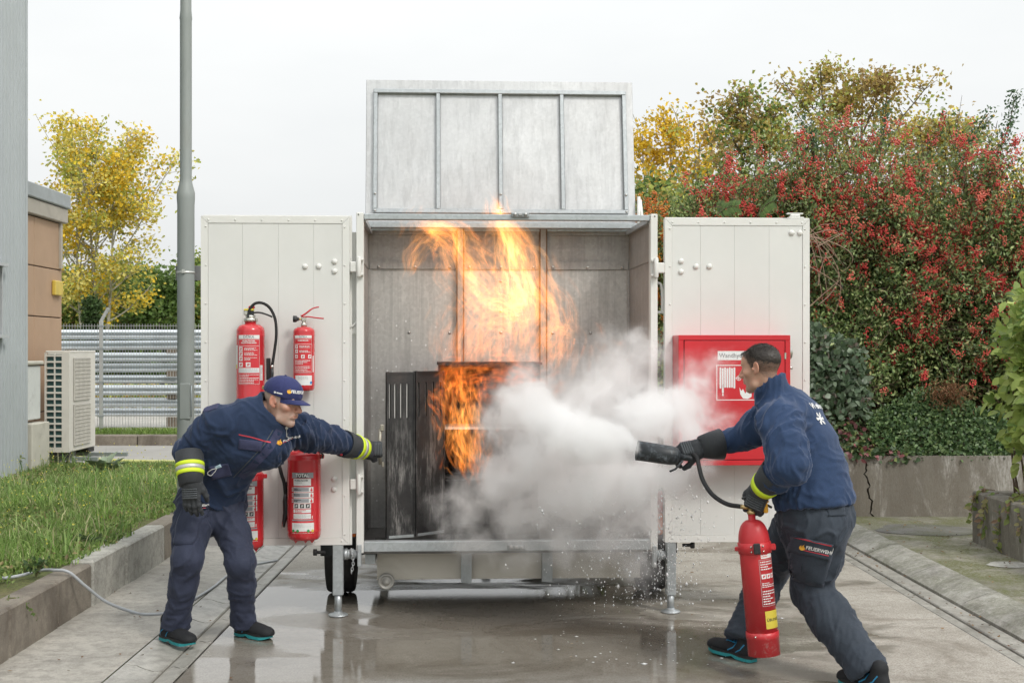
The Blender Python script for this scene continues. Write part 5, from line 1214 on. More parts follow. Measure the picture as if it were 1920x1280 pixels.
def patch(name, bvh, o, n, u, poly_w, poly_h, mats, parent, off=.004, th=.006, nx=10, ny=8, shape=None):
    pts = [((i/nx-.5)*poly_w, (j/ny-.5)*poly_h*(1 if shape is None else shape(i/nx))) for j in range(ny+1) for i in range(nx+1)]
    top = project(bvh, o, n, u, pts, off+th*.5); bot = project(bvh, o, n, u, pts, -.004)
    vs = top+bot; N = len(pts); fs = []
    for j in range(ny):
        for i in range(nx): a = j*(nx+1)+i; fs.append((a, a+1, a+nx+2, a+nx+1))
    ring = [i for i in range(nx+1)]+[j*(nx+1)+nx for j in range(1, ny+1)]+[ny*(nx+1)+i for i in range(nx-1, -1, -1)]+[j*(nx+1) for j in range(ny-1, 0, -1)]
    for a, b in zip(ring, ring[1:]+ring[:1]): fs.append((b, a, a+N, b+N))
    mb = MB(); mb.add(vs, fs, 0, True); o = obj(name, mb, mats, parent); FLAP[0] = BVHTree.FromPolygons(vs[:N], fs[:nx*ny]); return o
FLAP = [None]
def strip(mb, bvh, o, n, u, line, w, off, mi=0):
    """a ribbon along a polyline given in the (u, n x u) plane"""
    L = [Vector((p[0], p[1])) for p in line]; P = []
    for a, b in zip(L[:-1], L[1:]):
        k = max(1, int((b-a).length/.012)); P += [a+(b-a)*i/k for i in range(k)]
    P.append(L[-1]); lo = []; hi = []
    for i, p in enumerate(P):
        t = (P[min(i+1, len(P)-1)]-P[max(0, i-1)]).normalized(); q = Vector((-t.y, t.x)); lo.append(p-q*w/2); hi.append(p+q*w/2)
    A = project(bvh, o, n, u, lo, off); B = project(bvh, o, n, u, hi, off); m = len(P)
    mb.add(A+B, [(i, i+1, m+i+1, m+i) for i in range(m-1)], mi, True)
def print_text(mb, bvh, o, n, u, t, size, mi, bold=.0, off=.003, align='LEFT'):
    v, f = text_mesh(t, size, bold, align); mb.add(project(bvh, o, n, u, [(q[0], q[1]) for q in v], off), f, mi)
def flame_logo(mb, bvh, o, n, u, h, mi, off=.003):
    pts = [(-.1,-.5),(.25,-.45),(.45,-.2),(.35,.05),(.12,.15),(.2,.5),(-.05,.25),(-.02,-.02),(-.2,.1),(-.25,.3),(-.45,0),(-.4,-.3)]
    q = project(bvh, o, n, u, [(x*h, y*h) for x, y in [(-.0,-.1)]+pts], off); mb.add(q, [(0, 1+k, 1+(k+1) % len(pts)) for k in range(len(pts))], mi)
def hand(parent, wrist, d, n, right, curls, sc_=1., spread=.0, thumb=(.5, .4)):
    d = Vector(d).normalized(); n = Vector(n); n = (n-d*n.dot(d)).normalized(); s = d.cross(n)*(-1 if right else 1); w = Vector(wrist)
    L = lambda a, b, c: w+d*a*sc_+s*b*sc_+n*c*sc_
    g = Field([min(w[i], L(.1,0,0)[i])-.15 for i in range(3)], [max(w[i], L(.1,0,0)[i])+.15 for i in range(3)], .0034)
    rot = np.array(Matrix((d, s, n)).transposed())
    g.rbox(L(.055, 0, 0), (.050*sc_, .046*sc_, .020*sc_), rot, .018*sc_, 0); g.cone(L(-.03, 0, -.002), L(.02, 0, 0), .036*sc_, .033*sc_, .03)
    ridge = []
    for i, (b0, l) in enumerate(((.033, .040), (.011, .044), (-.011, .041), (-.032, .034))):
        c = curls[i] if isinstance(curls[0], (tuple, list)) else curls; p = L(.092, b0, .004); th = 0.; r = (.0135-.0008*i)*sc_
        for k in range(3):
            th += c[k]; dd = d*math.cos(th)-n*math.sin(th)+s*(spread*(1.5-i)*.1); q = p+dd.normalized()*l*sc_*(1, .68, .6)[k]; g.cone(p, q, r, r*.93, .006); g.ell(p, (r*1.12,)*3, k=.005); ridge.append((p, dd)); p = q; r *= .93
    p = L(.022, .036, -.008); q = L(.022+.042*math.cos(thumb[0]), .040+.042*math.sin(thumb[0])*.8, -.016); g.cone(p, q, .020*sc_, .0155*sc_, .02)
    q2 = q+(d*math.cos(thumb[1])*.9+s*.25-n*math.sin(thumb[1])).normalized()*.034*sc_; g.cone(q, q2, .0155*sc_, .014*sc_, .008); q3 = q2+(d*.8-n*.7-s*.1).normalized()*.026*sc_; g.cone(q2, q3, .014*sc_, .012*sc_, .006)
    v, f = g.mesh(); v = relax(v, f, 1); nn = normals(v, f); v = v+nn*(.0016*fbm(v*75, 2, 5))[:, None]
    o = npobj('glove', v, f, GLV, parent)
    mb = MB()                                 # ribbed knuckle guard
    for k in range(5):
        a = .052+k*.0105; mb.tube([L(a, y, .0195+.004*math.cos(y*34)) for y in (-.038, -.025, -.01, .008, .025, .038)], .0050*sc_, 8, flat=.8)
    obj('knuckle_guard', mb, GLVR, o)['kind'] = 'stuff'
    mb = MB(); mb.lathe([(.040*sc_, -.011), (.0425*sc_, -.008), (.0425*sc_, .008), (.040*sc_, .011)], 20, m=frame(L(.0, 0, 0), d, n) @ Matrix.Diagonal((.72, 1.12, 1, 1)), cap=False); obj('wrist_strap', mb, GLVR, o)
    return o, L
def cuff(o, a, b, ra, rb, stripes):
    """stiff gauntlet: an open cone from a (wide, up the arm) to b (wrist); stripes: (t0, t1, material)"""
    a, b = Vector(a), Vector(b); L = (b-a).length; m = frame(a, b-a); r = lambda t: ra+(rb-ra)*t
    mb = MB(); mb.lathe([(r(1)*.8, L), (r(1), L*.98), (r(.5)+.003, L*.5), (r(0)+.002, 0), (r(0)-.004, -.003), (r(.1)-.008, L*.1), (r(.9)*.8, L*.9)], 30, m=m, cap=False); g = obj('gauntlet_cuff', mb, GLV, o)
    for (t0, t1, mt) in stripes:
        mb = MB(); bul = lambda t: r(t)+.003+.0035*(1-abs(t-.5)*2); mb.lathe([(bul(t0)-.004, L*t0), (bul(t0)+.001, L*t0+.001), (bul((t0+t1)/2)+.0012, L*(t0+t1)/2), (bul(t1)+.001, L*t1-.001), (bul(t1)-.004, L*t1)], 30, m=m, cap=False); obj('reflective_stripe', mb, mt, g)
def shoe(parent, heel, toe, lift=0.):
    h, t = Vector(heel), Vector(toe); L = (t-h).length; d = (t-h).normalized(); up = Vector((0,0,1)); up = (up-d*up.dot(d)).normalized(); s = d.cross(up)
    P = lambda x, y, z: h+d*(x*L)+s*y+up*z
    g = Field([min(h[i], t[i])-.09 for i in range(3)], [max(h[i], t[i])+.09+(.08 if i == 2 else 0) for i in range(3)], .0042)
    rot = np.array(Matrix((d, s, up)).transposed())
    g.ell(P(.17, 0, .050), (.050, .037, .046), rot, k=0); g.ell(P(.48, 0, .050), (.080, .041, .040), rot, k=.03); g.ell(P(.77, 0, .043), (.068, .046, .033), rot, k=.03); g.ell(P(.9, 0, .036), (.035, .040, .025), rot, k=.02); g.cone(P(.22, 0, .05), P(.18, 0, .115), .042, .041, .02); g.cut(P(.3, 0, .026), -up)
    v, f = g.mesh(); v = relax(v, f, 1); o = npobj('shoe', v, f, SHOE, parent)
    W = lambda x: np.interp(x, [0, .06, .2, .4, .62, .8, .93, 1], [.022, .034, .039, .038, .046, .047, .034, .012])
    xs = [0, .02, .06, .13, .2, .3, .4, .5, .6, .7, .8, .88, .94, .98, 1.]
    mb = MB(); out = [(x, W(x)) for x in xs]+[(x, -W(x)) for x in reversed(xs)]; z0 = lambda x: .004+(.012*max(0, (x-.8)/.2)**2)+(.010 if .36 < x < .5 else 0); n = len(out)
    for (k0, k1, mt, nm, gr) in ((0, .5, TEAL, 'outsole', .002), (.5, 1, SOLE, 'midsole', .0)):
        mb = MB(); vs = [P(x, y*(1+gr/.04), z0(x)+(.034-z0(x))*k0+(.0004 if k0 else 0)) for x, y in out]+[P(x, y*(1.03), z0(x)+(.034-z0(x))*k1) for x, y in out]
        mb.add(vs, [tuple(range(n)), tuple(reversed(range(n, 2*n)))]+[(i, i+n, (i+1) % n+n, (i+1) % n) for i in range(n)]); obj(nm, mb, mt, o)
    bv = BVHTree.FromPolygons([tuple(q) for q in v], [tuple(q) for q in f.tolist()]); mb = MB()
    for sg in (-1, 1):
        nn = s*sg*-1; 
        for side in (s, -s):
            pass
    for side in (s, -s):
        for x in (.12, .30): strip(mb, bv, P(x, 0, .06), side, d, [(0, -.03), (.02, 0), (.055, .02)], .006, .002)
    strip(mb, bv, P(.5, 0, .08), up, d, [(-.05, -.018), (-.03, .018), (-.008, -.018), (.014, .018)], .006, .003); strip(mb, bv, P(.5, 0, .08), up, d, [(-.055, .022), (.02, .022)], .005, .003); obj('blue_trim', mb, SHOB, o)
    return o
def bvh_of(v, f): return BVHTree.FromPolygons([tuple(q) for q in v.tolist()], [tuple(q) for q in f.tolist()])
def body_join(hv, hf, tint, chains, lofts, lo, hi):
    g = Field(lo, hi, .018)
    for p, r in chains: g.chain(p, r, .03)
    for st in lofts: g.loft(st)
    bv, bf = g.mesh(); return np.concatenate([hv, bv]), np.concatenate([hf, bf+len(hv)]), np.concatenate([tint, np.zeros((len(bv), 3))])

# ---------------------------------------------------------------- man in the cap, left
U = lambda *a: V3(Vector(a).normalized())
p1 = root('person', (-1.6, 7.05, 0), 'grey bearded man in a navy cap leaning over to hold the locker door open', 'person')
HC = px(529, 752, 6.95); v, f, tint, HM, _ = head_parts(HC, (.88, -.40, -.20), (.05, 0, 1), True)
RSh, REl, RWr = px(410, 795, 6.90), px(352, 846, 6.93), px(357, 896, 6.82)
LSh, LEl, LWr = px(552, 806, 7.12), px(620, 824, 7.38), px(684, 842, 7.63)
RH, RK, RA = px(366, 938, 7.14), px(351, 1048, 6.90), px(331, 1165, 7.02)
LH, LK, LA = px(424, 942, 7.20), px(452, 1055, 7.00), px(456, 1160, 7.13)
st = [(px(396, 935, 7.16), U(1,.25,0), .178, .138), (px(402, 905, 7.13), U(1,.28,0), .182, .138), (px(420, 870, 7.07), U(1,.34,0), .178, .138), (px(448, 834, 7.02), U(1,.4,-.05), .186, .14), (px(472, 804, 6.99), U(1,.45,-.1), .19, .122), (px(487, 780, 6.98), U(1,.45,-.1), .145, .10), (px(500, 765, 6.98), U(1,.3,-.1), .060, .060)]
v, f, tint = body_join(v, f, tint, [([RSh, REl, RWr], [.05, .045, .03]), ([LSh, LEl, LWr], [.05, .042, .03]), ([RH, RK, RA], [.075, .05, .04]), ([LH, LK, LA], [.075, .05, .04])], [[(c, u, a*.75, b*.75) for c, u, a, b in st]], (-2.1, 6.5, -.05), (-.6, 7.9, 1.6))
npobj('body', v, f, SKIN1, p1, cols=tint)
# fleece jacket
g = Field((-2.0, 6.55, .55), (-.66, 7.8, 1.42), .0085)
g.loft(st, .03); g.chain([RSh, (RSh+REl)/2, REl, (REl+RWr)/2, RWr], [.090, .082, .066, .050, .036], .05); g.chain([LSh, (LSh+LEl)/2, LEl, (LEl*.5+LWr*.5), LWr], [.092, .083, .072, .062, .042], .05)
g.cone(px(470, 795, 6.98), RSh, .098, .084, .06); g.cone(px(485, 792, 7.0), LSh, .11, .088, .06); g.cone(px(500, 850, 6.98), px(470, 840, 6.99), .085, .11, .07)
hem = st[0][0]; hax = V3(st[0][0])-V3(st[2][0]); g.cut(V3(px(397, 928, 7.15)), hax, (-2, 6.6, .55), (-1.2, 7.5, .95))
ca, cb = V3(HM @ Vector((0,-.050,-.19))), V3(HM @ Vector((0,-.040,-.03))); cax = (cb-ca)/np.linalg.norm(cb-ca)
g.cone(V3(HM @ Vector((0,-.055,-.235))), ca, .125, .092, .05); g.cone(ca, cb+cax*.02, .088, .094, .035); g.cone(ca+cax*.02, cb+cax*.07, .064, .079, .004, 's'); g.cut(HM @ Vector((0,-.04,-.040)), HM.to_3x3() @ Vector((0,.80,1)), V3(HC)-V3(.14,.14,.125), V3(HC)+V3(.10,.13,.2))
v, f = g.mesh(); v = relax(v, f, 2)
v = wrinkle(v, f, [(st[1][0], st[3][0], .009, 7, 7, 1.2), (st[3][0], st[5][0], .006, 7, 6, 1.4), (RSh, REl, .010, 18, 6, 1.2), (REl, RWr, .008, 24, 8, .5), (LSh, LEl, .014, 24, 5, 1.2), (LEl, LWr, .012, 26, 5, .7)], 3, .0012)
jk = npobj('jacket', v, f, FLEECE1, p1); B = bvh_of(v, f)
tn = Vector((.15, -.96, -.1)); tu = Vector((1, .14, -.12))
mb = MB(); oc = px(470, 838, 6.9)
sp = lambda *q: [((x-470)/345, -(y-838)/345) for x, y in q]
strip(mb, B, oc, tn, tu, sp((446, 814), (470, 817), (505, 823)), .006, .003); strip(mb, B, oc, tn, tu, sp((520, 826), (545, 818)), .006, .003); obj('red_piping', mb, PIPE, jk)
mb = MB(); strip(mb, B, oc, tn, tu, sp((519, 800), (505, 832), (478, 872), (458, 902)), .042, .0025); obj('front_placket', mb, YOKE, jk)
mb = MB(); strip(mb, B, oc, tn, tu, sp((507, 800), (494, 828), (466, 868), (444, 902)), .004, .0035); obj('zip', mb, GLVR, jk)
patch('chest_pocket', B, px(470, 832, 6.9), tn, tu, .125, .055, YOKE, jk, .002, .004)
patch('waist_pocket', B, px(412, 885, 6.9), tn, Vector((1,.2,.25)), .11, .075, YOKE, jk, .002, .004)
patch('shoulder_patch', B, px(400, 772, 6.9), (-.2, -.8, .6), (1, 0, .1), .09, .05, YOKE, jk, .002, .003)
mb = MB(); flame_logo(mb, B, px(524, 829, 6.9), tn, tu, .034, 1); print_text(mb, B, px(530, 829, 6.9), tn, tu+Vector((0,0,.25)), 'FEUERWEHR', .017, 0, .0006); obj('chest_print', mb, [PRTW, PRTO], jk)['kind'] = 'stuff'
mb = MB(); strip(mb, B, oc, tn, tu, sp((531, 798), (533, 812), (540, 818)), .004, .004); q = project(B, px(537, 804, 6.9), tn, tu, [(0, 0)], .005)[0]; mb.lathe([(.009, 0), (.008, .003), (.002, .005)], 12, m=frame(q, tn)); obj('snap_button', mb, SILV, jk)['kind'] = 'stuff'
# trousers
def trousers(root_, pel, hl, kn, an, hl2, kn2, an2, ra, rb, mat, seed, lo, hi, hem_z, top, waistc):
    g = Field(lo, hi, .0088); g.loft(pel, .03)
    for (h, k, a, rr) in ((hl, kn, an, ra), (hl2, kn2, an2, rb)):
        h, k, a = V3(h), V3(k), V3(a); e = a+(a-k)/np.linalg.norm(a-k)*.06; g.chain([h, (h+k)/2, k, k*.6+a*.4, a, e], rr, .035)
        g.cut(a+(a-k)/np.linalg.norm(a-k)*.036, (a-k)+V3(0,0,-.1), np.minimum(a, e)-.13, np.maximum(a, e)+.13)
    g.cut(top[0], top[1], V3(waistc)-.3, V3(waistc)+.3)
    v, f = g.mesh(); v = relax(v, f, 2)
    v = wrinkle(v, f, [(hl, kn, .010, 8, 9, 1.5), (kn, an, .008, 8, 7, 1.8), (V3(an)*.6+V3(kn)*.4, an, .010, 22, 6, .7), (hl2, kn2, .010, 8, 9, -1.4), (kn2, an2, .008, 8, 7, -1.7), (V3(an2)*.6+V3(kn2)*.4, an2, .010, 22, 6, -.7)], seed, .0012)
    return npobj('trousers', v, f, mat, root_), bvh_of(v, f)
pel = [(px(400, 912, 7.15), U(1,.25,0), .165, .125), (px(396, 940, 7.17), U(1,.25,0), .18, .135), (px(397, 965, 7.16), U(1,.25,0), .165, .12)]
tz, TB = trousers(p1, pel, RH, RK, RA, LH, LK, LA, [.100, .094, .078, .073, .068, .076], [.094, .088, .076, .072, .068, .076], TROU1, 21, (-2.05, 6.6, .02), (-1.1, 7.45, .95), .1, (V3(px(400, 905, 7.13)), V3(-.1,-.1,1)), px(400, 912, 7.15))
on = Vector((-.35, -.92, .05)); 
patch('cargo_pocket', TB, px(343, 985, 6.9), on, (1, -.3, .05), .125, .20, TROU1, tz, .003, .006); patch('pocket_flap', TB, px(343, 947, 6.9), on, (1, -.3, .05), .13, .055, TROU1, tz, .007, .006)
FB = FLAP[0]; mb = MB(); strip(mb, FB, px(343, 947, 6.9), on, (1, -.3, .05), [(-.06, .024), (.06, .026)], .006, .002); print_text(mb, FB, px(331, 950, 6.9), on, (1, -.3, .05), 'FEUERWEHR', .019, 1, .0005, .002); strip(mb, FB, px(343, 955, 6.9), on, (1, -.3, .05), [(-.045, 0), (.05, .0)], .003, .0025); flame_logo(mb, FB, px(328, 950, 6.9), on, (1, -.3, .05), .020, 2, .002); obj('pocket_print', mb, [PIPE, PRTW, PRTO], tz)
# shoes
hl_, tl_ = gnd(305, 1197), gnd(361, 1213); shoe(p1, hl_, tl_)
hl_, tl_ = gnd(444, 1189), gnd(508, 1200); shoe(p1, hl_, tl_)
# gloves
go, _ = hand(p1, px(358, 897, 6.80), (.04, -.10, -1), (-.15, -.98, .1), True, ((.22, .30, .2), (.2, .35, .25), (.25, .35, .25), (.3, .4, .25)), 1.08, .6)
cuff(go, px(355, 848, 6.87), px(358, 910, 6.80), .074, .063, ((.34, .46, HV), (.46, .58, SILV), (.58, .70, HV)))
dl_ = (Vector(LWr)-Vector(LEl)).normalized()
go, _ = hand(p1, px(684, 842, 7.64), (.88, .47, -.03), (.45, -.88, .12), False, (1.25, 1.5, .9), 1.05, 0, (.35, 1.2))
cuff(go, px(644, 831, 7.46), px(687, 843, 7.65), .078, .056, ((.46, .59, HV), (.59, .72, SILV), (.72, .85, HV)))
mb = MB(); q = px(640, 852, 7.42); mb.ell = None; mb.box((q.x-.008, q.y-.012, q.z-.006), (q.x+.008, q.y+.01, q.z+.006), bev=.004); obj('pull_tab', mb, PIPE, go)
# ears of the cap: crown, brim, band buckle, print
W = np.array(HM); g = Field((-.11, -.14, .0), (.11, .13, .17), .0036)
g.ell((0, -.004, .052), (.0905, .1145, .088), k=0); g.cut((0, 0, .034), (0, -.10, -1)); v, f = g.mesh(); v = relax(v, f, 1)
th = np.arctan2(v[:, 0], v[:, 1]+.008); seam = np.minimum.reduce([np.abs(((th-a+np.pi) % (2*np.pi))-np.pi) for a in np.linspace(-np.pi, np.pi, 7)[:-1]]); rr = np.hypot(v[:, 0], v[:, 1])
v[:, 2] += .004*np.maximum(0, v[:, 1]/.1)*(v[:, 2] > .06); nn = normals(v, f); v = v-nn*(.0016*np.exp(-(seam*rr/.003)**2)*(v[:, 2] > .05))[:, None]+nn*(.0012*fbm(v*45, 2, 8))[:, None]
vw = v @ W[:3, :3].T+W[:3, 3]; cp = npobj('cap', vw, f, CAPM, p1); CB = bvh_of(vw, f)
mb = MB(); vs = []; nu, nv = 18, 8
for side in (0, 1):
    for j in range(nv+1):
        for i in range(nu+1):
            a = (i/nu-.5)*2; t = j/nv; an = a*1.12; bx, by = .080*math.sin(an), .100*math.cos(an)-.012; le = .086*(1-abs(a)**2.6)**.5 if abs(a) < 1 else 0
            x = bx*(1-.06*t); y = by+t*le; z = .0375-.1*by-.012*t*t-.020*a*a*t+.001*t-(.0035 if side else 0); vs.append(HM @ Vector((x, y, z)))
m = (nu+1)*(nv+1); fs = []
for j in range(nv):
    for i in range(nu): a = j*(nu+1)+i; fs += [(a, a+1, a+nu+2, a+nu+1), (m+a+nu+1, m+a+nu+2, m+a+1, m+a)]
for i in range(nu): a = nv*(nu+1)+i; fs.append((a, a+1, m+a+1, m+a))
mb.add(vs, fs, 0, True); obj('brim', mb, CAPM, cp)
mb = MB(); mb.lathe([(.007, 0), (.005, .004), (.001, .005)], 12, m=HM @ Matrix.Translation((0, -.008, .1405))); obj('top_button', mb, CAPM, cp)
rt = (HM.to_3x3() @ Vector((1,0,0))); fw = HM.to_3x3() @ Vector((0,1,0)); uh = HM.to_3x3() @ Vector((0,0,1))
mb = MB(); c0 = HM @ Vector((.05, .075, .072)); nn_ = (rt*.75+fw*.65); flame_logo(mb, CB, c0-(fw*.6-rt*.5)*.012, nn_, fw*.75-rt*.65, .026, 1, .002); print_text(mb, CB, c0, nn_, fw*.75-rt*.65, 'FEUERWEHR', .021, 0, .0008, .002)
c1 = HM @ Vector((.085, .0, .052)); strip(mb, CB, c1, rt, fw, [(-.002, 0), (.010, 0)], .010, .002, 0); strip(mb, CB, c1, rt, fw, [(.014, 0), (.046, 0)], .007, .002, 0); obj('cap_print', mb, [PRTW, PRTO], cp)['kind'] = 'stuff'
mb = MB(); c2 = HM @ Vector((.035, -.108, .052)); mb.box((-.006, -.01, -.010), (.006, .01, .010), m=Matrix.Translation(c2) @ HM.to_3x3().to_4x4(), bev=.002); obj('strap_buckle', mb, BRS, cp)
for s in (-1, 1):
    mb = MB(); mb.lathe([(.0002, -.0115), (.006, -.0098), (.0105, -.005), (.0115, 0), (.0105, .005), (.0055, .0102)], 14, m=HM @ Matrix.Translation((s*.0305, .0835, .0078)) @ Matrix.Rotation(R(-90), 4, 'X')); e = obj('eye', mb, EYEW, p1)
    mb = MB(); mb.lathe([(.0056, .0103), (.004, .0113), (.0002, .0118)], 12, m=HM @ Matrix.Translation((s*.0305, .0835, .0078)) @ Matrix.Rotation(R(-90), 4, 'X')); obj('iris', mb, IRIS, e)
# face mask tucked at the jacket pocket
mk = root('face_mask', px(405, 880, 6.86), 'pale blue face mask with a white ear loop hanging from the jacket pocket', 'face mask')
lo_ = project(B, px(400, 884, 6.9), tn, tu, [(-.024, -.022), (-.026, -.008), (-.012, .008), (.004, .016), (.016, .018), (.010, .004), (.0, -.012), (-.012, -.024), (-.024, -.022)], .007)
mb = MB(); mb.tube(spline(lo_, 4), .0022, 6); obj('ear_loop', mb, PRTW, mk)
patch('mask_fold', B, px(409, 875, 6.9), tn, (1, .1, .5), .034, .016, pm('mask_blue', (.45,.60,.68), .8), mk, .004, .004, 4, 3)

# ---------------------------------------------------------------- man discharging the extinguisher, right
p2 = root('person', (1.5, 6.3, 0), 'dark haired bareheaded man in navy fleece lunging forward with a red extinguisher', 'person')
HC2 = px(1427, 690, 6.38); hv, hf, tint, HM2, (hl2, hair2) = head_parts(HC2, (-.80, .58, -.13), (-.08, .06, 1), False, .93)
LSh, LEl, LWr = px(1462, 792, 6.19), px(1480, 872, 6.03), px(1432, 914, 6.20)
RSh, REl, RWr = px(1452, 782, 6.58), px(1392, 820, 6.72), px(1322, 839, 6.72)
LH, LK, LA = px(1537, 990, 6.24), px(1519, 1104, 6.34), px(1624, 1250, 6.05)
RH, RK, RA = px(1492, 990, 6.50), px(1444, 1072, 6.78), px(1392, 1188, 6.62)
fd = U(-.80, .60, 0); sd_ = U(.6, .8, 0)
st = [(px(1527, 962, 6.31), sd_, .20, .172), (px(1526, 935, 6.31), sd_, .21, .185), (px(1519, 890, 6.33), sd_, .205, .175), (px(1503, 838, 6.35), sd_, .205, .165), (px(1484, 790, 6.38), sd_, .20, .140), (px(1470, 764, 6.39), sd_, .14, .105), (px(1455, 742, 6.39), sd_, .07, .07)]
v, f, tint2 = body_join(hv, hf, tint, [([RSh, REl, RWr], [.05, .042, .03]), ([LSh, LEl, LWr], [.05, .045, .03]), ([RH, RK, RA], [.075, .05, .04]), ([LH, LK, LA], [.075, .05, .04])], [[(c, u, a*.72, b*.72) for c, u, a, b in st]], (.95, 5.7, -.05), (2.0, 7.0, 1.6))
npobj('body', v, f, SKIN2, p2, cols=tint2)
g = Field((1.0, 5.85, .68), (2.0, 6.9, 1.5), .0083)
g.loft(st, .03); g.chain([LSh, (LSh+LEl)/2+Vector((.0, -.01, 0)), LEl, (LEl+LWr)/2, LWr], [.098, .095, .086, .066, .042], .05); g.chain([RSh, (RSh+REl)/2, REl, (REl+RWr)/2, RWr], [.093, .083, .064, .047, .034], .05)
g.cone(px(1478, 785, 6.35), LSh, .12, .095, .06); g.cone(px(1470, 785, 6.4), RSh, .11, .09, .06)
g.cut(V3(px(1527, 950, 6.31)), V3(px(1527, 962, 6.31))-V3(px(1519, 890, 6.33))+V3(0,0,0), (1.2, 5.8, .6), (2.05, 6.9, 1.0))
ca, cb = V3(HM2 @ Vector((0,-.050,-.19))), V3(HM2 @ Vector((0,-.034,-.08))); cax = (cb-ca)/np.linalg.norm(cb-ca)
g.cone(ca, cb+cax*.01, .084, .088, .035); g.cone(ca+cax*.015, cb+cax*.07, .060, .071, .004, 's'); g.cut(HM2 @ Vector((0,-.04,-.080)), HM2.to_3x3() @ Vector((0,.55,1)), ca-.13+V3(0,0,.09), cb+.15)
v, f = g.mesh(); v = relax(v, f, 2)
v = wrinkle(v, f, [(st[0][0], st[2][0], .009, 12, 5, .5), (st[2][0], st[4][0], .005, 5, 6, 1.4), (LSh, LEl, .013, 15, 5, 1.5), (LEl, LWr, .010, 26, 8, .6), (RSh, REl, .009, 17, 5, 1.2), (REl, RWr, .007, 22, 6, .6)], 33, .0012)
jk = npobj('jacket', v, f, FLEECE2, p2); B = bvh_of(v, f)
bn = Vector((.72, -.62, .25)); bu = Vector((.62, .74, 0))
mb = MB(); print_text(mb, B, px(1497, 768, 6.3), bn, bu, 'Werkfeuerwehr', .045, 0, .0012, .003)
oc = px(1516, 790, 6.3)
for k in range(3):
    a = k*math.pi/3; strip(mb, B, oc, bn, bu, [(-.035*math.cos(a), -.035*math.sin(a)), (.035*math.cos(a), .035*math.sin(a))], .011, .003)
    for s in (-1, 1): strip(mb, B, oc, bn, bu, [(s*.024*math.cos(a)-.008*math.sin(a)+s*.006*math.cos(a), s*.024*math.sin(a)+.008*math.cos(a)), (s*.022*math.cos(a), s*.022*math.sin(a)), (s*.024*math.cos(a)+.008*math.sin(a)+s*.006*math.cos(a), s*.024*math.sin(a)-.008*math.cos(a))], .006, .003)
obj('back_print', mb, PRTW, jk)
mb = MB(); 
for y_ in (825, 834): strip(mb, B, px(1417, y_, 6.2), (-.3,-.95,0), (1, -.3, .15), [(-.010, 0), (.010, 0)], .012, .003)
obj('sleeve_marks', mb, PRTW, jk)['kind'] = 'stuff'
pel = [(px(1527, 935, 6.31), sd_, .178, .160), (px(1527, 965, 6.31), sd_, .192, .178), (px(1522, 1000, 6.32), sd_, .165, .150)]
tz, TB = trousers(p2, pel, LH, LK, LA, RH, RK, RA, [.140, .122, .096, .106, .090, .086], [.115, .105, .092, .088, .080, .082], TROU2, 41, (1.0, 5.7, .02), (2.05, 7.05, .95), .1, (V3(px(1527, 930, 6.31)), V3(0, 0, 1)), px(1527, 935, 6.31))
on = Vector((-.12, -.98, .12)); uu = Vector((1, -.1, -.22))
patch('cargo_pocket', TB, px(1521, 1062, 6.1), on, uu, .18, .17, TROU2, tz, .003, .007); patch('pocket_flap', TB, px(1524, 1027, 6.1), on, uu, .19, .075, TROU2, tz, .008, .008)
FB = FLAP[0]; patch('hip_pocket_flap', TB, px(1578, 955, 6.1), (.3,-.9,.1), (1, 0, .02), .10, .06, TROU2, tz, .003, .006)
mb = MB(); strip(mb, FB, px(1524, 1014, 6.1), on, uu, [(-.092, .0), (.092, -.002)], .007, .002); print_text(mb, FB, px(1513, 1026, 6.1), on, uu, 'FEUERWEHR', .0235, 1, .0006, .002); strip(mb, FB, px(1530, 1036, 6.1), on, uu, [(-.055, 0), (.065, .0)], .004, .0025); flame_logo(mb, FB, px(1507, 1026, 6.1), on, uu, .030, 2, .002); obj('pocket_print', mb, [PIPE, PRTW, PRTO], tz)
shoe(p2, Vector((1.318, 6.54, 0)), Vector((1.135, 6.79, .012))); shoe(p2, Vector((1.815, 5.915, .0)), Vector((1.655, 6.16, 0)))
# cropped hair: a shell over the skull that thins towards the sides, with fine strands
W = np.array(HM2); sm = lambda e0, e1, q: (lambda t: t*t*(3-2*t))(np.clip((q-e0)/(e1-e0), 0, 1))
g = Field((-.10, -.13, -.02), (.10, .10, .15), .0034)
def hairfn(P):
    q = (P-V3(0,-.014,.036))/V3(.0755,.096,.084); l = np.linalg.norm(q, axis=-1); gg = np.linalg.norm(q/V3(.0755,.096,.084), axis=-1)+1e-9; d = l*(l-1)/gg
    hl = np.interp(P[..., 1], [-.12, -.03, .02, .05, .075, .1], [-.025, .005, .03, .058, .074, .080]); t = sm(.0, .075, P[..., 2]-hl); return d+.004-.0105*t**.8
g.put(hairfn, (-.09,-.12,-.02), (.09,.09,.14), 0); v, f = g.mesh(); n_ = normals(v, f); v = v+n_*(.0022*fbm(v*120, 2, 3))[:, None]
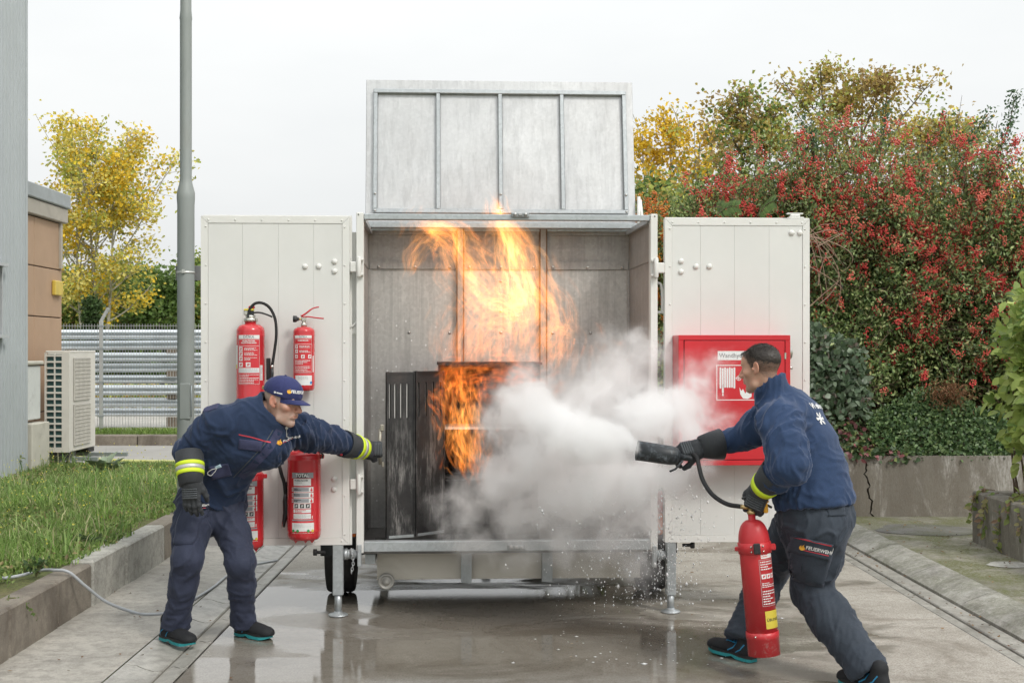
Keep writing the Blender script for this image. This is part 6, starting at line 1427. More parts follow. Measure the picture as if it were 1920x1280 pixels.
# drop what lies under the scalp
keep = np.linalg.norm((v-V3(0,-.014,.036))/V3(.0755,.096,.084), axis=1) > 1.004; fk = keep[f].all(1); f = f[fk]; ids = np.unique(f); rm = np.full(len(v), -1); rm[ids] = np.arange(len(ids)); v = v[ids]; n_ = n_[ids]; f = rm[f]
vw = v @ W[:3, :3].T+W[:3, 3]; nw = n_ @ W[:3, :3].T
HAIR2 = pm('hair_dark_cropped', (.034,.027,.023), .55, var=.4, vs=60)
hr = npobj('hair', vw, f, HAIR2, p2)
hn_ = normals(hv, hf); pw = tint[:, 1]*((hv-np.array(HC2)) @ np.array(HM2.to_3x3() @ Vector((0,0,1))) > -.075)*hair2*((np.linalg.norm(hv-np.array(HC2), axis=1)) < .16); k = RNG.choice(len(hv), 9000, p=pw/pw.sum()); zl = ((hv[k]-np.array(HC2)) @ np.array(HM2.to_3x3() @ Vector((0,0,1))))/.86; lift = np.interp(zl, [-.03, .03, .08, .12], [0, .001, .006, .0075])[:, None]; b0 = hv[k]+hn_[k]*lift*.8; tip = b0+hn_[k]*(lift*.8+RNG.uniform(.0015, .004, (len(k), 1)))+RNG.normal(0, .0022, (len(k), 3))+np.array(HM2.to_3x3() @ Vector((0, .004, .001))); sd2 = RNG.normal(0, 1, (len(k), 3)); sd2 /= np.linalg.norm(sd2, axis=1, keepdims=True)
npobj('hair_strands', np.stack([b0-sd2*.0007, b0+sd2*.0007, tip], 1).reshape(-1, 3), np.arange(len(k)*3).reshape(-1, 3), HAIR2, hr, smooth=False, kind='stuff')
for s in (-1, 1):
    mb = MB(); mb.lathe([(.0002, -.0115), (.006, -.0098), (.0105, -.005), (.0115, 0), (.0105, .005), (.0055, .0102)], 14, m=HM2 @ Matrix.Translation((s*.0305, .0835, .0078)) @ Matrix.Rotation(R(-90), 4, 'X')); e = obj('eye', mb, EYEW, p2)
    mb = MB(); mb.lathe([(.0056, .0103), (.004, .0113), (.0002, .0118)], 12, m=HM2 @ Matrix.Translation((s*.0305, .0835, .0078)) @ Matrix.Rotation(R(-90), 4, 'X')); obj('iris', mb, IRIS, e)
go, _ = hand(p2, px(1428, 914, 6.20), (-.30, .25, -.92), (-.45, -.88, .0), False, ((.5, .9, .6), (.55, 1.0, .6), (.6, 1.0, .6), (.6, 1.0, .6)), 1.08, .2, (.5, .9))
cuff(go, px(1456, 886, 6.10), px(1424, 920, 6.21), .080, .056, ((.60, .84, HV),))
go, _ = hand(p2, px(1316, 838, 6.71), (-.97, -.06, -.20), (-.12, -.72, .68), True, ((.6, .9, .6), (.6, .95, .6), (.65, 1., .6), (.7, 1., .6)), 1.1, .2, (.35, .8))
cuff(go, px(1352, 832, 6.73), px(1312, 838, 6.71), .080, .058, ())

# ---------------------------------------------------------------- the extinguisher he holds, its hose and horn
ta, tb = px(1409, 962, 6.24), px(1433, 1226, 6.22); axz = (ta-tb).normalized(); H = (ta-tb).length
m = frame(tb, axz, Vector((.97, -.24, 0))); setspace(m)
XRED2 = paint('extinguisher_red_scuffed', (.52,.03,.036), .38, bump=.06, bs=40, dirt=.0)
b = NB('scuffed_red_paint'); co = b.coord(); c = b.ramp(b.noise(5, 5, .6, co), [(.3, (.47,.028,.034)), (.7, (.58,.038,.046))]); sx = b.n('ShaderNodeSeparateXYZ'); b.l(co, sx.inputs[0])
sc1 = b.math('MULTIPLY', b.ramp(b.noise(16, 8, .75, co, .5), [(.56, 0.), (.64, .8)]), b.ramp(b.math('ADD', b.math('MULTIPLY', sx.outputs[2], 1.2), .0), [(0, .95), (.16, .1), (.7, .06), (.85, .3)])); c = b.mix(sc1, c, (.50,.36,.34)); XRED2 = b.done(b.bsdf(c, .36, 0, b.bump(b.noise(50, 4, .6, co), .08, .003)))
ex = root('hand_held_extinguisher', (0,0,0), 'scuffed tall red extinguisher with a yellow sticker, carried by the man on the right', 'fire extinguisher')
r = .0775; mb = MB(); prof = [(r*.9, .0), (r*1.0, .0), (r*1.0, H*.135), (r*.985, H*.14)]
hb = H*.80; prof = [(r*.97, .14*H), (r*.97, hb)]
for q in range(1, 10): a = math.pi/2*q/9; prof.append((.018+(r*.97-.018)*math.cos(a)**.9, hb+(H*.955-hb)*math.sin(a)))
prof.append((.018, H)); mb.lathe(prof, 44); obj('cylinder', mb, XRED2, ex)
mb = MB().lathe([(r*.95, .0), (r*1.0, .001), (r*1.0, H*.118), (r*1.03, H*.120), (r*1.03, H*.165), (r*.975, H*.167)], 44, cap=True); obj('foot_ring', mb, XRED2, ex)
mb = MB().lathe([(r*.97, hb-.055), (r*1.04, hb-.054), (r*1.04, hb-.002), (r*.97, hb)], 44, cap=False); mb.box((r-.005, -.012, hb-.045), (r+.024, .012, hb-.015), bev=.005); mb.box((-r-.018, -.010, hb-.042), (-r+.005, .010, hb-.02), bev=.004); obj('clamp_collar', mb, XRED2, ex)
mb = MB(); a = .2; mb.box((.000, -r*1.04-.022, hb-.05), (.032, -r*1.0, hb+.002), bev=.004); obj('hose_clip', mb, BLKP, ex)
mb = MB()
for z in (hb-.04, hb-.015):
    for x in (-.012, .044): mb.lathe([(.005, 0), (.004, .004)], 8, m=frame((x, -math.sqrt((r*1.04)**2-x*x)-.0003, z), (0,-1,0)))
mb.lathe([(.006, 0), (.004, .006)], 8, m=frame((-.03, -math.sqrt((r*1.03)**2-.0009), H*.145), (0,-1,0))); obj('screws', mb, CHR, ex)['kind'] = 'stuff'
w = Wrap(r*.97+.0005); Z = lambda y: (1226-y)/264*H
w.rect(.030, .105, Z(1044), Z(1027), W_, 1); w.lines(.034, .10, Z(1042), Z(1028), 4, PR_ and R_, 2)
w.outline(.018, .112, Z(1132), Z(1046), .0015, LG, 1)
for y0, y1, n in ((1048, 1066, 4), (1088, 1098, 3), (1102, 1130, 6)): w.lines(.024, .104, Z(y1), Z(y0), n, W_, 2, .45)
for u in (.036, .062, .09): w.pict(u, Z(1077), .011, R_, W_, 2)
w.rect(.026, .115, Z(1174), Z(1141), YL, 2); w.text('ÜBUNGSLÖSCHER', .032, Z(1158), .0195, K_, 3, .0002, 1, 'LEFT')
tag(obj('sticker', w.mb, PRINT, ex), kind='stuff')
mb = MB().lathe([(.0185, H-.004), (.022, H), (.022, H+.012), (.015, H+.016), (.015, H+.045)], 14); mb.tube([(-.015, 0, H+.03), (-.05, 0, H+.036)], .011, 10); mb.box((-.02, -.016, H+.04), (.03, .016, H+.062), bev=.005); obj('valve', mb, BRS, ex)
mb = MB(); mb.tube(spline([(.01, 0, H+.058), (.05, 0, H+.052), (.10, 0, H+.022)], 5), .010, 8, flat=.6); mb.tube(spline([(-.04, .0, H+.075), (.02, 0, H+.085), (.085, 0, H+.055)], 5), .010, 8, flat=.6); obj('carry_handle', mb, BLKP, ex)['kind'] = 'stuff'
mb = MB(); mb.box((.060, -.028, H+.0), (.082, -.008, H+.048), bev=.005); mb.box((.055, -.03, H+.0481), (.088, -.006, H+.062), bev=.004); obj('safety_tag', mb, pm('tag_orange', (.75,.36,.02), .5), ex)
setspace()
mb = MB(); hp = spline([px(1299, 850, 6.66), px(1307, 858, 6.64), px(1311, 876, 6.60), px(1318, 900, 6.54), px(1335, 926, 6.45), px(1362, 944, 6.34), px(1392, 949.5, 6.25)], 8); mb.tube(hp, .0115, 12); obj('hose', mb, BLK, ex)
b = NB('frosted_black_horn'); co = b.coord(); sx = b.n('ShaderNodeSeparateXYZ'); b.l(co, sx.inputs[0]); fr_ = b.ramp(b.noise(24, 8, .75, co, .4), [(.50, 0.), (.68, .6)]); c = b.mix(fr_, (.02,.024,.028), (.25,.29,.33)); HORN = b.done(b.bsdf(c, b.mix(fr_, .45, .9), 0, b.bump(b.noise(60, 5, .7, co), .3, .003)))
ha, hb_ = px(1272, 855.5, 6.665), px(1194, 844, 6.66); m = frame(ha, hb_-ha); L = (hb_-ha).length
mb = MB(); mb.lathe([(.016, -.07), (.018, -.01), (.034, .0), (.045, .012), (.050, .04), (.0515, L), (.046, L), (.043, .04), (.02, .015)], 30, m=m, cap=False); obj('discharge_horn', mb, HORN, ex)
mb = MB(); mb.tube([ha+Vector((.02, -.02, -.02)), ha+Vector((-.02, -.035, -.062)), ha+Vector((-.05, -.03, -.075))], .006, 8); obj('horn_trigger', mb, HORN, ex)
# ================================================================== vegetation
def leaf_mat(name, rough=.55, trans=.3, spec=.3):
    b = NB(name); a = b.n('ShaderNodeAttribute', attribute_name='tint'); c = b.mix(b.ramp(b.noise(9, 3, .6, b.coord()), [(.3, .25), (.6, 0.)]), a.outputs['Color'], 0.0)
    p = b.bsdf(a.outputs['Color'], rough); p.inputs['Specular IOR Level'].default_value = spec
    t = b.n('ShaderNodeBsdfTranslucent'); b.l(a.outputs['Color'], t.inputs['Color']); m = b.n('ShaderNodeMixShader'); m.inputs[0].default_value = trans
    b.l(p.outputs[0], m.inputs[1]); b.l(t.outputs[0], m.inputs[2]); return b.done(m)
LEAF = leaf_mat('foliage_leaf', .55, .38); LEAFG = leaf_mat('glossy_leaf', .42, .34, .5); GRASSM = leaf_mat('grass_blade', .6, .35)
BERRY = leaf_mat('berry_skin', .32, .0, .5)
BARK = pm('bark_grey_brown', (.20,.165,.125), .9, var=.3, vs=8, bump=.6, bs=30, bd=.01); BARKP = pm('bark_pale', (.36,.34,.29), .85, var=.25, vs=6, bump=.4); TWIG = pm('twig_brown', (.13,.09,.06), .85, var=.25)
def unit(a): return a/(np.linalg.norm(a, axis=-1, keepdims=True)+1e-9)
def pick_cols(n, cols, wts, jit=.2):
    c = np.array(cols)[RNG.choice(len(cols), n, p=np.array(wts)/np.sum(wts))]; return np.clip(c*(1+RNG.normal(0, jit, (n, 1))), .004, 1)
def leaf_geo(P, L, Wd, out=None, flat=.6, droop=.3):
    """one folded four-cornered leaf at each point"""
    n = len(P); d = unit(RNG.normal(0, 1, (n, 3))+(0 if out is None else out*1.1)-np.array([0,0,droop])); nn = RNG.normal(0, .8, (n, 3))+np.array([.25,-1.,flat*1.6]); s = unit(np.cross(d, nn)); u = np.cross(s, d)
    L = L*RNG.uniform(.65, 1.25, (n, 1)); w = Wd*RNG.uniform(.7, 1.2, (n, 1))
    v = np.stack([P, P+d*L*.5+s*w*.5+u*w*.12, P+d*L-u*L*.08, P+d*L*.5-s*w*.5+u*w*.12], 1).reshape(-1, 3); return v, np.arange(4*n).reshape(-1, 4)
def rep4(c, k=4): return np.repeat(c, k, axis=0)
def curve_pts(a, b, bow, n=10):
    t = np.linspace(0, 1, n)[:, None]; return np.array(a)*(1-t)+np.array(b)*t+np.array(bow)*(4*t*(1-t))
def tubes(name, curves, mat, parent, r0, r1, sides=5, **kw):
    vs = []; fs = []; b = 0
    for C, a, e in curves:
        n = len(C); T = unit(np.gradient(C, axis=0)); ref = np.where(np.abs(T[:, 2:3]) < .9, np.array([[0,0,1.]]), np.array([[1.,0,0]])); A = unit(np.cross(T, ref)); B_ = np.cross(T, A); r = np.linspace(a, e, n)[:, None]
        for k in range(sides): an = 2*math.pi*k/sides; vs.append(C+r*(A*math.cos(an)+B_*math.sin(an)))
        for k in range(sides):
            k2 = (k+1) % sides
            for i in range(n-1): fs.append((b+k*n+i, b+k2*n+i, b+k2*n+i+1, b+k*n+i+1))
        b += n*sides
    return npobj(name, np.concatenate(vs), np.array(fs), mat, parent, **kw)
def tree(name, label, cat, base, height, rad, cols, wts, nleaf, leaf, group=None, stems=1, asc=.7, low=.25, bark=BARK, prof=None, twigs=9, sig=.30, lean=(0, 0), clump=1., mat=None, width=None, trunk_r=None):
    """trunk(s) with rising limbs; leaves gather round the twigs so that sky shows between the limbs"""
    base = np.array(base, float); r = root(name, base, label, cat, group); wood = []; P = []; O = []
    prof = prof or (lambda t: math.sin(math.pi*min(1, max(0, t*.92+.08)))**.7); tr_ = trunk_r or height*.018
    for s in range(stems):
        off = np.array([RNG.normal(0, 1)*rad*.12*(stems > 1), RNG.normal(0, 1)*rad*.1*(stems > 1), 0]); top = base+np.array([lean[0]+RNG.normal(0, rad*.22)*(stems > 1), lean[1], height*RNG.uniform(.9, 1) if s else height])+off*2
        C = curve_pts(base+off, top, RNG.normal(0, rad*.06, 3)*np.array([1,1,0]), 16); wood.append((C, tr_/(stems**.5), tr_*.12))
        nl = int(26/stems**.6)
        for k in range(nl):
            t = low+(1-low)*(k+RNG.uniform(0, .8))/nl; p0 = C[min(15, int(t*15))]*(1-(t*15 % 1))+C[min(15, int(t*15)+1)]*(t*15 % 1); az_ = k*2.4+RNG.uniform(-.4, .4)+s
            R_ = rad*prof((t-low)/(1-low))*RNG.uniform(.55, 1.08); e = p0+np.array([math.cos(az_)*R_, math.sin(az_)*R_, R_*asc*RNG.uniform(.7, 1.3)]); q = curve_pts(p0, e, np.array([0, 0, -R_*.10*asc]), 8)
            wood.append((q, tr_*.32*(1-t*.6), tr_*.06))
            for j in range(twigs):
                tt = RNG.uniform(.3, 1); c = q[min(7, int(tt*7))]; ev = c+np.array([RNG.normal(0, 1), RNG.normal(0, 1), RNG.uniform(-.1, 1.2)])*R_*.20; wood.append((curve_pts(c, ev, (0,0,0), 3), tr_*.08, tr_*.025)); P.append(ev); O.append(unit(ev-p0))
    P = np.array(P); k = RNG.integers(0, len(P), nleaf); wt = RNG.gamma(clump, 1., len(P)); k = RNG.choice(len(P), nleaf, p=wt/wt.sum())
    pos = P[k]+RNG.normal(0, 1, (nleaf, 3))*sig*np.array([1,1,.85]); v, f = leaf_geo(pos, leaf, leaf*(width or .8), np.array(O)[k])
    cl = np.array(cols)[RNG.choice(len(cols), len(P), p=np.array(wts)/np.sum(wts))]; c = np.where(RNG.random((nleaf, 1)) < .65, cl[k], pick_cols(nleaf, cols, wts, 0)); c = np.clip(c*RNG.normal(1, .18, (nleaf, 1)), .005, 1)
    tubes('trunk', wood, bark, r, 0, 0, 5); npobj('crown', v, f, mat or LEAF, r, smooth=False, cols=rep4(c), kind='stuff'); return r
YEL1, YEL2, YGR, GRN, DGR, BRN, OCH = (.74,.52,.05), (.66,.56,.12), (.40,.43,.10), (.17,.25,.065), (.07,.12,.04), (.36,.25,.10), (.52,.39,.12)
G1 = 'trees standing beyond the road'; G2 = 'trees rising behind the berried hedge'
def at(p, Y): return (p-CX)/FPX*Y
tree('poplar_tree', 'open crowned yellow autumn poplar above the stacked crash barriers, left of the lamp pole', 'tree', (at(182, 42), 42, 0), 7.6, 2.1, [YEL1, YEL2, (.74,.66,.22), YGR], [.3, .25, .2, .25], 14000, .135, None, stems=3, asc=1.25, low=.30, bark=BARKP, sig=.22, twigs=12, clump=.7, prof=lambda t: .55+.6*math.sin(math.pi*min(1, t*.95+.05)))
tree('small_conifer', 'small dark evergreen in front of the poplar trunk', 'tree', (at(172, 40), 40, 0), 3.15, .55, [DGR, (.05,.08,.03)], [.7, .3], 5000, .12, None, asc=-.1, low=.1, prof=lambda t: 1.05-t, sig=.12)
for (p, Y, h, r_, cs, w, lb) in ((135, 46, 3.9, 2.0, [YGR, GRN, BRN], [.4, .4, .2], 'bushy yellow green tree behind the beige annex corner'), (250, 50, 4.4, 2.2, [GRN, YGR, DGR], [.5, .3, .2], 'mid green rounded tree right of the poplar trunk'), (305, 46, 3.9, 1.7, [(.11,.18,.05), GRN], [.6, .4], 'fresh green bushy tree just left of the lamp pole'), (372, 48, 4.6, 1.9, [GRN, YGR], [.6, .4], 'green tree showing between the lamp pole and the trailer door'), (440, 47, 4.0, 2.0, [GRN, YGR, OCH], [.5, .3, .2], 'green tree hidden mostly behind the left trailer door'), (75, 48, 4.2, 1.9, [YGR, GRN], [.5, .5], 'yellow green tree half hidden by the beige annex')):
    tree('bushy_tree', lb, 'tree', (at(p, Y), Y, 0), h, r_, cs, w, 8500, .17, G1, asc=.6, low=.08, sig=.34)
# low scrub along the far boundary so that no gap opens below the crowns
def mass(name, x0, x1, Y, h, cols, wts, n, leaf, d=1.5):
    P = np.stack([RNG.uniform(x0, x1, n), RNG.uniform(Y, Y+d, n), np.zeros(n)], 1); hh = h*(.75+.35*fbm(np.stack([P[:, 0]*.6, P[:, 1]*.2, np.zeros(n)], 1), 3, 4)); P[:, 2] = hh*RNG.random(n)**.7
    v, f = leaf_geo(P, leaf, leaf*.8); c = pick_cols(n, cols, wts); c *= (1+.35*fbm(P*.9, 2, 9))[:, None]; return npobj(name, v, f, LEAF, None, smooth=False, cols=rep4(np.clip(c, .005, 1)), kind='stuff')
mass('boundary_scrub', -22, 3, 51, 2.9, [GRN, YGR, DGR, BRN, OCH], [.4, .25, .2, .1, .05], 30000, .20)
mass('scrub_behind_barriers', -12, 0, 31, 1.05, [YGR, BRN, OCH, GRN], [.3, .3, .2, .2], 7000, .10)
# right: trees behind the hedge
tree('poplar_tree', 'bright golden yellow poplar just right of the open roof flap', 'tree', (at(1262, 30), 30, 0), 6.7, 1.0, [YEL1, (.66,.46,.06), YGR], [.6, .3, .1], 9500, .10, G2, stems=3, asc=1.6, low=.28, sig=.14, twigs=10, clump=.9, bark=BARKP, prof=lambda t: .45+.75*math.sin(math.pi*min(1, t*.9+.1)))
tree('locust_tree', 'airy bronze green tree with a domed top, tallest behind the red berries', 'tree', (at(1580, 22), 22, 0), 6.4, 1.25, [OCH, YGR, BRN, (.44,.36,.10)], [.35, .25, .2, .2], 8500, .08, G2, stems=2, asc=.9, low=.45, sig=.13, twigs=11, clump=.6)
tree('locust_tree', 'airy brown tinged tree with an uneven top, left of the tallest one', 'tree', (at(1430, 21), 21, 0), 5.75, 1.0, [BRN, OCH, YGR, GRN], [.3, .25, .25, .2], 7500, .08, G2, stems=2, asc=.8, low=.42, sig=.14, twigs=10, clump=.6)
tree('locust_tree', 'low spreading golden brown tree behind the right part of the hedge', 'tree', (at(1765, 22), 22, 0), 5.45, 1.3, [OCH, BRN, YEL2, YGR], [.35, .25, .25, .15], 8000, .08, G2, stems=2, asc=.7, low=.42, sig=.15, twigs=10, clump=.6)
tree('poplar_tree', 'pale yellow poplar at the right edge behind the hedge', 'tree', (at(1895, 28), 28, 0), 5.3, 1.1, [YEL2, YEL1, YGR], [.5, .3, .2], 7000, .10, G2, stems=2, asc=1.3, low=.3, sig=.17, clump=.9, prof=lambda t: .5+.7*math.sin(math.pi*min(1, t*.9+.1)))
tree('bushy_tree', 'green understorey tree filling the gap behind the orange berries', 'tree', (at(1230, 19), 19, 0), 3.9, 1.2, [GRN, YGR, DGR, OCH], [.4, .3, .2, .1], 9000, .10, G2, asc=.5, low=.1, sig=.22)

# ---------------------------------------------------------------- firethorn hedge: arching branches, small leaves, berry clusters
HX = [1.2, 1.7, 2.2, 2.6, 2.9, 3.2, 3.6, 3.95, 4.35, 4.75, 5.1, 5.6, 6.4, 8.0]; HZ = [2.85, 2.9, 3.0, 3.3, 3.62, 3.75, 3.68, 3.42, 3.5, 3.62, 3.5, 3.4, 3.3, 3.2]
htop = lambda x: np.interp(x, HX, HZ)
def hedge(name, label, xr, nbr, leaf_cols, lw, berry_cols, bprob, nleaf, ncl, seed):
    rg = np.random.default_rng(seed); r = root(name, ((xr[0]+xr[1])/2, 13.4, .56), label, 'shrub'); wood = []; P = []; O = []; S = []
    for k in range(nbr):
        x = rg.uniform(*xr); zt = htop(x)*((.27+.73*rg.random()**.75) if rg.random() > .05 else rg.uniform(1.02, 1.10)); fy = 12.05+.95*(zt/4.2)**1.6+abs(rg.normal(0, .30)); e = np.array([x+rg.normal(0, .15), fy, max(.75, zt+rg.normal(0, .07))]); b0 = np.array([x*.75+(xr[0]+xr[1])*.125+rg.normal(0, .35), 13.6+rg.normal(0, .3), .55])
        bow = np.array([rg.normal(0, .2), rg.uniform(-.1, .3), .35*(1-zt/5)+rg.uniform(0, .5)]); C = curve_pts(b0, e, bow, 16); wood.append((C, .014, .003))
        for i in range(3, 16):
            for _ in range(2):
                c = C[i]+rg.normal(0, .06, 3); P.append(c); O.append(unit(e-C[max(0, i-3)])*.6+np.array([0,-.4,.5])); S.append(i/15.)
                if rg.random() < .5: tw = c+rg.normal(0, .13, 3)+np.array([0,-.08,.05]); wood.append((curve_pts(C[i], tw, (0,0,.01), 3), .0045, .0015)); P.append(tw); O.append(np.array([0,-.5,.6])); S.append(i/15.)
    P = np.array(P); O = np.array(O); S = np.array(S); inb = P[:, 2] < htop(P[:, 0])+.45; P, O, S = P[inb], O[inb], S[inb]
    k = rg.integers(0, len(P), nleaf); pos = P[k]+rg.normal(0, .055, (nleaf, 3)); v, f = leaf_geo(pos, .050, .024, O[k], .5, .0)
    nz = fbm(pos*2.2, 3, 3)[:, None]; c = pick_cols(nleaf, leaf_cols, lw, .2)*(1+.5*nz)
    tubes('branches', wood, TWIG, r, 0, 0, 4, kind='stuff'); npobj('leaves', v, f, LEAFG, r, smooth=False, cols=rep4(np.clip(c, .006, 1)), kind='stuff')
    w = bprob(P)*(S > .5)*(.25+1.8*(fbm(P*4.5, 2, 31) > .04)); w = w/w.sum(); kk = rg.choice(len(P), ncl, p=w); nb = rg.integers(14, 34, ncl); cid = np.repeat(np.arange(ncl), nb); n = len(cid)
    ax = unit(O[kk]+rg.normal(0, .5, (ncl, 3))); q = P[kk][cid]+np.array([.01,-.10,.055])+ax[cid]*rg.uniform(-.07, .09, (n, 1))+rg.normal(0, .018, (n, 3)); rad = rg.uniform(.0075, .0105, (n, 1, 1))
    octa = np.array([[1,0,0],[-1,0,0],[0,1,0],[0,-1,0],[0,0,1],[0,0,-1]], float); of = np.array([[0,2,4],[2,1,4],[1,3,4],[3,0,4],[2,0,5],[1,2,5],[3,1,5],[0,3,5]])
    v = (q[:, None]+octa[None]*rad).reshape(-1, 3); f = (np.arange(n)[:, None, None]*6+of[None]).reshape(-1, 3); cb = np.array(berry_cols)[rg.integers(0, len(berry_cols), ncl)][cid]*(1+rg.normal(0, .12, (n, 1)))
    npobj('berries', v, f, BERRY, r, smooth=True, cols=rep4(np.clip(cb, .01, 1), 6), kind='stuff'); return r
PGREEN = [(.15,.23,.075), (.25,.33,.12), (.38,.44,.19), (.10,.17,.065), (.48,.45,.21)]
def bp(P):
    z = P[:, 2]; x = P[:, 0]; hi = np.clip((z-1.75)/.9, 0, 1)*(.5+.5*np.clip((z-2.4)/.8, 0, 1)); lo = np.clip((z-1.0)/.6, 0, 1)*np.clip((x-3.6)/.6, 0, 1)*.75; return np.maximum(hi, lo)*np.clip(1.25-(htop(x)-z)*.10, .4, 1)+.02
RED = [(.70,.085,.075), (.76,.13,.10), (.62,.06,.06), (.80,.20,.14)]
hedge('firethorn_hedge', 'large dense firethorn hedge covered in red berries above the retaining wall', (1.75, 6.6), 620, PGREEN, [.3, .3, .2, .15, .05], RED, bp, 250000, 3000, 5)
hedge('firethorn_shrub', 'orange berried firethorn between the trailer and its right door', (1.15, 1.95), 110, PGREEN, [.25, .3, .25, .1, .1], [(.72,.23,.02), (.66,.17,.02), (.75,.30,.03)], lambda P: np.clip((P[:, 2]-1.2)/.6, .1, 1), 32000, 420, 6)
# shoots standing out of the hedge top
def shoot(p0, p1, bow, nl, label, cols, leaf=.045):
    r = root('hedge_shoot', p0, label, 'branch', 'long shoots standing out of the hedge'); C = curve_pts(p0, p1, bow, 14); tubes('stem', [(C, .012, .003)], TWIG, r, 0, 0, 5); k = RNG.integers(1, 14, nl); pos = C[k]+RNG.normal(0, .04, (nl, 3)); v, f = leaf_geo(pos, leaf, leaf*.5, np.tile(unit(C[-1]-C[0]), (nl, 1))); npobj('leaves', v, f, LEAFG, r, smooth=False, cols=rep4(pick_cols(nl, cols, [1]*len(cols))), kind='stuff')
SG = [(.06,.12,.055), (.09,.16,.07)]
shoot((5.0, 13.2, 3.4), (5.35, 13.2, 4.22), (.06, 0, -.05), 420, 'tall dark green shoot leaning right above the hedge top, near the right edge', SG)
shoot((4.85, 13.3, 3.5), (5.12, 13.3, 4.05), (-.05, 0, .0), 260, 'short dark green shoot just left of the tall leaning one', SG)
shoot((3.95, 13.3, 3.6), (4.05, 13.3, 4.12), (.03, 0, 0), 200, 'upright dark shoot over the middle of the hedge', SG)
shoot((3.2, 12.9, 3.5), (3.05, 12.9, 3.95), (.05, 0, 0), 200, 'short green shoot over the left part of the hedge', SG)
# bare arching canes beside the right door, and fern-like fronds above it
cn = root('bare_canes', (3.1, 12.1, 1.8), 'tangle of bare reddish canes arching beside the edge of the right trailer door', 'canes'); cs = []
for k in range(17):
    y = RNG.uniform(11.75, 12.1); a = px(1525+RNG.uniform(-40, 10), 470+RNG.uniform(-60, 120), y); b_ = px(1560+RNG.uniform(-20, 35), 440+RNG.uniform(-60, 170), y); cs.append((curve_pts(a, b_, np.array([RNG.normal(.03, .08), 0, RNG.uniform(-.08, .14)]), 12), .005, .002))
tubes('cane', cs, pm('cane_reddish', (.34,.22,.16), .7, var=.2), cn, 0, 0, 4, kind='stuff')
fr = root('fern_fronds', (2.4, 12.0, 2.6), 'green feathery fronds showing just above the right trailer door', 'fern'); P = []; D = []; cs = []
for (a, b_) in ((px(1345, 402, 11.95), px(1383, 388, 11.9)), (px(1420, 405, 11.95), px(1450, 378, 11.9)), (px(1338, 388, 12), px(1372, 405, 11.9))):
    C = curve_pts(a, b_, np.array([0, 0, .03]), 18); cs.append((C, .004, .001))
    for i in range(2, 18):
        for s in (-1, 1): P.append(C[i]); D.append(np.array([.35, -.2*s, -.6*s*1.]))
P = np.array(P); D = unit(np.array(D)); s = unit(np.cross(D, np.array([0, 1., .3]))); v = np.stack([P, P+D*.04+s*.009, P+D*.09, P+D*.04-s*.009], 1).reshape(-1, 3)
tubes('stem', cs, TWIG, fr, 0, 0, 4); npobj('pinnae', v, np.arange(len(v)).reshape(-1, 4), LEAFG, fr, smooth=False, cols=rep4(pick_cols(len(P), [(.10,.17,.04)], [1])), kind='stuff')

# ---------------------------------------------------------------- broad leaved creepers over the wall top
def broad_leaf_mesh(name, L, W, mat, fold=.15):
    xs = [0, .18, .45, .75, 1.]; ws = [.02, .36, .5, .34, .0]; v = []; f = []
    for x, w in zip(xs, ws): v += [(x*L, -w*W, fold*w*W-.12*L*x*x), (x*L, 0, -.12*L*x*x), (x*L, w*W, fold*w*W-.12*L*x*x)]
    for i in range(4): a = i*3; f += [(a, a+3, a+4, a+1), (a+1, a+4, a+5, a+2)]
    return np.array(v), np.array(f)
def scatter_leaves(name, parent, P, O, L, W, cols, wts, mat, nobj, plain=LEAFG, jit=.2):
    """the nearest nobj leaves as parts sharing a few meshes, the rest joined"""
    n = len(P); bv, bf = broad_leaf_mesh('leaf', 1., 1., mat); order = np.argsort(P[:, 1]); P = P[order]; O = O[order]
    d = unit(RNG.normal(0, .6, (n, 3))+O); nn = RNG.normal(0, .45, (n, 3))+np.array([0,-.8,.6]); s = unit(np.cross(d, nn)); u = np.cross(s, d); l = L*RNG.uniform(.65, 1.25, n); w = W*RNG.uniform(.8, 1.2, n)
    c = pick_cols(n, cols, wts, jit); mats_ = []
    for ci, cc in enumerate(cols):
        me = npmesh('leaf', bv, bf, mat, True, np.tile(np.array(cc), (len(bv), 1))); mats_.append(me)
    ch = RNG.choice(len(cols), n, p=np.array(wts)/np.sum(wts)); inv = WM[parent.name].inverted()
    for i in range(min(nobj, n)):
        m = Matrix([[d[i][a]*l[i], s[i][a]*w[i], u[i][a]*l[i], P[i][a]] for a in range(3)]+[[0, 0, 0, 1]]); o = bpy.data.objects.new('leaf', mats_[ch[i]]); COL.objects.link(o); o.parent = parent; WM[o.name] = WM[parent.name]; o.matrix_basis = inv @ m
    if n > nobj:
        k = np.arange(nobj, n); B_ = P[k, None]+d[k, None]*(bv[None, :, :1]*l[k, None, None])+s[k, None]*(bv[None, :, 1:2]*w[k, None, None])+u[k, None]*(bv[None, :, 2:3]*l[k, None, None])
        v = B_.reshape(-1, 3); f = (np.arange(len(k))[:, None, None]*len(bv)+bf[None]).reshape(-1, 4); npobj('leaves', v, f, mat, parent, smooth=True, cols=np.repeat(np.array(cols)[ch[k]]*(1+RNG.normal(0, jit, (len(k), 1))), len(bv), axis=0).clip(.005, 1), kind='stuff')
def carpet(n, x0, x1, zf, yf, sy):
    x = RNG.uniform(x0, x1, n); t = RNG.random(n); z = .60+(zf(x)-.60)*t; y = yf(t)+np.abs(RNG.normal(0, sy, n)); return np.stack([x, y, z], 1)
lf = lambda t: 11.60+.45*np.clip(t, 0, 1)**1.2
iv = root('bramble_creeper', (3.2, 11.7, .63), 'creeper with green and dull red leaves over the wall top, left of the evergreen', 'creeper')
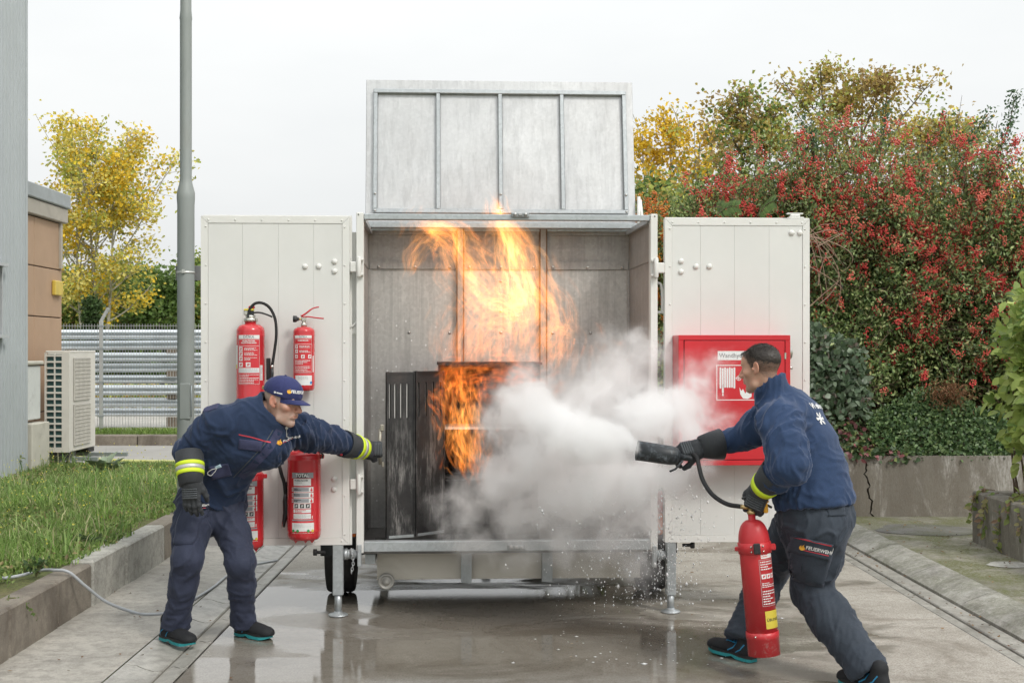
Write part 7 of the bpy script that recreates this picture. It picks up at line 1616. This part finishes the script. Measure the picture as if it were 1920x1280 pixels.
P = carpet(3000, 2.35, 3.85, lambda x: 1.25-.25*(x-2.4), lf, .10); scatter_leaves('leaf', iv, P, np.tile([0, -.7, -.2], (len(P), 1)), .062, .046, [(.065,.11,.045), (.13,.18,.08), (.25,.10,.105), (.36,.13,.14), (.25,.30,.10)], [.36, .26, .18, .08, .12], LEAFG, 280)
iv = root('cotoneaster_shrub', (2.9, 11.9, .63), 'cotoneaster with large grey green oval leaves beside the right trailer door', 'shrub')
P = carpet(3400, 2.25, 3.5, lambda x: 2.15-.45*(x-2.3), lambda t: 11.72+.4*t, .16); P = P[(P[:, 2] > .95)]; scatter_leaves('leaf', iv, P, np.tile([0, -.4, .4], (len(P), 1)), .075, .048, [(.11,.165,.095), (.23,.29,.205), (.155,.215,.13), (.29,.24,.205)], [.4, .25, .25, .1], LEAFG, 280)
iv = root('ivy_evergreen', (4.2, 11.8, .63), 'dense dark evergreen cushion on the wall top toward the right', 'shrub')
P = carpet(9000, 3.45, 5.0, lambda x: 1.12+.12*np.sin(x*5), lambda t: 11.62+.30*t, .09); scatter_leaves('leaf', iv, P, np.tile([0, -.4, .3], (len(P), 1)), .038, .024, [(.085,.15,.06), (.14,.22,.08), (.21,.29,.12)], [.5, .35, .15], LEAFG, 200)
# brown dead frond patch in it
dp = root('dead_fronds', (4.15, 11.75, 1.15), 'patch of brown withered fronds in the hedge above the dark evergreen', 'dead foliage'); n = 900; P = np.stack([RNG.normal(4.18, .10, n), RNG.uniform(11.78, 11.95, n), RNG.normal(1.20, .06, n)], 1); v, f = leaf_geo(P, .05, .008, np.tile([.3, -.3, -.5], (n, 1))); npobj('fronds', v, f, LEAF, dp, smooth=False, cols=rep4(pick_cols(n, [(.22,.10,.05), (.30,.17,.09)], [1, 1])), kind='stuff')
# bright shrub at the right edge, growing behind the low wall
bs = root('bright_green_shrub', (4.1, 9.6, .43), 'light green broad leaved shrub spilling over the planter wall at the right edge', 'shrub')
P = []; O = []; cs = []
for k in range(85):
    b0 = np.array([4.35+RNG.normal(0, .2), 9.55+RNG.normal(0, .22), .45]); h = RNG.uniform(.25, 1.75); e = np.array([3.80+.16*RNG.random()+.20*max(0, h-1.1)+RNG.uniform(0, .5)*(RNG.random() < .4), 9.35+RNG.normal(0, .25), .5+h]); bow = np.array([-.08, -.02, .25]); C = curve_pts(b0, e, bow, 12); cs.append((C, .008, .002))
    for i in range(5, 12):
        for _ in range(3): P.append(C[i]+RNG.normal(0, .03, 3)); O.append(unit(e-b0)*.2+np.array([-.5, -.35, -.45]))
tubes('branches', cs, TWIG, bs, 0, 0, 5, kind='stuff'); scatter_leaves('leaf', bs, np.array(P), np.array(O), .105, .052, [(.38,.47,.13), (.29,.39,.10), (.46,.53,.18), (.20,.30,.08)], [.4, .3, .15, .15], leaf_mat('bright_leaf', .42, .35, .4), 300, jit=.15)
vn = root('trailing_vine', (3.75, 9.5, .45), 'thin trailing vine with pale leaves hanging down the face of the planter wall', 'vine'); P = []; O = []; cs = []
for (x0, y0, dx, dz) in ((3.90, 9.2, -.14, -.25), (3.88, 9.55, -.13, -.38), (3.85, 9.8, -.12, -.30), (3.9, 10.0, -.2, -.22), (3.95, 9.4, -.19, -.12)):
    C = curve_pts((x0, y0, .50), (x0+dx, y0-.03, .50+dz), (-.05, 0, .08), 12); cs.append((C, .004, .002))
    for i in range(2, 12):
        for _ in range(3): P.append(C[i]+RNG.normal(0, .012, 3)); O.append(np.array([-.5, -.3, -.6]))
tubes('stems', cs, TWIG, vn, 0, 0, 4, kind='stuff'); scatter_leaves('leaf', vn, np.array(P), np.array(O), .055, .032, [(.26,.31,.10), (.36,.33,.16), (.33,.22,.15), (.18,.25,.07)], [.4, .25, .15, .2], LEAF, 200)

# ---------------------------------------------------------------- grass and weeds of the planted bed
def blades(name, P, H, Wd, cols, wts, lean=.45, **kw):
    n = len(P); az_ = RNG.uniform(0, 2*np.pi, n); d = np.stack([np.cos(az_), np.sin(az_), np.zeros(n)], 1); s = np.stack([-np.sin(az_+RNG.normal(0, .6, n)), np.cos(az_), np.zeros(n)], 1); s = unit(s); l = (np.abs(RNG.normal(lean, .3, n))*H)[:, None]; Hh = H[:, None]*np.array([[0, 0, 1.]]); w = Wd*RNG.uniform(.6, 1.3, (n, 1))
    v = np.stack([P-s*w, P+s*w, P+Hh*.55+d*l*.35+s*w*.8, P+Hh*.55+d*l*.35-s*w*.8, P+Hh*(1-.25*l/H[:, None])+d*l+s*w*.12, P+Hh*(1-.25*l/H[:, None])+d*l-s*w*.12], 1).reshape(-1, 3)
    b = np.arange(n)[:, None]*6; f = np.concatenate([b+np.array([[0,1,2,3]]), b+np.array([[3,2,4,5]])], 1).reshape(-1, 4); c = pick_cols(n, cols, wts, .18); nz = fbm(P*1.7, 3, 12); c = c*(1+.45*nz)[:, None]
    return npobj(name, v, f, GRASSM, None, smooth=False, cols=np.repeat(np.clip(c, .01, 1), 6, axis=0), kind='stuff', **kw)
n = 150000; P = np.stack([RNG.uniform(-6.3, -2.60, n), RNG.uniform(6.4, 14.7, n)], 1); P = P[P[:, 0] > -.3875*P[:, 1]-.15]
den = fbm(np.stack([P[:, 0]*1.1, P[:, 1]*1.1, P[:, 0]*0], 1), 4, 5); edge = np.clip((-2.67-P[:, 0])/.45, 0, 1); keep = (den*.9+edge*.9+.08 > RNG.random(len(P))) & ((P[:, 0] < -2.68) | (den > .12)); P = P[keep]; den = den[keep]; edge = edge[keep]
P = np.concatenate([P, np.where(P[:, :1] > -2.68, .268, .255)], 1); H = (.035+.10*np.clip(.35+den, 0, 1)*edge+.02*RNG.random(len(P)))*RNG.uniform(.6, 1.25, len(P))
GC = [(.22,.35,.08), (.34,.45,.15), (.16,.27,.06), (.55,.52,.32)]
blades('grass', P, H, .0042, GC, [.42, .28, .2, .10])
k = RNG.choice(len(P), 6500, replace=False); k = k[(den[k]+.6*fbm(P[k]*5, 2, 77) > .12)]; blades('tall_grass', P[k], RNG.uniform(.09, .27, len(k)), .005, [(.26,.37,.12), (.50,.47,.27), (.18,.30,.08), (.36,.46,.17)], [.4, .15, .25, .2], .55)
n = 9000; P2 = np.stack([RNG.uniform(-10, 0, n), RNG.uniform(21.65, 22.8, n), np.full(n, .14)], 1); blades('verge_grass', P2, RNG.uniform(.05, .11, n), .009, [(.15,.24,.05), (.20,.27,.08)], [.6, .4])
# clover-like ground leaves and yellow flower heads
n = 26000; k = RNG.choice(len(P), n, p=(lambda w: w/w.sum())(np.clip(.6-den, .05, 1))); q = P[k]+np.array([0, 0, .012])+RNG.normal(0, .02, (n, 3))*np.array([1,1,.4]); v, f = leaf_geo(q+np.array([0,0,.02]), .036, .024, np.tile([0, 0, .3], (n, 1)), 1.2, 0); npobj('ground_cover', v, f, LEAF, None, smooth=False, cols=rep4(pick_cols(n, [(.16,.24,.07), (.24,.30,.10), (.30,.25,.12)], [.5, .35, .15])), kind='stuff')
n = 520; k = RNG.choice(len(P), n); q = P[k]+np.stack([np.zeros(n), np.zeros(n), RNG.uniform(.08, .30, n)], 1); v, f = leaf_geo(q, .016, .014, None, 1, 0); npobj('yellow_flowers', v, f, LEAF, None, smooth=False, cols=rep4(pick_cols(n, [(.68,.62,.12)], [1])), kind='stuff')
def weed(label, base, nst, h, leaf, cols, spread=.1, nl=26, name='weed'):
    r = root(name, base, label, 'weed'); cs = []; Q = []; O = []
    for k in range(nst):
        e = np.array(base)+np.array([RNG.normal(0, spread), RNG.normal(0, spread*.6)-.03, h*RNG.uniform(.5, 1)]); C = curve_pts(base, e, (0, 0, .02), 8); cs.append((C, .0025, .001))
        for j in range(nl//nst+1): i = RNG.integers(2, 8); Q.append(C[i]); O.append(unit(e-np.array(base))*.3+RNG.normal(0, .5, 3))
    tubes('stem', cs, pm('weed_stem', (.14,.14,.06), .8), r, 0, 0, 4, kind='stuff'); scatter_leaves('leaf', r, np.array(Q), np.array(O), leaf, leaf*.5, cols, [1]*len(cols), LEAF, 60)
weed('small leafy weed growing beside the white cable on the kerb edge', gnd(68, 1082, .26), 7, .12, .035, [(.06,.11,.04), (.10,.15,.05)], .05, 50)
weed('pale creeping weed hanging over the front of the kerb near the left edge', gnd(22, 1120, .27), 9, -.10, .028, [(.16,.24,.07), (.12,.20,.06)], .10, 80)
weed('tall straggly weed with narrow leaves against the ribbed wall', gnd(22, 893, .25), 5, .42, .05, [(.16,.20,.08), (.28,.27,.14)], .14, 40)
weed('low bushy dark weed close to the kerb, right of the cable', gnd(165, 1022, .26), 10, .07, .03, [(.055,.095,.04), (.09,.13,.05)], .11, 70)
ml = root('mullein_plant', gnd(195, 890, .25), 'rosette of large grey green felty leaves below the cooling unit', 'plant'); M_ = pm('felty_grey_leaf', (.27,.33,.235), .9, var=.15, vs=20, bump=.3)
bv, bf = broad_leaf_mesh('l', 1, 1, M_, .3)
for k in range(11):
    a = k*2.4; L = RNG.uniform(.22, .34); el_ = RNG.uniform(.25, 1.1); d = np.array([math.cos(a)*math.cos(el_), math.sin(a)*math.cos(el_), math.sin(el_)]); s = unit(np.cross(d, [0, 0, 1.])); u = np.cross(s, d); b0 = np.array(gnd(195, 890, .25)); npobj('leaf', b0+bv[:, :1]*d*L+bv[:, 1:2]*s*L*.45+bv[:, 2:3]*u*L, bf, M_, ml)
sl = root('edge_stone', gnd(35, 898, .25), 'pale edging slab lying at the foot of the ribbed wall', 'edging stone'); mb = MB(); q = gnd(30, 898, .25); mb.box((q.x-.3, q.y-.12, .22), (q.x+.17, q.y+.1, .285), bev=.02); obj('slab', mb, KERBL, sl)
# fallen leaves on the paving and in the channel
n = 430; x = np.concatenate([RNG.normal(2.80, .06, 130), RNG.uniform(3.15, 3.75, 140), RNG.normal(3.68, .05, 80), RNG.uniform(-1.5, 2.6, 30), RNG.uniform(-2.5, -1.6, 50)]); y = RNG.uniform(6.2, 11.3, n); z = np.where(x > 3.12, .09, np.where(x > 2.9, .06, .006)); v, f = leaf_geo(np.stack([x, y, z+.002], 1), .028, .018, None, 3, 0); v[:, 2] = np.repeat(z, 4)+.002+np.abs(RNG.normal(0, .004, 4*n)); npobj('fallen_leaves', v, f, LEAF, None, smooth=False, cols=rep4(pick_cols(n, [(.20,.10,.05), (.30,.18,.08), (.10,.07,.04)], [1, 1, 1])), kind='stuff')
# white cable over the kerb and across the paving
cp_ = spline([gnd(-40, 1088, .285), gnd(30, 1080, .28), Vector((-2.72, 7.62, .285)), Vector((-2.61, 7.57, .297)), Vector((-2.52, 7.55, .288)), Vector((-2.44, 7.60, .20)), Vector((-2.34, 7.69, .085)), gnd(250, 1147, .012), gnd(275, 1151, .010), gnd(320, 1146, .010), gnd(365, 1122, .010), gnd(400, 1100, .010), gnd(432, 1075, .010), gnd(470, 1060, .010), gnd(520, 1050, .01)], 9)
mb = MB(); mb.tube(cp_, .0095, 8); tag(obj('white_cable', mb, pm('cable_pale_grey', (.40,.42,.44), .45)), 'pale grey cable running over the kerb and across the paving at the left', 'cable')
# ================================================================== fire: thin glowing flame sheets following the draught
def fire_mat():
    b = NB('flame_gas'); at_ = b.n('ShaderNodeAttribute', attribute_name='tint'); s = b.n('ShaderNodeSeparateColor'); b.l(at_.outputs['Color'], s.inputs[0])
    uv = b.n('ShaderNodeUVMap'); x = b.n('ShaderNodeSeparateXYZ'); b.l(uv.outputs[0], x.inputs[0])
    tx = b.n('ShaderNodeTexCoord'); mp = b.n('ShaderNodeMapping'); mp.inputs['Scale'].default_value = (4.5, 1.3, 1); b.l(uv.outputs[0], mp.inputs[0]); ad = b.n('ShaderNodeVectorMath', operation='ADD'); b.l(mp.outputs[0], ad.inputs[0]); cc = b.n('ShaderNodeCombineXYZ'); b.l(s.outputs[2], cc.inputs[2]); sc_ = b.n('ShaderNodeVectorMath', operation='SCALE'); sc_.inputs['Scale'].default_value = 90; b.l(cc.outputs[0], sc_.inputs[0]); b.l(sc_.outputs[0], ad.inputs[1])
    nz = b.noise(1.0, 4, .6, ad.outputs[0], .8)
    u = b.math('SUBTRACT', 1, b.math('POWER', b.math('ABSOLUTE', b.math('SUBTRACT', b.math('MULTIPLY', x.outputs[0], 2), 1)), 1.6)); v = b.math('SINE', b.math('MULTIPLY', x.outputs[1], math.pi))
    st = b.ramp(nz, [(.43, .0), (.54, .30), (.66, 1.)]); pr = b.math('MULTIPLY', b.math('MULTIPLY', b.math('MAXIMUM', u, 0), b.math('POWER', b.math('MAXIMUM', v, 0), 1.3)), st)
    e = b.n('ShaderNodeEmission'); b.l(b.ramp(s.outputs[0], [(0, (1, .13, .012)), (.35, (1, .25, .035)), (.7, (1, .40, .085)), (1., (1, .53, .20))]), e.inputs[0]); b.l(b.math('MULTIPLY', b.math('MULTIPLY', pr, s.outputs[1]), .95), e.inputs[1])
    t = b.n('ShaderNodeBsdfTransparent'); a = b.n('ShaderNodeAddShader'); b.l(t.outputs[0], a.inputs[0]); b.l(e.outputs[0], a.inputs[1]); return b.done(a)
FIRE = fire_mat()
def flames(name, label, tongues, seed, ga):
    rg = np.random.default_rng(seed); vs = []; fs = []; co = []; uv = []; nb = 0; NS, NW = 13, 4
    for (pl, Y, wpx, n, ln, temp, amp, sw, dj) in tongues:
        n = int(n*1.5); amp *= ga; temp *= .92
        C = np.array([px(a, b, Y) for a, b in pl]); seg = np.r_[0, np.cumsum(np.linalg.norm(np.diff(C, axis=0), axis=1))]; L = seg[-1]
        f_at = lambda q: np.stack([np.interp(q, seg, C[:, k]) for k in range(3)], -1)
        wid = np.interp(np.linspace(0, 1, 40), np.linspace(0, 1, len(wpx)), np.array(wpx)*Y/FPX)
        for i in range(n):
            l = L*ln*rg.uniform(.35, 1.1); s0 = rg.uniform(-.1*l, L-l*.6); t = np.linspace(0, 1, NS); q = np.clip(s0+l*t, 0, L); c = f_at(q); ex = np.maximum(s0+l*t-L, 0); dirv = unit(C[-1]-C[-2]); c = c+dirv*ex[:, None]
            wl = np.interp(q/L, np.linspace(0, 1, 40), wid); off = rg.normal(0, .42); tg = unit(np.gradient(c, axis=0)+1e-6); side = unit(np.cross(tg, [0, 1., 0])); c = c+side*(off*wl)[:, None]+np.array([0, rg.normal(0, dj), 0])
            wob = np.stack([vnoise(c*6+np.array([seed, i*.11, k*9.]), k) for k in range(3)], 1)*.050+np.stack([vnoise(c*15+np.array([seed, i*.3, k*9.]), k+5) for k in range(3)], 1)*.014; c = c+wob*np.array([1, .8, 1]); tg = unit(np.gradient(c, axis=0)+1e-6)
            an = rg.uniform(-1.1, 1.1); side = unit(np.cross(tg, np.array([math.sin(an), math.cos(an), 0.]))); w = sw*rg.uniform(.35, 1.3)*(np.sin(math.pi*np.clip(t*.93+.05, 0, 1))**.6)*(.5+.5*wl/wl.max()); curl = np.cross(side, tg)
            for k in range(NW+1): u_ = k/NW*2-1; vs.append(c+side*(w*u_*.5)[:, None]+curl*(w*.16*(u_*u_-.5))[:, None]); uv.append(np.stack([np.full(NS, k/NW), t], 1)); co.append(np.tile([np.clip(temp+rg.normal(0, .13), 0, 1), amp*rg.uniform(.4, 1.5), rg.random()], (NS, 1)))
            for k in range(NW):
                a = nb+k*NS+np.arange(NS-1); fs.append(np.stack([a, a+1, a+NS+1, a+NS], 1))
            nb += (NW+1)*NS
    o = npobj(name, np.concatenate(vs), np.concatenate(fs), FIRE, None, smooth=True, cols=np.concatenate(co), uv=np.concatenate(uv), kind='stuff'); return tag(o, label, 'flames')
Yf = 8.22
upper = [
 ([(985, 650), (992, 620), (1000, 580), (985, 530), (968, 480), (952, 440), (938, 412), (930, 385)], Yf, [50, 80, 80, 62, 55, 45, 30, 16], 190, .34, .66, .62, .070, .07),
 ([(985, 590), (975, 530), (958, 470), (945, 430)], Yf-.02, [50, 44, 40, 22], 90, .5, .85, .75, .05, .05),
 ([(1000, 575), (955, 572), (915, 555), (885, 520), (862, 480), (845, 450), (815, 432), (800, 425)], Yf, [46, 50, 50, 55, 60, 46, 34, 20], 190, .30, .62, .62, .065, .06),
 ([(862, 500), (858, 470), (862, 440), (862, 425)], Yf, [40, 34, 20, 10], 46, .5, .8, .6, .035, .03),
 ([(850, 455), (815, 440), (790, 455), (775, 480), (770, 505)], Yf, [34, 34, 30, 24, 14], 70, .45, .7, .42, .04, .05),
 ([(800, 440), (798, 415), (805, 400)], Yf, [60, 50, 30], 34, .6, .65, .28, .05, .06),
 ([(890, 480), (915, 450), (935, 432)], Yf, [26, 24, 14], 26, .55, .6, .30, .03, .05),
 ([(1030, 700), (1050, 650), (1052, 610), (1030, 570), (1010, 520)], Yf, [60, 50, 40, 40, 30], 110, .42, .55, .38, .05, .07),
 ([(1030, 600), (1052, 612), (1070, 622)], Yf, [36, 28, 10], 34, .6, .75, .45, .03, .04),
 ([(870, 690), (880, 640), (900, 590), (920, 560)], Yf, [60, 80, 80, 60], 110, .42, .5, .36, .065, .08),
 ([(960, 690), (960, 640), (965, 590)], Yf, [150, 150, 130], 170, .45, .5, .30, .065, .09),
 ([(900, 600), (935, 590), (975, 598)], Yf, [30, 36, 30], 40, .5, .8, .40, .03, .05)]
lower = [
 ([(850, 720), (872, 670), (890, 620), (925, 585)], 8.04, [50, 60, 56, 30], 90, .35, .45, .42, .05, .05),
 ([(960, 715), (985, 670), (1000, 620)], 8.06, [60, 60, 40], 70, .4, .45, .36, .05, .05),
 ([(830, 735), (850, 712), (900, 700), (950, 700), (1010, 700)], 8.03, [40, 50, 54, 46, 30], 200, .16, .22, .75, .040, .06),
 ([(860, 760), (862, 725), (850, 690)], 8.0, [60, 70, 60], 80, .5, .25, .7, .04, .05),
 ([(920, 750), (935, 720), (930, 690)], 8.03, [80, 90, 80], 50, .5, .15, .40, .045, .06),
 ([(890, 905), (885, 860), (872, 820), (866, 780), (862, 740), (858, 705)], 7.98, [14, 40, 56, 56, 60, 60], 230, .26, .48, 1.0, .034, .05),
 ([(888, 880), (880, 835), (872, 790), (876, 760)], 7.96, [24, 34, 36, 30], 100, .4, .78, 1.1, .028, .035),
 ([(842, 800), (826, 770), (806, 748), (800, 735)], 7.97, [24, 24, 18, 8], 44, .5, .3, .8, .025, .03),
 ([(836, 850), (846, 820), (856, 790)], 7.97, [14, 22, 26], 40, .5, .55, .9, .022, .03),
 ([(1000, 720), (1035, 725), (1060, 710)], 8.1, [30, 36, 20], 40, .5, .35, .35, .04, .06),
 ([(815, 880), (819, 866), (818, 852)], 7.97, [8, 10, 6], 10, .7, .15, .7, .014, .02)]
flames('upper_flames', 'tall bright yellow orange flames rising out of the trailer roof opening', upper, 3, .92)
flames('lower_flames', 'deep orange flames licking down the front of the burnt locker', lower, 4, .66)

# ================================================================== the white jet of extinguishing agent
BL = [(1186,843,6.66,24,1.7),(1160,838,6.74,40,1.6),(1120,830,6.84,58,1.55),(1075,815,6.94,68,1.5),(1035,802,7.05,72,1.4),
 (1000,865,7.25,88,1.),(948,893,7.4,96,.95),(938,800,7.45,80,.8),(880,948,7.45,76,.75),(838,955,7.5,52,.55),(980,962,7.4,84,.85),(1060,925,7.3,108,1.),(1130,895,7.1,104,1.1),(1200,905,6.95,88,1.1),(1262,892,6.85,66,1.05),(1305,872,6.9,44,.9),
 (1120,742,7.3,92,.9),(1172,705,7.4,80,.85),(1200,665,7.35,66,.8),(1150,660,7.4,50,.6),(1215,785,7.1,94,1.05),(1060,745,7.45,70,.75),(985,770,7.4,84,1.1),(1000,715,7.45,58,.75),(925,735,7.6,52,.45),
 (1280,765,7.2,84,1.),(1312,722,7.22,68,.85),(1338,682,7.25,54,.7),(1285,680,7.3,50,.6),(1348,785,7.1,56,.75),(1300,822,6.95,62,.95),(1370,760,7.15,28,.4),
 (1150,1005,7.2,92,.78),(1190,1062,7.1,70,.62),(1060,1012,7.3,84,.75),(900,1010,7.4,70,.62),(1220,985,7.0,76,.78),(970,1035,7.2,64,.55),(840,1000,7.45,50,.5),(1110,1060,7.15,56,.45),(1290,930,6.95,50,.6)]
def smoke_mat():
    b = NB('extinguishing_cloud'); co = b.coord(); V = lambda op, a, c=None, s=None: (lambda q: (b.l(a, q.inputs[0]), (b.l(c, q.inputs[1]) if hasattr(c, 'links') or hasattr(c, 'node') else (setattr(q.inputs[1], 'default_value', c) if c is not None else None)), (setattr(q.inputs['Scale'], 'default_value', s) if s is not None else None), q)[-1])(b.n('ShaderNodeVectorMath', operation=op))
    p = co
    for scale, amp, det in ((2.6, .26, 2), (8, .13, 3), (26, .05, 2)):
        t = b.n('ShaderNodeTexNoise'); t.inputs['Scale'].default_value = scale; t.inputs['Detail'].default_value = det; b.l(co, t.inputs['Vector']); d = V('SUBTRACT', t.outputs['Color'], (.5, .5, .5)); d = V('SCALE', d.outputs[0], None, amp); p = V('ADD', p, d.outputs[0]).outputs[0]
    acc = None
    for (x, y, Y, r, w) in BL:
        c = px(x, y, Y); q = b.n('ShaderNodeVectorMath', operation='DISTANCE'); b.l(p, q.inputs[0]); q.inputs[1].default_value = c
        m = b.n('ShaderNodeMapRange', interpolation_type='SMOOTHSTEP'); b.l(q.outputs['Value'], m.inputs['Value']); m.inputs['From Min'].default_value = 0; m.inputs['From Max'].default_value = r*Y/FPX*1.34; m.inputs['To Min'].default_value = w; m.inputs['To Max'].default_value = 0
        acc = m.outputs[0] if acc is None else b.math('SMOOTH_MAX', acc, m.outputs[0], .12)
    n2 = b.noise(13, 5, .62, p, .3); f = b.math('ADD', acc, b.math('MULTIPLY', b.math('SUBTRACT', n2, .5), 1.15)); f = b.math('MULTIPLY', f, b.math('MINIMUM', b.math('MULTIPLY', acc, 5), 1))
    den = b.ramp(f, [(.16, 0.), (.40, .05), (.68, .28), (1.05, 1.)])
    v = b.n('ShaderNodeVolumePrincipled'); v.inputs['Color'].default_value = (.999, .998, 1.0, 1); v.inputs['Anisotropy'].default_value = .1; b.l(b.math('MULTIPLY', den, 17.), v.inputs['Density']); b.l(v.outputs[0], b.out.inputs['Volume']); MATS[b.m.name] = b.m; return b.m
lo = np.min([np.array(px(x, y, Y))-r*Y/FPX*1.6 for x, y, Y, r, w in BL], axis=0); hi = np.max([np.array(px(x, y, Y))+r*Y/FPX*1.6 for x, y, Y, r, w in BL], axis=0)
g = Field(lo-.1, hi+.1, .05)
for (x, y, Y, r, w) in BL: g.ell(px(x, y, Y), (r*Y/FPX*1.42+.03,)*3, k=.06)
v, f = g.mesh(); SM = smoke_mat(); SM.cycles.volume_step_rate = 1.0 if hasattr(SM.cycles, 'volume_step_rate') else None
o = npobj('smoke', v, f, SM, None, kind='stuff'); tag(o, 'billowing white cloud of extinguishing agent blown from the black horn into the fire', 'smoke')
# flying flecks of agent below the jet
n = 1300; rg = np.random.default_rng(9); xx = np.where(rg.random(n) < .7, rg.normal(1235, 55, n), rg.normal(1130, 70, n)); yy = rg.uniform(930, 1150, n)-np.abs(rg.normal(0, 25, n)); P = np.array([px(a, b_, c) for a, b_, c in zip(xx, yy, rg.uniform(6.9, 7.5, n))]); P = P[P[:, 2] > .02]; n = len(P)
octa = np.array([[1,0,0],[-1,0,0],[0,1,0],[0,-1,0],[0,0,1.7],[0,0,-1.7]], float); of = np.array([[0,2,4],[2,1,4],[1,3,4],[3,0,4],[2,0,5],[1,2,5],[3,1,5],[0,3,5]]); rr = rg.gamma(1.6, .0011, (n, 1, 1))+.0009
npobj('agent_flecks', (P[:, None]+octa[None]*rr).reshape(-1, 3), (np.arange(n)[:, None, None]*6+of[None]).reshape(-1, 3), pm('dry_ice_white', (.82,.83,.84), .7), None, smooth=True, kind='stuff')
# splashes and foam specks on the wet ground
n = 150; x = rg.normal(.9, .35, n); y = rg.uniform(6.5, 7.7, n); q = np.stack([x, y, np.full(n, .003)], 1); v = (q[:, None]+octa[None]*np.array([1, 1, .12])*(rg.gamma(1.2, .0028, (n, 1, 1))+.0015)).reshape(-1, 3); npobj('ground_flecks', v, (np.arange(n)[:, None, None]*6+of[None]).reshape(-1, 3), MATS['dry_ice_white'], None, smooth=True, kind='stuff')
